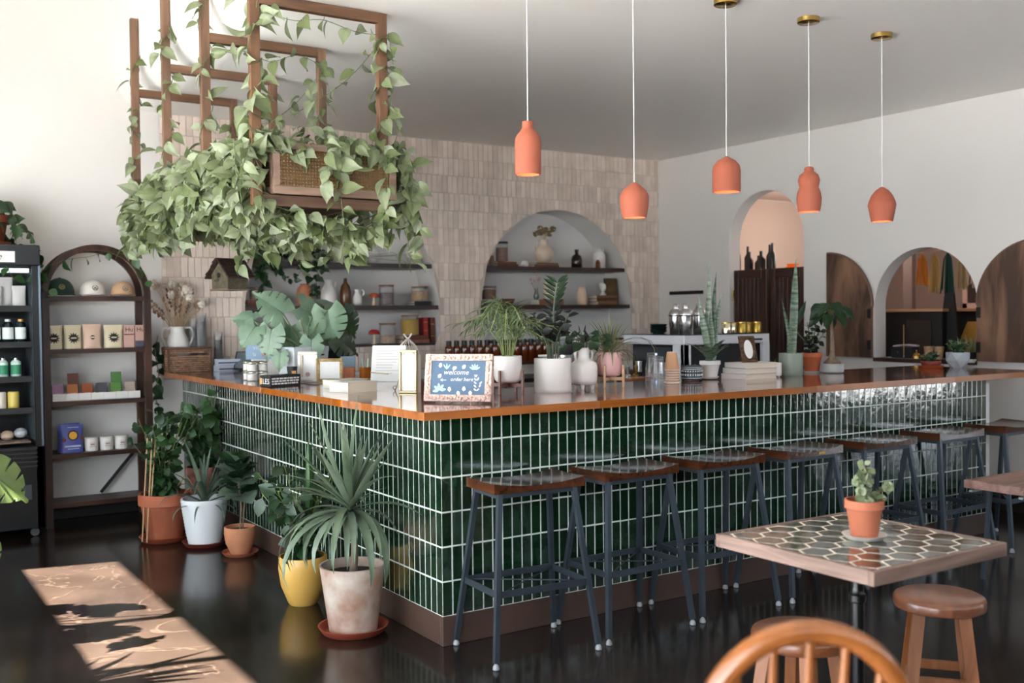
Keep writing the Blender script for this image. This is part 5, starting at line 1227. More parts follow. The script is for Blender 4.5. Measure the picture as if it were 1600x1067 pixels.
frame('gold_ornate_frame', 'small ornate gold picture frame with a blank white card', (.33, 2.02, W), R(-25), .165, .15, .022, antique, paper, .2, .012)
t = thing('grey_cards', 'loose grey cards and folded leaflets lying before the gold frame', 'cards', (.14, 1.96, W), R(-35))
for i in range(6): obj('card', G().rbox(-.045, .045, -.03, .03, 0, .001, .0002), mat('grey_card_%d' % (i % 2), ('#9aa0aa', '#c7c3c0')[i % 2], .5), t, loc=(rnd(-.05, .06), rnd(-.03, .03), .0015+i*.0045), rot=(rnd(-.03, .03), rnd(-.1, .1), rnd(-1, 1)), smooth=0)
t = thing('point_of_sale_screen', 'slate grey point of sale screen tilted back on its stand', 'screen', (.60, 2.60, W), R(-35))
obj('screen', G().rbox(-.135, .135, -.008, .008, 0, .20, .005), mat('slate_grey', '#3d4650', .4), t, loc=(0, .02, .075), rot=(R(42), 0, 0)); obj('stand', G().prism([(-.07, 0), (.09, 0), (.03, .14), (-.03, .09)], -.09, .09, 'yz'), black_m, t, smooth=0)
t = thing('folded_apron', 'crumpled white cloth bundle behind the gold frame', 'cloth', (.47, 2.62, W+.0)); g = G(); n1, n2 = 16, 8; vs = []
for j in range(n2+1):
    for i in range(n1): a = 2*PI*i/n1; b = PI/2*j/n2; q = 1+.14*noise.noise(Vector((math.cos(a)*2.4, math.sin(a)*2.4, b*3))); vs.append((.12*math.cos(a)*math.cos(b)*q, .08*math.sin(a)*math.cos(b)*q, .002+.185*math.sin(b)*q))
g.add(vs, [(j*n1+i, j*n1+(i+1) % n1, (j+1)*n1+(i+1) % n1, (j+1)*n1+i) for j in range(n2) for i in range(n1)]); obj('cloth', g, mat('light_linen', '#c9cacb', .9, bump=.5, bump_scale=20), t, smooth=80)
t = thing('blue_card_reader', 'light blue-grey tablet card reader propped behind the clay cup', 'tablet', (.56, 2.27, W), R(-30)); obj('slab', G().rbox(-.05, .05, -.005, .005, 0, .15, .004), mat('blue_grey_plastic', '#7f95a6', .4), t, rot=(-.25, 0, 0)); obj('foot', G().rbox(-.04, .04, 0, .07, 0, .006, .002), black_m, t)
t = thing('clay_cup', 'smooth orange clay cup beside the amber glass', 'cup', (.50, 2.13, W+.0)); obj('cup', G().lathe([(.043, 0), (.047, .003), (.048, .082), (.045, .082), (.044, .01), (1e-4, .008)], 30, cap=False), mat('salmon_clay', '#cf8462', .7), t)
t = thing('amber_pen_glass', 'amber glass tumbler holding pale green pens', 'pen holder', (.60, 2.08, W)); obj('glass', G().lathe([(.036, 0), (.038, .08), (.036, .08)], 24, cap=False), amber_o, t)
obj('brass_ring', G().lathe([(.037, .0), (.037, .01)], 24), brass, t)
for i in range(4): a = i*1.6+.4; obj('pen', G().tube([(.01*math.cos(a), .01*math.sin(a), .005), (.03*math.cos(a), .02*math.sin(a), .135)], .005, 6), mat('mint_plastic', '#a8c4a6', .4), t)
def book(label, loc, rz, w_, d_, h, cover, group, pages=True, name='book'):
    t = thing(name, label, 'book', loc, rz, group)
    obj('cover', G().rbox(-w_/2, w_/2, -d_/2, d_/2, 0, .003, .001).rbox(-w_/2, w_/2, -d_/2, d_/2, h-.003, h, .001).rbox(-w_/2, -w_/2+.004, -d_/2, d_/2, 0, h, .001), cover, t, smooth=0)
    obj('pages', G().box(-w_/2+.004, w_/2-.006, -d_/2+.005, d_/2-.005, .003, h-.003), mat('page_block', '#d8cdbb', .9), t, smooth=0); return t
cream_c = mat('cream_cover', '#dcd5c9', .6)
book('thick cream book nearest the worktop edge, left of the tall menu frame', (.11, 1.165, W), R(17), .217, .15, .055, cream_c, 'cream books by the till')
book('cream book lying just behind the thick cream book', (.19, 1.46, W), R(17), .21, .15, .05, cream_c, 'cream books by the till')
t = thing('white_clipboard', 'white menu sheet standing angled behind the books', 'clipboard', (.62, 1.80, W), R(-45)); obj('sheet', G().rbox(-.11, .11, -.004, .004, 0, .23, .001), paper, t, rot=(-.22, 0, 0), smooth=0)
g = G()
for r_ in range(9): g.box(-.08, rnd(.02, .08), -.0048, -.004, .05+r_*.018, .053+r_*.018)
obj('writing', g, mat('faint_ink', '#b4b0aa', .8), t, rot=(-.22, 0, 0), smooth=0); obj('strut', G().bar((0, .03, .13), (0, .12, .004), .03, .004), antique, t)
obj('pen', G().tube([(-.1, -.03, .06), (.02, -.035, .05)], .003, 6), antique, t)
t = thing('wire_basket_ornament', 'cream wire cage ornament with a bow on top, behind the menu sheet', 'ornament', (.92, 2.1, W))
for i in range(10): a = 2*PI*i/10; obj('wire', G().tube(along([(.02*math.cos(a), .02*math.sin(a), .0), (.075*math.cos(a), .075*math.sin(a), .08), (.065*math.cos(a), .065*math.sin(a), .19), (.01*math.cos(a), .01*math.sin(a), .255)], 12), .0028, 5), off_w, t)
obj('bow', G().tube(along([(-.03, 0, .29), (0, 0, .26), (.03, 0, .29)], 9), .006, 6), off_w, t)
t = thing('gold_easel', 'small curly gold wire easel beside the tall menu frame', 'easel', (.33, 1.04, W), R(-30)); obj('wire', G().tube(along([(-.03, 0, 0), (-.01, .01, .06), (.02, 0, .16)], 12), .0025, 5).tube(along([(.03, 0, 0), (.0, .01, .08), (.025, 0, .17)], 12), .0025, 5).tube(along([(0, .06, 0), (.01, .03, .08), (.02, 0, .15)], 12), .0025, 5).tube(along([(-.03, 0, .002), (-.04, -.02, .02), (-.03, -.03, .03), (-.02, -.02, .02), (-.03, -.01, .01)], 14), .002, 5), antique, t)
t = frame('tall_menu_frame', 'tall narrow ivory and gold frame with a printed list', (.285, .86, W), R(-48), .10, .228, .012, mat('pale_gold', '#bfae86', .4, .5), paper, .03, 0, .03, stand=False)
g = G()
for r_ in range(8): g.box(-.022, .022, -.0040, -.003, .04+r_*.017, .042+r_*.017)
obj('writing', g, mat('faint_ink', '#b4b0aa', .8), t, rot=(-.03, 0, 0), smooth=0); obj('crest', G().tube(along([(-.03, 0, .205), (-.015, 0, .218), (0, 0, .213), (.015, 0, .218), (.03, 0, .205)], 14), .005, 6), mat('pale_gold', '#bfae86', .4, .5), t); obj('box_side', G().rbox(-.05, .05, .012, .06, 0, .2, .002), off_w, t, smooth=0)
# welcome sign
rose = mat('whitewashed_rose_frame', '#ddc8be', .6, col2='#b58f80', var_scale=90)
t = frame('welcome_sign', 'blue chalk welcome sign in an ornate pinkish carved frame, at bar corner', (.165, .135, W+.008), R(-50), .33, .222, .032, rose, mat('slate_blue_board', '#51687f', .8), .17, .011, .018, stand=False, cat='sign')
rt = (-.17+PI/2, 0, 0)
def on(x, z, dy=-.0034): c_, s_ = math.cos(-.17), math.sin(-.17); return (x, dy*c_-z*s_, z*c_+dy*s_)
text('welcome', .034, white_m, t, on(-.012, .136), rt, shear=.3, ext=.0004); text('order here', .025, white_m, t, on(.018, .103), rt, shear=.2, ext=.0004)
g = G(); 
def pl(P_): g.prism(P_, 0, .0006, 'xy')
pl([(-.083, .0985), (-.083, .1015), (-.058, .1015), (-.058, .0985)]); pl([(-.088, .1), (-.076, .108), (-.078, .1), (-.076, .092)])
o = obj('arrow', g, white_m, t, loc=on(0, 0), rot=rt, smooth=0)
g = G(); mint = mat('mint_paint', '#a4c9bd', .8); random.seed(77)
def chalk_leaf(g, cx, cz, a, L, w_): g.prism([(cx+L*u*math.cos(a)-v*w_*math.sin(a), cz+L*u*math.sin(a)+v*w_*math.cos(a)) for u, v in ((0, 0), (.35, 1), (.8, .7), (1, 0), (.8, -.7), (.35, -1))], 0, .0006, 'xy')
for i in range(5): chalk_leaf(g, .08, .148, PI*(.15+.7*i/4), .03, .005)
for i in range(3): chalk_leaf(g, -.058, .15, PI*(.3+.4*i/2), .03, .0035)
for i in range(5): chalk_leaf(g, -.09, .052, PI*(.05+.25*i), .034, .008)
o = obj('mint_leaf_drawing', g, mint, t, loc=on(0, 0), rot=rt, smooth=0); g = G()
for cx, cz, a in ((-.092, .157, 1.4), (-.03, .15, .5), (.02, .152, 1.0), (-.04, .045, 1.6), (.0, .05, -1.2), (.03, .048, 1.5), (.062, .052, -1.5), (-.1, .11, .8)): chalk_leaf(g, cx, cz, a, .024, .009)
for i in range(5): chalk_leaf(g, .092+.014*math.sin(i), .05+.016*i, .7+.4*(i % 2), .018, .004); chalk_leaf(g, .092, .05+.016*i, 2.4, .018, .004)
obj('white_leaf_drawing', g, off_w, t, loc=on(0, 0), rot=rt, smooth=0)
obj('easel_foot', G().tube([(-.06, -.01, -.008), (-.06, .0, .01), (-.06, .1, -.004)], .0025, 6).tube([(.07, -.01, -.008), (.07, .0, .01), (.07, .1, -.004)], .0025, 6).tube([(-.06, .1, -.004), (0, .05, .16), (.07, .1, -.004)], .002, 6), antique, t)

# ------------------------------------------------------------------ front run of the worktop
def stand_plant(name, label, loc, r_, h, zlift, m, legm, rz):
    t, z = potted(name, label, loc, 'round', r_, h, m, z0=zlift)
    for i in range(4):
        a = rz+i*PI/2; obj('stand_leg', G().rbox(r_+.006, r_+.02, -.006, .006, 0, zlift+h*.48, .002), legm, t, rot=(0, 0, a), smooth=0)
    for i in range(2): obj('stand_bar', G().rbox(-r_-.006, r_+.006, -.006, .006, zlift-.022-.0001*i, zlift-.003, .001), legm, t, rot=(0, 0, rz+i*PI/2), smooth=0)
    return t, z
t, z = stand_plant('parlour_palm', 'feathery parlour palm in a white pot on a walnut stand', (.66, .47, W), .073, .138, .058, white_g, walnut_leg, R(28))
random.seed(71); g = G(); ex = G(); cnt = 0
for i in range(24):
    a = i*2.399+rnd(-.2, .2); L = rnd(.13, .28); up = rnd(.14, .3); x1, y1_ = L*math.cos(a)*1.0, L*math.sin(a)*.9
    P2 = along([(.02*math.cos(a), .02*math.sin(a), z), (x1*.35, y1_*.35, z+up), (x1, y1_, z+up*rnd(.5, 1.05))], 14); g.tube(P2, .002, 4)
    for k in range(4, 14):
        d = (P2[k]-P2[k-1]).normalized(); sd = d.cross(Vector((0, 0, 1))).normalized()
        for s_ in (-1, 1): put_leaf(t, 'thin', aim(P2[k], d*.8+sd*s_*.75+Vector((0, 0, .05)), Vector((0, 0, 1))+rv()*.4, rnd(.6, .95)*(1-.03*abs(k-8))*.8), None if cnt < 298 else ex); cnt += 1
obj('foliage', ex, palm_m, t, stuff=True, smooth=0)
obj('stems', g, mat('palm_stem', '#8a9a5e', .6), t, stuff=True)
t, z = potted('zz_plant', 'dark zamioculcas plant in a large white cylinder pot, centre of bar', (.915, .43, W), 'cyl', .098, .178, white_m)
random.seed(72); g = G(); cl = along([(0, 0, z), (.005, 0, z+.15), (.02, .01, z+.3), (.035, 0, z+.42)], 16)
g.tube(cl, .006, 6)
for k in range(6, 16):
    d = (cl[k]-cl[k-1]).normalized()
    for s_ in (-1, 1): mpart(t, 'leaf', LF['zz'][k % 2] if k < 11 else LF['zzg'][0], aim(cl[k], Vector((s_*.8, -s_*.25, .65)), Vector((-.2, -.9, .3)), (rnd(.75, 1.0), rnd(.9, 1.15), 1)) @ Matrix.Diagonal((.5, 1, 1, 1)))
for bx, by, hx_, hy_, hh, n_ in ((-.02, .01, -.06, .02, .2, 5), (.03, .0, .09, -.03, .26, 9), (-.03, -.02, -.11, -.05, .17, 5), (.02, .03, .06, .1, .24, 7), (0, -.02, .0, -.08, .19, 6), (.01, .02, -.05, .1, .25, 7)):
    c2 = along([(bx, by, z), (bx+(hx_-bx)*.3, by+(hy_-by)*.3, z+hh*.6), (hx_, hy_, z+hh)], 12); g.tube(c2, .0045, 6)
    for k in range(12-n_, 12):
        sd = Vector((math.cos(k*2.4), math.sin(k*2.4), 0)); mpart(t, 'leaf', LF['zz'][k % 2], aim(c2[k], sd+Vector((0, 0, .4)), Vector((-.3, -.6, .6))+rv()*.3, rnd(.8, 1.1)))
obj('stems', g, mat('dark_stem', '#46503a', .5), t)
t = thing('white_amphora_vase', 'matt white two-handled footed vase with dark round-leaved sprigs', 'vase', (1.165, .49, W))
obj('vessel', G().lathe([(.05, .022), (.066, .028), (.073, .05), (.074, .12), (.068, .142), (.05, .155), (.032, .165), (.029, .19), (.034, .215), (.038, .225), (.033, .225), (.026, .19)], 36), white_g, t, smooth=60)
for s_ in (-1, 1): obj('handle', G().tube(along([(s_*.030, 0, .212), (s_*.052, 0, .21), (s_*.058, 0, .18), (s_*.05, 0, .158)], 14), .007, 8), white_g, t)
for a in (.8, 2.4, 3.9, 5.5): obj('foot', G().lathe([(.008, 0), (.014, .03)], 12, (.045*math.cos(a), .045*math.sin(a), 0)), white_g, t)
random.seed(73)
sp = thing('dark_leaf_sprigs', 'sprigs of dark striped rounded leaves in the white footed vase', 'foliage', (1.165, .49, W+.225)); g = G()
for i in range(26):
    a = rnd(0, 2*PI); r_ = rnd(.02, .11); p_ = Vector((r_*math.cos(a), r_*math.sin(a), rnd(.0, .12))); g.tube([(0, 0, -.06), p_*.5+Vector((0, 0, .02)), p_], .0015, 4)
    leafput(sp, 'big', p_, Vector((math.cos(a), math.sin(a), rnd(-.6, .4))), Vector((-.3, -.7, .6))+rv()*.4, rnd(.24, .36), 1)
obj('stems', g, mat('dark_stem', '#46503a', .5), sp)
t, z = stand_plant('spider_plant', 'small striped spider plant in a pink pot on a pale wood stand', (1.345, .49, W), .066, .135, .062, mat('pink_glaze', '#d6a6a2', .35), ash, R(30))
rosette(t, z, 'spider', 66, (.75, 1.25), .15, 1.5, 74, lambda u: 2 if u < .3 else (1 if u < .65 else 0), dz=.02)
for a_ in (5.2, 5.6): leafput(t, 'spider', Vector((.03, -.03, z+.06)), Vector((math.cos(a_), math.sin(a_), .5)), Vector((0, 0, 1)), 1.7, 2)
for nm, x, y, n_, dn in (('front clear upturned cup stack left of the paper cups', 1.73, .53, 5, 0), ('clear upturned cup stack just behind the paper cups', 1.80, .66, 6, 0)):
    cup_stack('clear_cup_stack', nm, (x, y, W), .042, .030, .095, n_, .016, clear, 'clear cup stacks by the paper cups', up=False)
t = cup_stack('paper_cup_stack', 'upturned stack of kraft paper cups on the bar', (1.885, .585, W), .044, .029, .105, 6, .0145, mat('kraft_cup', '#c79a76', .8), top=paper, up=False)
obj('cup_base', G().lathe([(.028, .1775), (.028, .179)], 22), paper, t)
t, z = potted('patterned_pot_succulent', 'tiny pale succulent in a navy pot with white diamond pattern', (2.055, .60, W+.004), 'cyl', .063, .085, mat('navy_glaze', '#2a3b49', .4), (.055, mat('pink_base', '#c9a196', .6)), z0=.004)
g = G()
for i in range(26): a = 2*PI*i/26; c_, s_ = math.cos(a)*.0637, math.sin(a)*.0637; g.ball((c_, s_, .057), .0042, 6, sz=1.3); g.ball((c_, s_, .034), .0042, 6, sz=1.8)
obj('white_pattern', g, white_m, t, stuff=True); obj('pattern_ring', G().lathe([(.0637, .068), (.0637, .072)], 36, cap=False).lathe([(.0637, .079), (.0637, .081)], 36, cap=False).lathe([(.0637, .014), (.0637, .017)], 36, cap=False), white_m, t)
random.seed(75)
for i in range(14): a = i*2.4; leafput(t, 'thin', Vector((.02, -.02, z+.005)), Vector((math.cos(a), math.sin(a), rnd(.5, 1.5))), Vector((0, 0, 1)), .22)
t, z = potted('snake_plant', 'snake plant with tall banded leaves in a small white pot', (2.235, .63, W+.006), 'terra', .064, .1, white_m, (.055, white_m))
random.seed(76)
for d, s_, ix, nm in (((.03, 0, 1), 1.28, 0, 0), ((.12, .0, 1), 1.2, 1, 0), ((-.17, .06, 1), .92, 0, 0), ((.2, -.06, 1), .9, 2, 0), ((.06, .05, 1), .85, 1, 0), ((-.05, 0, 1), .7, 2, 0), ((.1, -.03, 1), .55, 0, 0)):
    mpart(t, 'leaf', LF['snake'][ix], aim((rnd(-.015, .015), rnd(-.015, .015), z-.01), d, Vector((-.5, -.8, .1)), (1.0, s_*1.15, 1.0)))
for a_ in (2.5, 3.2, 5.9, .2, 4.3, 5.2): leafput(t, 'snakes', Vector((0, 0, z-.005)), Vector((math.cos(a_)*.6, math.sin(a_)*.6, .9)), Vector((0, 0, 1)), rnd(.75, 1.15), 0)
leafput(t, 'snakes', Vector((0, 0, z)), Vector((-.55, -.35, .65)), Vector((0, 0, 1)), 1.4, 1)
for i in range(3):
    book('%s white book of the stack under the oval-mat frame' % ('bottom', 'middle', 'top')[i], (2.50+.004*i, .56-.003*i, W+.0335*i), R(3-4*i), .29-.02*i, .2, .032, mat('white_linen_cover', '#d6d1cc', .7), 'white books stacked on the front run')
brz = mat('carved_bronze', '#6b4a30', .5, .3, col2='#3a2618', var_scale=60)
t = frame('oval_mat_frame', 'carved bronze wooden frame with an oval blank mat, on white books', (2.475, .53, W+.0985), R(-8), .118, .168, .024, brz, brz, .24, .009, .014)
t.rotation_euler.y = 0; obj('oval_mat', G().lathe([(.031, 0), (.031, .001)], 36), paper, t, loc=(0, -.0055+.084*.2377, .084*.971), rot=(-.24+PI/2, 0, 0), smooth=0).scale = (1.05, 1.9, 1)
t, z = potted('white_pot_seedling', 'little seedling in a white footed pot beside the white books', (2.68, .53, W+.0), 'cyl', .052, .082, white_g, z0=.009)
for a in (.8, 2.4, 3.9, 5.5): obj('foot', G().lathe([(.01, 0), (.012, .012)], 10, (.03*math.cos(a), .03*math.sin(a), 0)), white_g, t)
rosette(t, z, 'thin', 11, (.35, .5), .3, 1.3, 78)
t, z = potted('sage_pot_snake_plant', 'tallest snake plant, one broad leaf, in a sage green pot', (2.875, .56, W), 'cyl', .076, .145, mat('sage_glaze', '#7f8a7e', .5))
for d, s_, ix, wd in (((.055, 0, 1), 1.52, 2, 1.25), ((.0, 0, 1), .95, 0, .7), ((-.16, .02, 1), .72, 0, .6), ((-.22, 0, 1), .95, 1, .35), ((.12, .04, 1), .62, 1, .8), ((-.08, -.03, 1), .5, 2, .9)):
    mpart(t, 'leaf', LF['snake'][ix], aim((rnd(-.02, .02), rnd(-.02, .02), z-.01), d, Vector((-.55, -.8, .1)), (wd, s_, 1.1)))
mpart(t, 'leaf', lance('long_leaf', dkleaf, .2, .035), aim((.06, .02, z+.18), Vector((.45, -.1, .85)), Vector((-.5, -.8, .2)), 1.05)); obj('stem', G().tube(along([(.01, .01, z), (.03, .02, z+.12), (.06, .02, z+.2)], 8), .004, 6), stem_m, t)
t, z = potted('terracotta_zz_plant', 'small dark zz plant in an orange terracotta pot with white saucer', (3.235, .70, W), 'terra', .07, .125, mat('bright_terracotta', '#b8613f', .7), (.062, white_m))
stemmy(t, z, 'zz', 7, .24, .12, .028, (.6, .85), 79, rad=.003)
t = thing('ponytail_palm', 'ponytail-trunked plant with drooping leaves in a grey stone bowl', 'plant', (3.30, .585, W))
obj('bowl', G().lathe([(.06, 0), (.072, .006), (.076, .025), (.073, .04), (.075, .058), (.07, .063), (.062, .058), (1e-4, .055)], 34), mat('grey_stoneware', '#aeb0ae', .5, var=.15), t)
obj('trunk', G().tube(along([(0, 0, .05), (0, 0, .075), (0, 0, .11), (.002, 0, .17), (-.004, 0, .3), (-.01, 0, .36)], 16), [.052, .055, .056, .052, .04, .028, .02, .017, .016, .015, .014, .013, .012, .011, .01, .008], 12), bark, t)
random.seed(81); g = G()
for i in range(17):
    a = i*2.399; r_ = rnd(.02, .07); p_ = Vector((-.01+r_*math.cos(a), r_*math.sin(a), .36+rnd(-.02, .11))); g.tube(along([(-.01, 0, .34), Vector((-.01, 0, .43))*.6+p_*.4, p_], 8), .0025, 5)
    leafput(t, 'big', p_, Vector((math.cos(a)*.8, math.sin(a)*.8, -.5)), Vector((-.3, -.6, .8))+rv()*.4, (rnd(.3, .4), rnd(.5, .65), .5), 1)
obj('stems', g, stem_m, t)
t, z = potted('red_bowl_succulents', 'low red clay bowl of jade succulents at the right of the bar', (4.265, .515, W), 'bowl', .07, .042, mat('red_clay_bowl', '#8f4238', .6), (.088, mat('orange_saucer', '#b5562f', .6)))
stemmy(t, z, 'oval', 16, .06, .07, .014, (.35, .55), 82)
t, z = potted('geometric_planter', 'faceted white-grey concrete planter with mixed succulents', (4.415, .405, W+.0), 'bowl', .001, .001, white_m)
for c_ in list(t.children): bpy.data.objects.remove(c_)
g = G(); rg = [(.05, 0, 0), (.086, .055, PI/6), (.080, .11, 0)]; vs = []
for r_, z_, o_ in rg:
    for i in range(6): a = 2*PI*i/6+o_; vs.append((r_*math.cos(a), r_*math.sin(a), z_))
fs = [tuple(reversed(range(6)))]
for k in range(2):
    for i in range(6):
        j = (i+1) % 6
        if k == 0: fs += [(i, j, 6+i), (j, 6+j, 6+i)]
        else: fs += [(6+i, 12+j, 12+i), (6+i, 6+j, 12+j)]
for i in range(6): vs.append((.072*math.cos(2*PI*i/6), .072*math.sin(2*PI*i/6), .105))
for i in range(6): vs.append((.068*math.cos(2*PI*i/6), .068*math.sin(2*PI*i/6), .085))
fs += [(12+i, 12+(i+1) % 6, 18+(i+1) % 6, 18+i) for i in range(6)]+[(18+i, 18+(i+1) % 6, 24+(i+1) % 6, 24+i) for i in range(6)]
g.add(vs, fs); obj('planter', g, mat('pale_concrete', '#a9b2b8', .6), t, smooth=0); obj('soil', G().lathe([(1e-4, .096), (.064, .092)], 12, cap=False), soil, t)
stemmy(t, .095, 'oval', 16, .085, .085, .016, (.35, .6), 83)
rosette(t, .1, 'spider', 26, (.5, .75), .4, 1.5, 84, lambda u: 0, c=(.04, .02))
# plant on the hex table
t, z = potted('table_succulent', 'trailing jade-like succulent in a terracotta pot on the hex-tiled table', (.50, -1.865, .755), 'terra', .0605, .115, mat('plain_terracotta', '#b4684b', .75, var=.1), (.069, mat('pale_saucer', '#cdc8be', .6)))
sv = LF['jade'] = [oval('round_leaf', mat('grey_green_leaf', '#93a07c', rand=.25, var=.2, **lf), .022, 1.6, fold=.1, droop=.1)]
random.seed(85); g = G()
for P2 in ([(0, 0, z), (.005, 0, z+.06), (.0, .0, z+.125)], [(.01, .01, z), (.015, 0, z+.05), (.01, -.01, z+.1)], [(-.01, 0, z), (-.03, -.01, z+.03), (-.045, -.02, z+.045)], [(.02, 0, z), (.05, .0, z+.02), (.085, -.02, z+.045), (.1, -.02, z+.05)], [(0, 0, z), (-.015, .01, z+.06), (-.01, .01, z+.09)], [(.02, -.02, z), (.04, -.03, z+.02)], [(-.02, -.02, z), (-.03, -.03, z+.02)], [(.01, .02, z), (.02, .02, z+.07)]):
    P3 = along(P2, 16) if len(P2) > 2 else [Vector(P2[0]).lerp(Vector(P2[1]), q/9) for q in range(10)]
    g.tube(P3, .0018, 4)
    for k in range(len(P3)):
        for _ in range(3 if k % 2 else 2): d = rv().normalized(); mpart(t, 'leaf', sv[0], aim(P3[k]+d*.002, d, rv()+Vector((-.3, -.5, .5)), rnd(.6, 1.05)))
obj('stems', g, mat('red_stem', '#8a5a44', .6), t)
# ================================================================== NICHE SHELVES AND WHAT STANDS ON THEM
random.seed(9)
YN = YB+.06
Z1, Z2, Z3 = 1.945, 1.575, 1.235
for c, side in ((1.42, 'left'), (3.66, 'right')):
    for z, nm in ((Z1, 'upper'), (Z2, 'middle'), (Z3, 'lowest')):
        hw_ = min(.895, math.sqrt(max(0, .9**2-max(0, z-NZC+.0)**2)))-.004
        o = obj('niche_shelf', G().rbox(c-hw_, c+hw_, YB+.0, YB+ND-.001, z-.038 if z > Z3 else NZ0+.001, z, .002), walnut, smooth=0)
        tag(o, '%s dark walnut shelf inside the %s arched niche' % (nm, side), 'shelf', 'shelves in the arched niches')
def vessel(name, label, x, z, prof, m, cat='vase', y=YB+.12, handles=None, seg=26, group=None, lidm=None):
    t = thing(name, label, cat, (x, y, z), 0, group); obj('body', G().lathe(prof, seg, cap=True), m, t, smooth=60)
    for h in (handles or []): obj('handle', G().tube(along(h, 14), .007, 8), m, t)
    return t
def jar(label, x, z, r_, h, fill, fh, y=YB+.11, lid=lid_wood, square=False):
    t = thing('storage_jar', label, 'jar', (x, y, z), 0, 'glass storage jars in the niches')
    obj('filling', G().lathe([(r_*.93, .006), (r_*.93, h*fh), (1e-4, h*fh+.004)], 24), fill, t)
    obj('glass', G().lathe([(r_*.96, 0), (r_, .006), (r_, h*.82), (r_*.9, h*.88), (r_*.9, h*.92)], 28, cap=False), jar_glass, t)
    obj('lid', G().lathe([(r_*.97, h*.92), (r_, h*.94), (r_, h), (r_*.97, h)], 28), lid, t)
    obj('glass_rim', G().lathe([(r_*.92, h*.885), (r_*.96, h*.90), (r_*.92, h*.915)], 28, cap=False), jar_glass, t); return t
def bk(label, x, z, w_, d_, h, col, group, rz=0, upright=False, y=YB+.12):
    t = thing('old_book', label, 'book', (x, y, z), rz, group); m = mat('book_'+col[1:], col, .6, var=.2, var_scale=20)
    if upright:
        obj('cover', G().rbox(-w_/2, w_/2, -d_/2, -d_/2+.006, 0, h, .002).box(-w_/2, -w_/2+.002, -d_/2, d_/2, 0, h).box(w_/2-.002, w_/2, -d_/2, d_/2, 0, h), m, t, smooth=0); obj('pages', G().box(-w_/2+.002, w_/2-.002, -d_/2+.006, d_/2-.003, .003, h-.003), mat('page_block', '#d8cdbb', .9), t, smooth=0)
        obj('spine_band', G().box(-w_/2-.0003, w_/2+.0003, -d_/2-.0008, -d_/2, h*.72, h*.76).box(-w_/2-.0003, w_/2+.0003, -d_/2-.0008, -d_/2, h*.25, h*.28), mat('gilt', '#a98b54', .4, .6), t, smooth=0)
    else:
        obj('cover', G().rbox(-w_/2, w_/2, -d_/2, d_/2, 0, .003, .001).rbox(-w_/2, w_/2, -d_/2, d_/2, h-.003, h, .001).rbox(-w_/2, w_/2, -d_/2, -d_/2+.004, 0, h, .001), m, t, smooth=0); obj('pages', G().box(-w_/2+.003, w_/2-.003, -d_/2+.004, d_/2-.003, .003, h-.003), mat('page_block', '#d8cdbb', .9), t, smooth=0)
def mushroom(label, x, z, r_, h, col):
    t = thing('toy_mushroom', label, 'mushroom', (x, YB+.1, z), 0, 'wooden mushrooms in the left niche')
    obj('stalk', G().lathe([(r_*.42, 0), (r_*.3, h*.3), (r_*.24, h*.72)], 18), mat('cream_stalk', '#d6c3a6', .7), t)
    obj('cap', G().lathe([(r_*.24, h*.66), (r_*.98, h*.66), (r_, h*.72), (r_*.85, h*.88), (r_*.5, h*.98), (1e-4, h)], 26), mat('mushroom_'+col[1:], col, .6), t, smooth=60)
grain = mat('grains', '#8d6a4c', .9, var=.6, var_scale=120, col2='#c6a782'); beans = mat('dried_beans', '#5b4038', .8, var=.6, var_scale=110, col2='#8a6a5a')
pow_ = mat('yellow_powder', '#c79c3c', .9, var=.15); greyish = mat('grey_lavender_tea', '#7a6c6c', .9, var=.5, var_scale=100); pale_pasta = mat('pale_nuts', '#b3907a', .9, var=.5, var_scale=60, col2='#d2b7a0')
cl_ = mat('cream_stoneware', '#d3bba4', .6); cream_v = mat('ivory_stoneware', '#ddd0c4', .6)
# left niche, middle shelf
vessel('white_pitcher', 'white pitcher with one small handle left of the brown bottle vase', 1.30, Z2, [(.05, 0), (.065, .02), (.07, .09), (.062, .14), (.038, .18), (.036, .21), (.044, .225), (.04, .225), (.032, .2)], white_g, 'pitcher', handles=[[(.036, 0, .205), (.062, 0, .215), (.07, 0, .19), (.056, 0, .15)]])
vessel('brown_bottle_vase', 'tall amber brown bottle-shaped vase on left niche middle shelf', 1.455, Z2, [(.04, 0), (.048, .02), (.05, .12), (.04, .17), (.016, .205), (.014, .235), (.016, .24)], mat('brown_glass_vase', '#5a3a1c', .25), 'vase')
vessel('round_white_jug', 'round white jug with ring handle beside an orange-capped mushroom', 1.565, Z2, [(.032, 0), (.046, .02), (.048, .06), (.034, .095), (.026, .11), (.026, .14), (.028, .142)], white_g, 'jug', handles=[[(.028, 0, .125), (.05, 0, .145), (.068, 0, .12), (.058, 0, .09), (.035, 0, .088)]])
mushroom('little wooden mushroom with an orange-brown cap, on middle niche shelf', 1.72, Z2, .048, .112, '#b04f22')
jar('clear jar with wooden lid and grey tea, next to the orange mushroom', 1.845, Z2, .068, .185, greyish, .62)
for i, nm in enumerate(('bottom', 'top')): bk('%s thin black book lying under the nut jar' % nm, 2.18, Z2+.019*i, .17, .14, .018, '#26272c', 'black books in the left niche')
jar('wide jar of nuts standing on two black books', 2.18, Z2+.037, .078, .135, grain, .7)
jar('squat jar at the left end of the left niche, filled with dark beans', .65, Z2+.05, .055, .105, beans, .8)
bk('brown book lying under the dark bean jar', .66, Z2, .2, .15, .024, '#6d3a2c', 'brown books at the left niche end'); bk('second brown book on top of the pile below the bean jar', .66, Z2+.025, .19, .14, .023, '#7b4638', 'brown books at the left niche end')
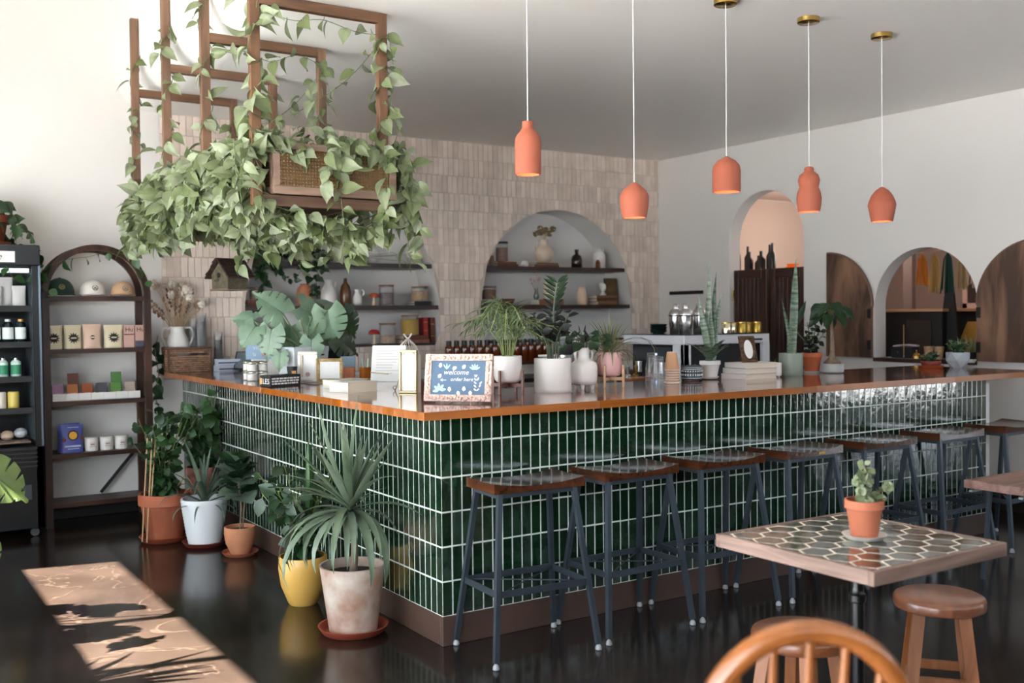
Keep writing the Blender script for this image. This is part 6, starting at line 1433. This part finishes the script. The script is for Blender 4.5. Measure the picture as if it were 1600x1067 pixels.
vessel('terracotta_vase', 'leaning terracotta vase behind the monstera in left niche', 1.08, Z2, [(.045, 0), (.065, .03), (.075, .10), (.06, .15), (.035, .175), (.04, .19), (.036, .19)], mat('salmon_vase', '#b5765a', .7), 'vase')
jar('small dark storage jar between the bean jar and the monstera leaves', .86, Z2, .04, .1, beans, .8)
# left niche lowest shelf
vessel('oval_white_vase', 'plain oval white vase at the left end of the lowest niche shelf', .62, Z3, [(.035, 0), (.055, .04), (.065, .12), (.055, .2), (.03, .24), (.026, .25)], white_g, 'vase')
mushroom('little wooden mushroom with a bright red cap, on lowest niche shelf', 1.715, Z3, .052, .13, '#a8261f')
jar('clear jar half full of nuts behind the red mushroom', 1.85, Z3, .075, .185, pale_pasta, .38)
for i, (w_, c_) in enumerate(((.27, '#8a5a44'), (.25, '#6e3526'))): bk(('lower' if i == 0 else 'upper')+' reddish brown book lying under the yellow jar', 2.10, Z3+.036*i, w_, .17, .034, c_, 'books under the yellow jar')
jar('jar of yellow powder standing on two reddish books', 2.075, Z3+.071, .083, .185, pow_, .78)
bk('bright red upright book beside the yellow powder jar', 2.215, Z3+.07, .045, .15, .16, '#a01c22', 'upright books at the right of the left niche', upright=True, y=YB+.14)
bk('brown gilt upright book at the right wall of the left niche', 2.285, Z3+0, .04, .15, .23, '#6a3324', 'upright books at the right of the left niche', upright=True, y=YB+.14)
jar('wide clear jar of pinkish nuts half hidden behind the monstera pot', 1.27, Z3, .09, .17, pale_pasta, .6)
# left niche top shelf: dark foliage, moon vase, small bottle
vessel('crescent_vase', 'cream crescent-shaped vase at the right end of the top left shelf', 2.12, Z1, [(.022, 0), (.03, .01), (.028, .02)], cl_, 'vase')
mv = bpy.data.objects['crescent_vase'] if 'crescent_vase' in bpy.data.objects else None
obj('crescent', G().tube(along([(.0, 0, .012), (.045, 0, .04), (.062, 0, .09), (.045, 0, .14), (.005, 0, .175), (-.02, 0, .2)], 24), [.012+.02*math.sin(PI*min(1, i/17)) for i in range(24)], 10), cl_, mv)
t = thing('small_black_bottle', 'tiny black bottle with white label among the ivy on top left shelf', 'bottle', (1.61, YB+.05, Z1)); obj('body', G().lathe([(.018, 0), (.018, .05), (.007, .06), (.007, .075)], 14), black, t); obj('label_band', G().lathe([(.0185, .008), (.0185, .04)], 14, cap=False), white_m, t)
for x, nm, c_ in ((1.35, 'white round-bellied vase among dark ivy on the top left shelf', white_g), (1.75, 'second white vase, right of the tiny black bottle', white_g)):
    vessel('white_vase', nm, x, Z1, [(.03, 0), (.06, .03), (.065, .08), (.04, .13), (.025, .15), (.03, .17)], c_, 'vase', y=YB+.2)
t, z = potted('shelf_ivy', 'dark trailing ivy plant along the top left niche shelf', (1.0, YB+.15, Z1), 'terra', .06, .1, terra_d)
random.seed(91); g = G(); cnt = [240]
for i in range(12): x0 = rnd(-.45, .1); vine(t, g, [(x0*.2, 0, z), (x0, -.08, rnd(.05, .16)), (x0+rnd(-.1, .1), -.19, rnd(.0, .05)), (x0+rnd(-.1, .1), -.2, rnd(-.4, -.05))], 'philo', .032, (.7, 1.15), cnt=cnt)
for i in range(12): x0 = rnd(.1, 1.15); vine(t, g, [(.02, -.03, z), (x0*.5, -.06, rnd(.04, .1)), (x0, -.1, rnd(.02, .1)), (x0+.1, -.16, rnd(.02, .12)), (x0+.15, -.2, rnd(-.08, .03))], 'philo', .036, (.7, 1.15), cnt=cnt)
obj('vines', g, stem_m, t, stuff=True)
# right niche
jar('tall dark-lidded jar at the left end of the upper right shelf', 3.07, Z1+.045, .06, .19, beans, .7, lid=black_m)
bk('lower brown book under the tall dark-lidded jar', 3.10, Z1, .24, .14, .022, '#5f3a26', 'books on the upper right shelf'); bk('upper brown book under the tall dark-lidded jar', 3.09, Z1+.023, .22, .14, .021, '#744a30', 'books on the upper right shelf')
for i in range(2): vessel('small_spice_jar', ('outer' if i == 0 else 'inner')+' small brown spice jar at the left end of the upper right shelf', 2.89+.05*i, Z1, [(.022, 0), (.022, .075), (.016, .085), (.018, .1)], mat('spice_brown', '#7a6252', .5), 'jar', y=YB+.08)
t = thing('faceted_white_stone', 'small faceted white stone between two book piles', 'stone', (3.31, YB+.08, Z1)); g = G().lathe([(.03, 0), (.045, .018), (.03, .05), (1e-4, .062)], 6); obj('stone', g, white_m, t, smooth=0)
bk('lower flat book under the cream stoneware jug', 3.55, Z1, .29, .15, .022, '#6b4a32', 'books under the cream jug'); bk('upper flat book under the cream stoneware jug', 3.56, Z1+.023, .26, .14, .020, '#86674a', 'books under the cream jug')
t = vessel('stoneware_jug', 'round cream stoneware jug holding dried hydrangea, on upper right shelf', 3.565, Z1+.044, [(.05, 0), (.08, .03), (.094, .08), (.088, .125), (.055, .16), (.042, .18), (.045, .215), (.05, .225), (.045, .225), (.036, .18)], mat('ecru_stoneware', '#cdb9a6', .65), 'jug', handles=[[(-.04, 0, .215), (-.085, 0, .225), (-.105, 0, .18), (-.09, 0, .12)]])
hy = thing('dried_hydrangea', 'dried brown hydrangea bunch in the cream stoneware jug', 'flowers', (3.565, YB+.12, Z1+.26)); g = G(); random.seed(95)
for i in range(9): tip = Vector((rnd(-.1, .12), rnd(-.05, .05), rnd(.07, .13))); g.tube([(0, 0, -.06), tip*.5, tip], .002, 4)
obj('stems', g, dried, hy, stuff=True)
for k in range(7):
    cc = Vector((-.08+.03*k, rnd(-.03, .03), .07+.05*math.sin(k*1.3)**2)); g = G()
    for i in range(34): d = rv().normalized(); g.ball(cc+d*.026, .0085, 6)
    obj('flower_head', g, mat('hydrangea_brown', '#8c7a5e', .9, rand=.3), hy)
vessel('amber_bottle', 'black-brown medicine bottle standing alone on the upper right shelf', 3.965, Z1, [(.05, 0), (.055, .005), (.055, .085), (.045, .12), (.018, .14), (.018, .165), (.022, .167), (.022, .185)], mat('black_amber', '#1e0f0a', .15), 'bottle')
vessel('white_lidded_jar', 'white cylindrical jar with small ears at right of upper shelf', 4.25, Z1, [(.055, 0), (.062, .01), (.063, .12), (.05, .155), (.03, .165), (.032, .18), (.01, .2)], white_g, 'jar', handles=[[(.045, 0, .16), (.055, 0, .19), (.04, 0, .2)], [(-.045, 0, .16), (-.055, 0, .19), (-.04, 0, .2)]])
vessel('tiny_amber_vial', 'tiny amber vial with white label in front of the white jar', 4.17, Z1, [(.024, 0), (.024, .06), (.014, .068), (.016, .082)], mat('vial_amber', '#6a3418', .25), 'bottle', y=YB+.04)
jar('jar of dried fruit at the left end of the middle right shelf', 2.92, Z2+.05, .072, .13, mat('dried_fruit', '#6b3f2a', .8, var=.5, var_scale=80), .75)
bk('dark book lying under the dried fruit jar', 2.93, Z2, .22, .15, .045, '#33221c', 'books on the middle right shelf')
t = thing('wooden_bowl', 'small turned brown wooden bowl right of the dried fruit jar', 'bowl', (3.12, YB+.1, Z2)); obj('bowl', G().lathe([(.03, 0), (.06, .02), (.075, .06), (.07, .06), (.055, .025)], 26), mat('turned_wood', '#6a3a24', .4), t)
vessel('cream_bottle_vase', 'tall cream bottle vase behind the dark plant, middle right shelf', 3.62, Z2+.055, [(.05, 0), (.054, .02), (.052, .13), (.03, .17), (.03, .19), (.034, .2)], cl_, 'vase'); bk('brown book under the tall cream bottle vase', 3.60, Z2, .3, .15, .054, '#8a5a3c', 'books on the middle right shelf')
t = vessel('bud_vase', 'slim clear bud vase with pale dried stems, middle right shelf', 3.47, Z2+.055, [(.02, 0), (.03, .03), (.016, .08), (.018, .11)], mat('smoky_vase', '#59605c', .15), 'vase'); 
t2_ = thing('pale_dried_stems', 'pale pink dried blooms standing in the slim bud vase', 'flowers', (3.47, YB+.12, Z2+.165)); g = G()
for i in range(7): tip = Vector((rnd(-.05, .04), rnd(-.03, .03), rnd(.05, .13))); g.tube([(0, 0, -.05), tip], .0018, 4); g.ball(tip, .013, 8, sz=1.2)
obj('stems', g, mat('dusty_bloom', '#b3968c', .9), t2_)
vessel('short_cream_vase', 'short smooth peach-cream vase left of the bust and books', 4.03, Z2, [(.045, 0), (.05, .02), (.05, .09), (.044, .13), (.034, .155), (.036, .175)], mat('peach_stoneware', '#d9b79d', .65), 'vase')
for i, (w_, c_) in enumerate(((.25, '#8b5e38'), (.27, '#5c3a26'), (.26, '#6f4a30'))): bk(('bottom', 'middle', 'top')[i]+' brown book of the pile under the white bust', 4.30-.005*i, Z2+.0325*i, w_, .15, .031, c_, 'books under the bust')
t = thing('white_bust', 'small white plaster bust on a pile of old books', 'bust', (4.28, YB+.1, Z2+.098))
obj('shoulders', G().lathe([(.03, 0), (.032, .01), (.022, .022), (.016, .04)], 20), white_m, t); g = G(); n1, n2 = 18, 12; vs = []
for j in range(n2+1):
    b = -PI/2+PI*j/n2
    for i in range(n1):
        a = 2*PI*i/n1; x = .030*math.cos(b)*math.cos(a); y = .036*math.cos(b)*math.sin(a); z = .042*math.sin(b)
        if a > PI and abs(math.cos(a)) < .25 and -.4 < b < .25: y -= .007*(1-abs(b+.05)*2)       # nose
        if b > .3: x *= 1.12; y *= 1.1
        vs.append((x, y, z+.078))
g.add(vs, [(j*n1+i, j*n1+(i+1) % n1, (j+1)*n1+(i+1) % n1, (j+1)*n1+i) for j in range(n2) for i in range(n1)]); obj('head', g, white_m, t, smooth=80)
obj('hair', G().ball((0, .012, .102), .033, 14, sz=.75).ball((0, .03, .088), .02, 10), white_m, t)
frame('dark_painting', 'small dark old painting leaning in the right corner of the niche', (4.42, YB+.13, Z2), R(-4), .16, .275, .006, black_m, mat('dark_canvas', '#2c2419', .5, var=.8, var_scale=9, col2='#7a5a2c'), .12, 0, .012)

# ================================================================== BACK BAR AND MACHINES
bb = thing('back_bar_counter', 'low back bar counter below the arched niches', 'counter', (0, 0, 0))
obj('cabinet', G().rbox(1.5, XR-.02, 3.62, YB-.012, 0, .88, .003), white_m, bb, smooth=0); obj('top', G().rbox(1.48, XR-.02, 3.58, YB-.012, .88, .915, .003), mat('dark_counter_top', '#2a2524', .3), bb, smooth=0)
for i in range(6): d = obj('door', G().rbox(1.53+.56*i, 2.07+.56*i, 3.6, 3.62, .08, .86, .002), mat('grey_cabinet', '#8e8c8a', .5), bb, smooth=0); obj('handle', G().tube([(1.98+.56*i, 3.585, .55), (1.98+.56*i, 3.585, .7)], .005, 6), brass, d)
sh = thing('bottle_rack', 'narrow dark riser shelf carrying the row of amber bottles', 'shelf', (2.72, 3.75, .915)); obj('board', G().rbox(-.62, .62, -.09, .09, .12, .145, .002), walnut, sh, smooth=0)
for x in (-.6, 0, .6): obj('support', G().box(x-.012, x+.012, -.08, .08, 0, .12), walnut, sh, smooth=0)
for i in range(15):
    nm = 'amber glass bottle, %s in the row behind the welcome sign' % ('first from the left', 'second from the left', 'third from the left', 'fourth from the left', 'fifth from the left', 'sixth from the left', 'seventh from the left', 'middle one', 'seventh from the right', 'sixth from the right', 'fifth from the right', 'fourth from the right', 'third from the right', 'second from the right', 'last on the right')[i]
    t = thing('amber_dropper_bottle', nm, 'bottle', (2.16+.078*i, 3.75, 1.06), 0, 'row of amber bottles'); obj('glass', G().lathe([(.03, 0), (.034, .005), (.034, .135), (.030, .152), (.022, .158)], 20), mat('amber_bottle_glass', '#6b2c0c', .1, coat=.6), t); obj('cap', G().lathe([(.024, .155), (.024, .2), (.022, .202)], 16), black, t)
# glass jars and sundries on the back bar behind the plants
t = thing('glass_bean_canister', 'large clear canister of dark coffee beans behind the white vase', 'canister', (3.55, 3.2, .915+.0)); 
bpy.data.objects.remove(t)
ic = thing('under_counter_unit', 'steel-topped work counter behind the bar carrying the coffee machine', 'counter', (0, 0, 0))
obj('cabinet', G().rbox(1.55, 4.1, 1.40, 2.2, 0, .87, .003), mat('black_cabinet', '#1d1c1c', .5), ic, smooth=0); obj('top', G().rbox(1.53, 4.12, 1.38, 2.22, .87, .90, .003), mat('steel_top', '#8e9194', .3, .8), ic, smooth=0)
em = thing('espresso_machine', 'large white and black espresso machine behind the bar', 'machine', (0, 0, 0))
X0, X1, Y0, Y1, zt_ = 2.79, 3.66, 1.47, 2.15, 1.325
obj('frame', G().rbox(X0, X1, Y0, Y1, zt_-.075, zt_-.004, .006).rbox(X0, X0+.07, Y0, Y0+.035, .93, zt_-.07, .003).rbox(X1-.07, X1, Y0, Y0+.035, .93, zt_-.07, .003).rbox(X0, X0+.05, Y0, Y0+.12, .93, zt_-.07, .003).rbox(X0, X1, Y0, Y1, .925, .97, .004), mat('machine_white', '#d9d9de', .3), em, smooth=0)
obj('body', G().rbox(X0+.06, X1-.05, Y0+.05, Y1-.04, .97, zt_-.07, .004), black_m, em, smooth=0)
obj('tray_top', G().rbox(X0-.004, X1+.004, Y0-.004, Y1+.004, zt_-.006, zt_, .002), mat('smoked_glass_top', '#2f3a3c', .1), em, smooth=0)
obj('vent', G().rbox(X1-.22, X1-.08, Y0-.002, Y0+.001, zt_-.055, zt_-.04, .001), black, em, smooth=0)
obj('panel', G().rbox(X0+.055, X0+.065, Y0+.2, Y0+.62, 1.13, 1.23, .002), mat('panel_grey', '#3a3f42', .5), em, smooth=0); obj('indicator', G().ball((X0+.053, Y0+.36, 1.175), .006, 8), mat('led_blue', '#9fc0ff', .4, emit='#9fc0ff', estr=4), em)
for k, y in enumerate((1.66, 1.92)):
    obj('group_head', G().lathe([(.035, 0), (.035, .05)], 20, (X0-.03, y, 1.075)), chrome, em); h = obj('portafilter', G().lathe([(.036, 0), (.036, .03)], 20, (X0-.03, y, 1.045)).tube([(X0-.05, y, 1.06), (X0-.11, y-.02, 1.055)], .010, 8), chrome, em); obj('portafilter_handle', G().tube([(X0-.10, y-.018, 1.056), (X0-.14, y-.03, 1.052), (X0-.22, y-.055, 1.045)], [.013, .017, .013], 10), mat('handle_walnut', '#7a4524', .35), h)
for x in (X0+.06, X1-.06):
    for y in (Y0+.06, Y1-.06): obj('foot', G().lathe([(.02, .9), (.02, .926)], 12, (x, y, 0)), black, em)
t = thing('wooden_knock_box', 'small wooden topped tray with coffee tools beside the machine', 'tray', (2.52, 1.72, .90), R(15)); obj('tray', G().rbox(-.12, .12, -.08, .08, 0, .1, .004), black, t, smooth=0); obj('wooden_top', G().rbox(-.13, .13, -.09, .09, .10, .122, .004), mat('copper_wood', '#8a5330', .4), t, smooth=0)
for i in range(2): obj('tamper', G().lathe([(.028, .122), (.028, .14), (.01, .15), (.014, .18), (.016, .2), (.008, .21)], 18, (-.05+.1*i, 0, 0)), brass if i else chrome, t)
for (x, y, nm) in ((3.24, 2.05, 'steel cocktail shaker at the left back of the machine top'), (3.12, 1.81, 'steel cocktail shaker standing in front on the machine top'), (3.345, 1.90, 'steel cocktail shaker on the right, nearest the snake plant')):
    t = thing('cocktail_shaker', nm, 'shaker', (x, y, zt_), 0, 'cocktail shakers on the machine'); obj('tin', G().lathe([(.045, 0), (.048, .004), (.056, .10), (.057, .135)], 28), chrome, t, smooth=50); obj('shoulder', G().lathe([(.057, .135), (.058, .142), (.05, .165), (.03, .187), (.026, .19)], 28), chrome, t, smooth=50); obj('cap', G().lathe([(.025, .19), (.024, .215), (.018, .225), (.006, .228)], 22), chrome, t, smooth=50); obj('seam_ring', G().lathe([(.0585, .130), (.0592, .135), (.0585, .14)], 28, cap=False), black, t)
for i in range(3):
    t = thing('dark_glass_bowl', ('lowest', 'middle', 'top')[i]+' dark green glass bowl of the stack on the machine', 'bowl', (3.06, 2.05, zt_+.022*i), 0, 'stacked dark glass bowls'); obj('bowl', G().lathe([(.04, 0), (.06, .008), (.068, .028), (.064, .028), (.054, .012)], 28), mat('dark_green_glass', '#12201c', .06, coat=.7), t)
t = thing('glass_plate', 'flat dark glass plate on the left edge of machine top', 'plate', (2.88, 1.80-.12, zt_)); bpy.data.objects.remove(t)
cup_stack('clear_cup_stack', 'clear cup stack standing at the tiled wall corner behind the machine', (4.72, 4.02, .915), .034, .044, .11, 24, .0155, clear, None)
for i, nm in enumerate(('leftmost, behind the snake plant', 'second from the left', 'third from the left', 'fourth from the left', 'rightmost')):
    t = thing('gold_tumbler', 'gold rimmed mug on the machine top, '+nm, 'mug', (3.30+.079*i, 1.56+.03*(i % 2), zt_), 0, 'gold rimmed mugs on the machine'); m_ = gold_g if i > 1 else mat('mirror_silver', '#c3b79c', .15, .9)
    obj('cup', G().lathe([(.034, 0), (.038, .004), (.039, .078), (.037, .082), (.034, .078), (.033, .01)], 26), m_, t); obj('rim', G().lathe([(.0392, .074), (.0395, .083), (.0365, .083)], 26, cap=False), brass, t)
t = thing('coffee_grinder', 'steel coffee grinder with clear bean hopper behind the white vase', 'grinder', (1.95, 1.75, .90)); obj('body', G().rbox(-.07, .07, -.09, .09, 0, .2, .01).lathe([(.06, .2), (.06, .30)], 24), chrome, t, smooth=40); obj('hopper', G().lathe([(.05, .30), (.085, .34), (.085, .42)], 26, cap=False), jar_glass, t); obj('beans', G().lathe([(.048, .302), (.08, .342), (.08, .375), (1e-4, .38)], 24), mat('coffee_beans', '#2c1a12', .5, var=.5, var_scale=90), t); obj('hopper_lid', G().lathe([(.087, .42), (.087, .43)], 26), jar_glass, t)
t = thing('plastic_tub_stack', 'clear plastic tub on the work counter behind the zz plant', 'tub', (1.72, 1.62, .90)); obj('tub', G().lathe([(.05, 0), (.065, .3)], 24, cap=False), clear, t); obj('lid', G().lathe([(.068, .3), (.068, .31)], 24), white_m, t)
t = thing('knife_strip', 'black magnetic strip on the right wall above the shakers', 'strip', (XR-.012, 3.77, 1.67)); obj('strip', G().rbox(-.012, .011, -.24, .24, 0, .035, .003), black_m, t, smooth=0)

# ================================================================== DOORWAY: SALOON DOORS AND THE ROOM BEHIND
def saloon(y0, y1, label, hy):
    t = thing('saloon_door', label, 'door', (XR+.055, 0, 0), 0, 'half doors in the arched doorway'); zb, zt_ = .35, 1.885; s_ = .06
    obj('stile', G().rbox(-.018, .018, y0, y0+s_, zb, zt_, .003), dark_wood, t, smooth=0); obj('stile', G().rbox(-.018, .018, y1-s_, y1, zb, zt_, .003), dark_wood, t, smooth=0)
    for a, b in ((zb, zb+.1), (zt_-.085, zt_)): obj('rail', G().rbox(-.018, .018, y0+s_, y1-s_, a, b, .003), wood('dark_door_rail', '#4a2c1e', '#23130c', 5, 1, .4), t, smooth=0)
    n_ = 6
    for i in range(n_): obj('slat', G().rbox(-.010, .010-(.003 if i % 2 else 0), y0+s_+(y1-y0-2*s_)*i/n_+.002, y0+s_+(y1-y0-2*s_)*(i+1)/n_-.002, zb+.1, zt_-.085, .003), dark_wood, t, smooth=0)
    obj('hinge', G().rbox(-.03, .0, *sorted((hy, hy+(.012 if hy > 2.6 else -.012))), 1.60, 1.70, .002).rbox(-.03, .0, *sorted((hy, hy+(.012 if hy > 2.6 else -.012))), .5, .6, .002), brass, t, smooth=0)
saloon(2.735, 3.153, 'left dark slatted half door of the arched doorway, brass hinge showing', 3.153)
saloon(2.275, 2.692, 'right dark slatted half door, partly behind the tallest snake plant', 2.275)
t = thing('tall_storage_cabinet', 'dark cabinet in the back room with black bottles on it', 'cabinet', (5.6, 3.4, 0)); obj('body', G().rbox(-.2, .2, -.34, .34, 0, 1.90, .004), black_m, t, smooth=0); obj('door', G().rbox(-.215, -.2, -.33, -.002, .05, 1.87, .002), walnut, t, smooth=0); obj('door', G().rbox(-.215, -.2, .002, .33, .05, 1.87, .002), walnut, t, smooth=0)
random.seed(98)
for i, (y, h, r_) in enumerate(((3.66, .30, .03), (3.57, .26, .035), (3.50, .2, .04), (3.42, .16, .04), (3.34, .2, .045), (3.27, .26, .036), (3.19, .27, .036))):
    t = thing('black_bottle', 'black bottle on the dark cabinet beyond the doorway, '+('first', 'second', 'third', 'fourth', 'fifth', 'sixth', 'seventh')[i]+' from left', 'bottle', (5.55+.05*(i % 2), y, 1.90), 0, 'black bottles beyond the doorway'); obj('glass', G().lathe([(r_, 0), (r_, h*.55), (r_*.4, h*.72), (r_*.36, h)], 18), black, t)
t = thing('orange_glass_vessel', 'bright orange glass vessel seen above the right half door', 'vase', (5.55, 2.93, 1.80)); obj('vessel', G().lathe([(.04, 0), (.1, .03), (.11, .07), (.08, .11), (.05, .13), (.06, .15), (.055, .15)], 24), mat('glowing_orange_glass', '#e0621a', .15, emit='#e0621a', estr=.15), t)  # faint glow added to the glass colour; the vessel is no lamp
t = thing('side_cabinet', 'lower dark cabinet in the back room below the orange vessel', 'cabinet', (5.6, 2.80, 0)); obj('body', G().rbox(-.2, .2, -.24, .24, 0, 1.80, .004), black_m, t, smooth=0); obj('door', G().rbox(-.215, -.2, -.23, .23, .05, 1.77, .002), walnut, t, smooth=0)

# ------------------------------------------------------------------ service window
SX = XR+.12
t = thing('black_tea_box', 'black box with a pale ribbon lying on it, on the service window sill', 'box', (5.05, 1.30, SILL+.002)); obj('box', G().rbox(-.05, .05, -.095, .095, 0, .09, .003), black_m, t, smooth=0); obj('ribbon', G().prism([(-.12, .0), (-.03, .006), (.05, .002), (.1, -.008), (.1, .006), (.05, .014), (-.03, .018), (-.12, .012)], -.02, .02, 'xy'), mat('lilac_ribbon', '#b7a9b4', .7), t, loc=(0, 0, .093), rot=(PI/2, 0, PI/2)); obj('stud', G().ball((-.052, .03, .045), .004, 8), chrome, t)
t = thing('incense_stick', 'slim brown incense stick in a dark holder on the sill', 'stick', (5.0, 1.275, SILL+.002+0)); obj('holder', G().lathe([(.012, 0), (.01, .02)], 12), black, t); obj('stick', G().tube([(0, 0, .01), (0, 0, .27)], .004, 6), mat('incense_brown', '#a87a4a', .7), t); t.location = (4.965, 1.25, SILL+.002)
t = thing('service_bell', 'small brass service bell on the window sill', 'bell', (4.99, 1.15, SILL+.002)); obj('base', G().lathe([(.042, 0), (.042, .008)], 24), brass, t); obj('dome', G().lathe([(.036, .01), (.034, .025), (.022, .04), (.006, .046)], 24), brass, t, smooth=60); obj('button', G().lathe([(.004, .046), (.004, .06), (.007, .062), (.006, .068)], 12), brass, t)
kc = mat('speckled_paper_cup', '#bb946f', .7, var=.3, var_scale=30)
for (y, nm) in ((1.045, 'speckled tan cup nearer the bell on the sill'), (.955, 'plain tan cup behind the red clay bowl, on the sill')):
    t = thing('tan_cup', nm, 'cup', (5.0, y, SILL+.002), 0, 'tan cups on the service sill'); obj('cup', G().lathe([(.026, 0), (.038, .095), (.039, .098), (.036, .098), (.025, .006)], 24), kc, t)
t, z = potted('sill_dark_grass', 'dark spiky grass plant in the right of the service window', (5.03, .70, SILL+.002), 'bowl', .05, .06, black_m)
rosette(t, z, 'spider', 40, (.7, 1.1), .3, 1.5, 99, lambda u: 0 if u > .5 else 1)
for o in list(t.children):
    if o.name.startswith('leaf'): o.data = LF['spider'][0]
t = thing('black_display_fridge', 'black upright freezer with a wooden top in the kitchen beyond', 'fridge', (6.0, 1.72, 0)); obj('body', G().rbox(-.28, .28, -.30, .30, 0, 1.47, .006), black_m, t, smooth=0); obj('wood_top', G().rbox(-.3, .3, -.32, .32, 1.47, 1.495, .003), mat('birch_top', '#c79a72', .5), t, smooth=0); obj('glass_door', G().rbox(-.288, -.28, -.2, .05, 1.1, 1.4, .002), mat('dark_door_glass', '#2b2320', .1), t, smooth=0)
t = thing('wall_window', 'dark pane window with pinkish trim in the kitchen beyond', 'window', (8.29, 2.15, 0)); obj('frame', G().rbox(-.03, 0, -1.3, .75, 1.5, 1.56, .003).rbox(-.03, 0, .69, .75, 1.5, 2.7, .003), mat('pink_trim', '#c9a394', .7), t, smooth=0); obj('pane', G().box(-.012, -.006, -1.3, .69, 1.56, 2.7), mat('dark_pane', '#2e2620', .15), t, smooth=0)
t = thing('black_apron', 'black apron hanging behind the green tassel', 'apron', (5.80, 1.40, 1.1)); obj('cloth', G().prism([(-.09, 0), (.09, 0), (.07, .3), (.035, .58), (-.035, .58), (-.07, .3)], -.012, .012, 'yz'), black_m, t); obj('strap', G().tube([(0, -.03, .57), (0, 0, .78), (0, .03, .57)], .006, 6), black_m, t)
gl = thing('tassel_garland', 'garland of orange, gold, green and cream tassels strung across the window', 'garland', (5.7, 0, 0)); obj('string', G().tube(along([(0, 1.72, 1.98), (0, 1.4, 2.0), (0, 1.1, 1.99), (0, .7, 1.93)], 20), .003, 5), dried, gl)
for i, (c_, nm, L) in enumerate((('#c9822b', 'orange', .29), ('#b8995c', 'gold', .36), ('#16423a', 'dark green', .36), ('#a8926a', 'straw', .33), ('#b79a86', 'rose beige', .32), ('#c49a78', 'peach', .3), ('#a88f6b', 'tan', .3))):
    y = 1.60-.125*i; g = G(); random.seed(i)
    for k in range(46): a = rnd(0, 2*PI); r_ = rnd(.01, .07); g.tube([(0, y, 1.98), (.3*r_*math.cos(a), y+.6*r_*math.sin(a), 1.92), (r_*.7*math.cos(a), y+r_*math.sin(a), 1.98-L*rnd(.85, 1))], .0035, 3)
    obj('tassel', g, mat('tassel_'+nm.replace(' ', '_'), c_, .8), gl, label=nm+' tassel', smooth=60)
t = thing('mustard_chair', 'mustard upholstered chair back in the kitchen beyond', 'chair', (5.98, 1.20, 0)); g = G().prism([(-.2, .5), (.2, .5), (.19, 1.25), (.13, 1.38), (-.13, 1.38), (-.19, 1.25)], -.03, .03, 'yz'); obj('backrest', g, mat('mustard_cloth', '#a8762c', .8), t); obj('seat', G().rbox(-.03, .4, -.2, .2, .44, .5, .02), mat('mustard_cloth', '#a8762c', .8), t)
for sx in (0, .37):
    for sy in (-.18, .18): obj('leg', G().bar((sx, sy, .45), (sx, sy, 0), .03, .03), walnut, t, smooth=0)
t = thing('black_equipment', 'dark clutter of kitchen equipment on a black stand beyond the window', 'equipment', (6.9, .9, 0)); obj('stand', G().rbox(-.25, .25, -.5, .6, 0, 1.2, .004), black_m, t, smooth=0)
random.seed(4)
for i in range(6): obj('canister', G().lathe([(.07, 1.2), (.07, 1.2+rnd(.2, .5)), (.03, 1.75)], 14, (rnd(-.1, .1), -.4+.17*i, 0)), [black, mat('brown_canister', '#5a3a26', .5)][i % 2], t)
for o in bpy.data.objects:
    if o.type == 'LIGHT': o['kind'] = 'helper'
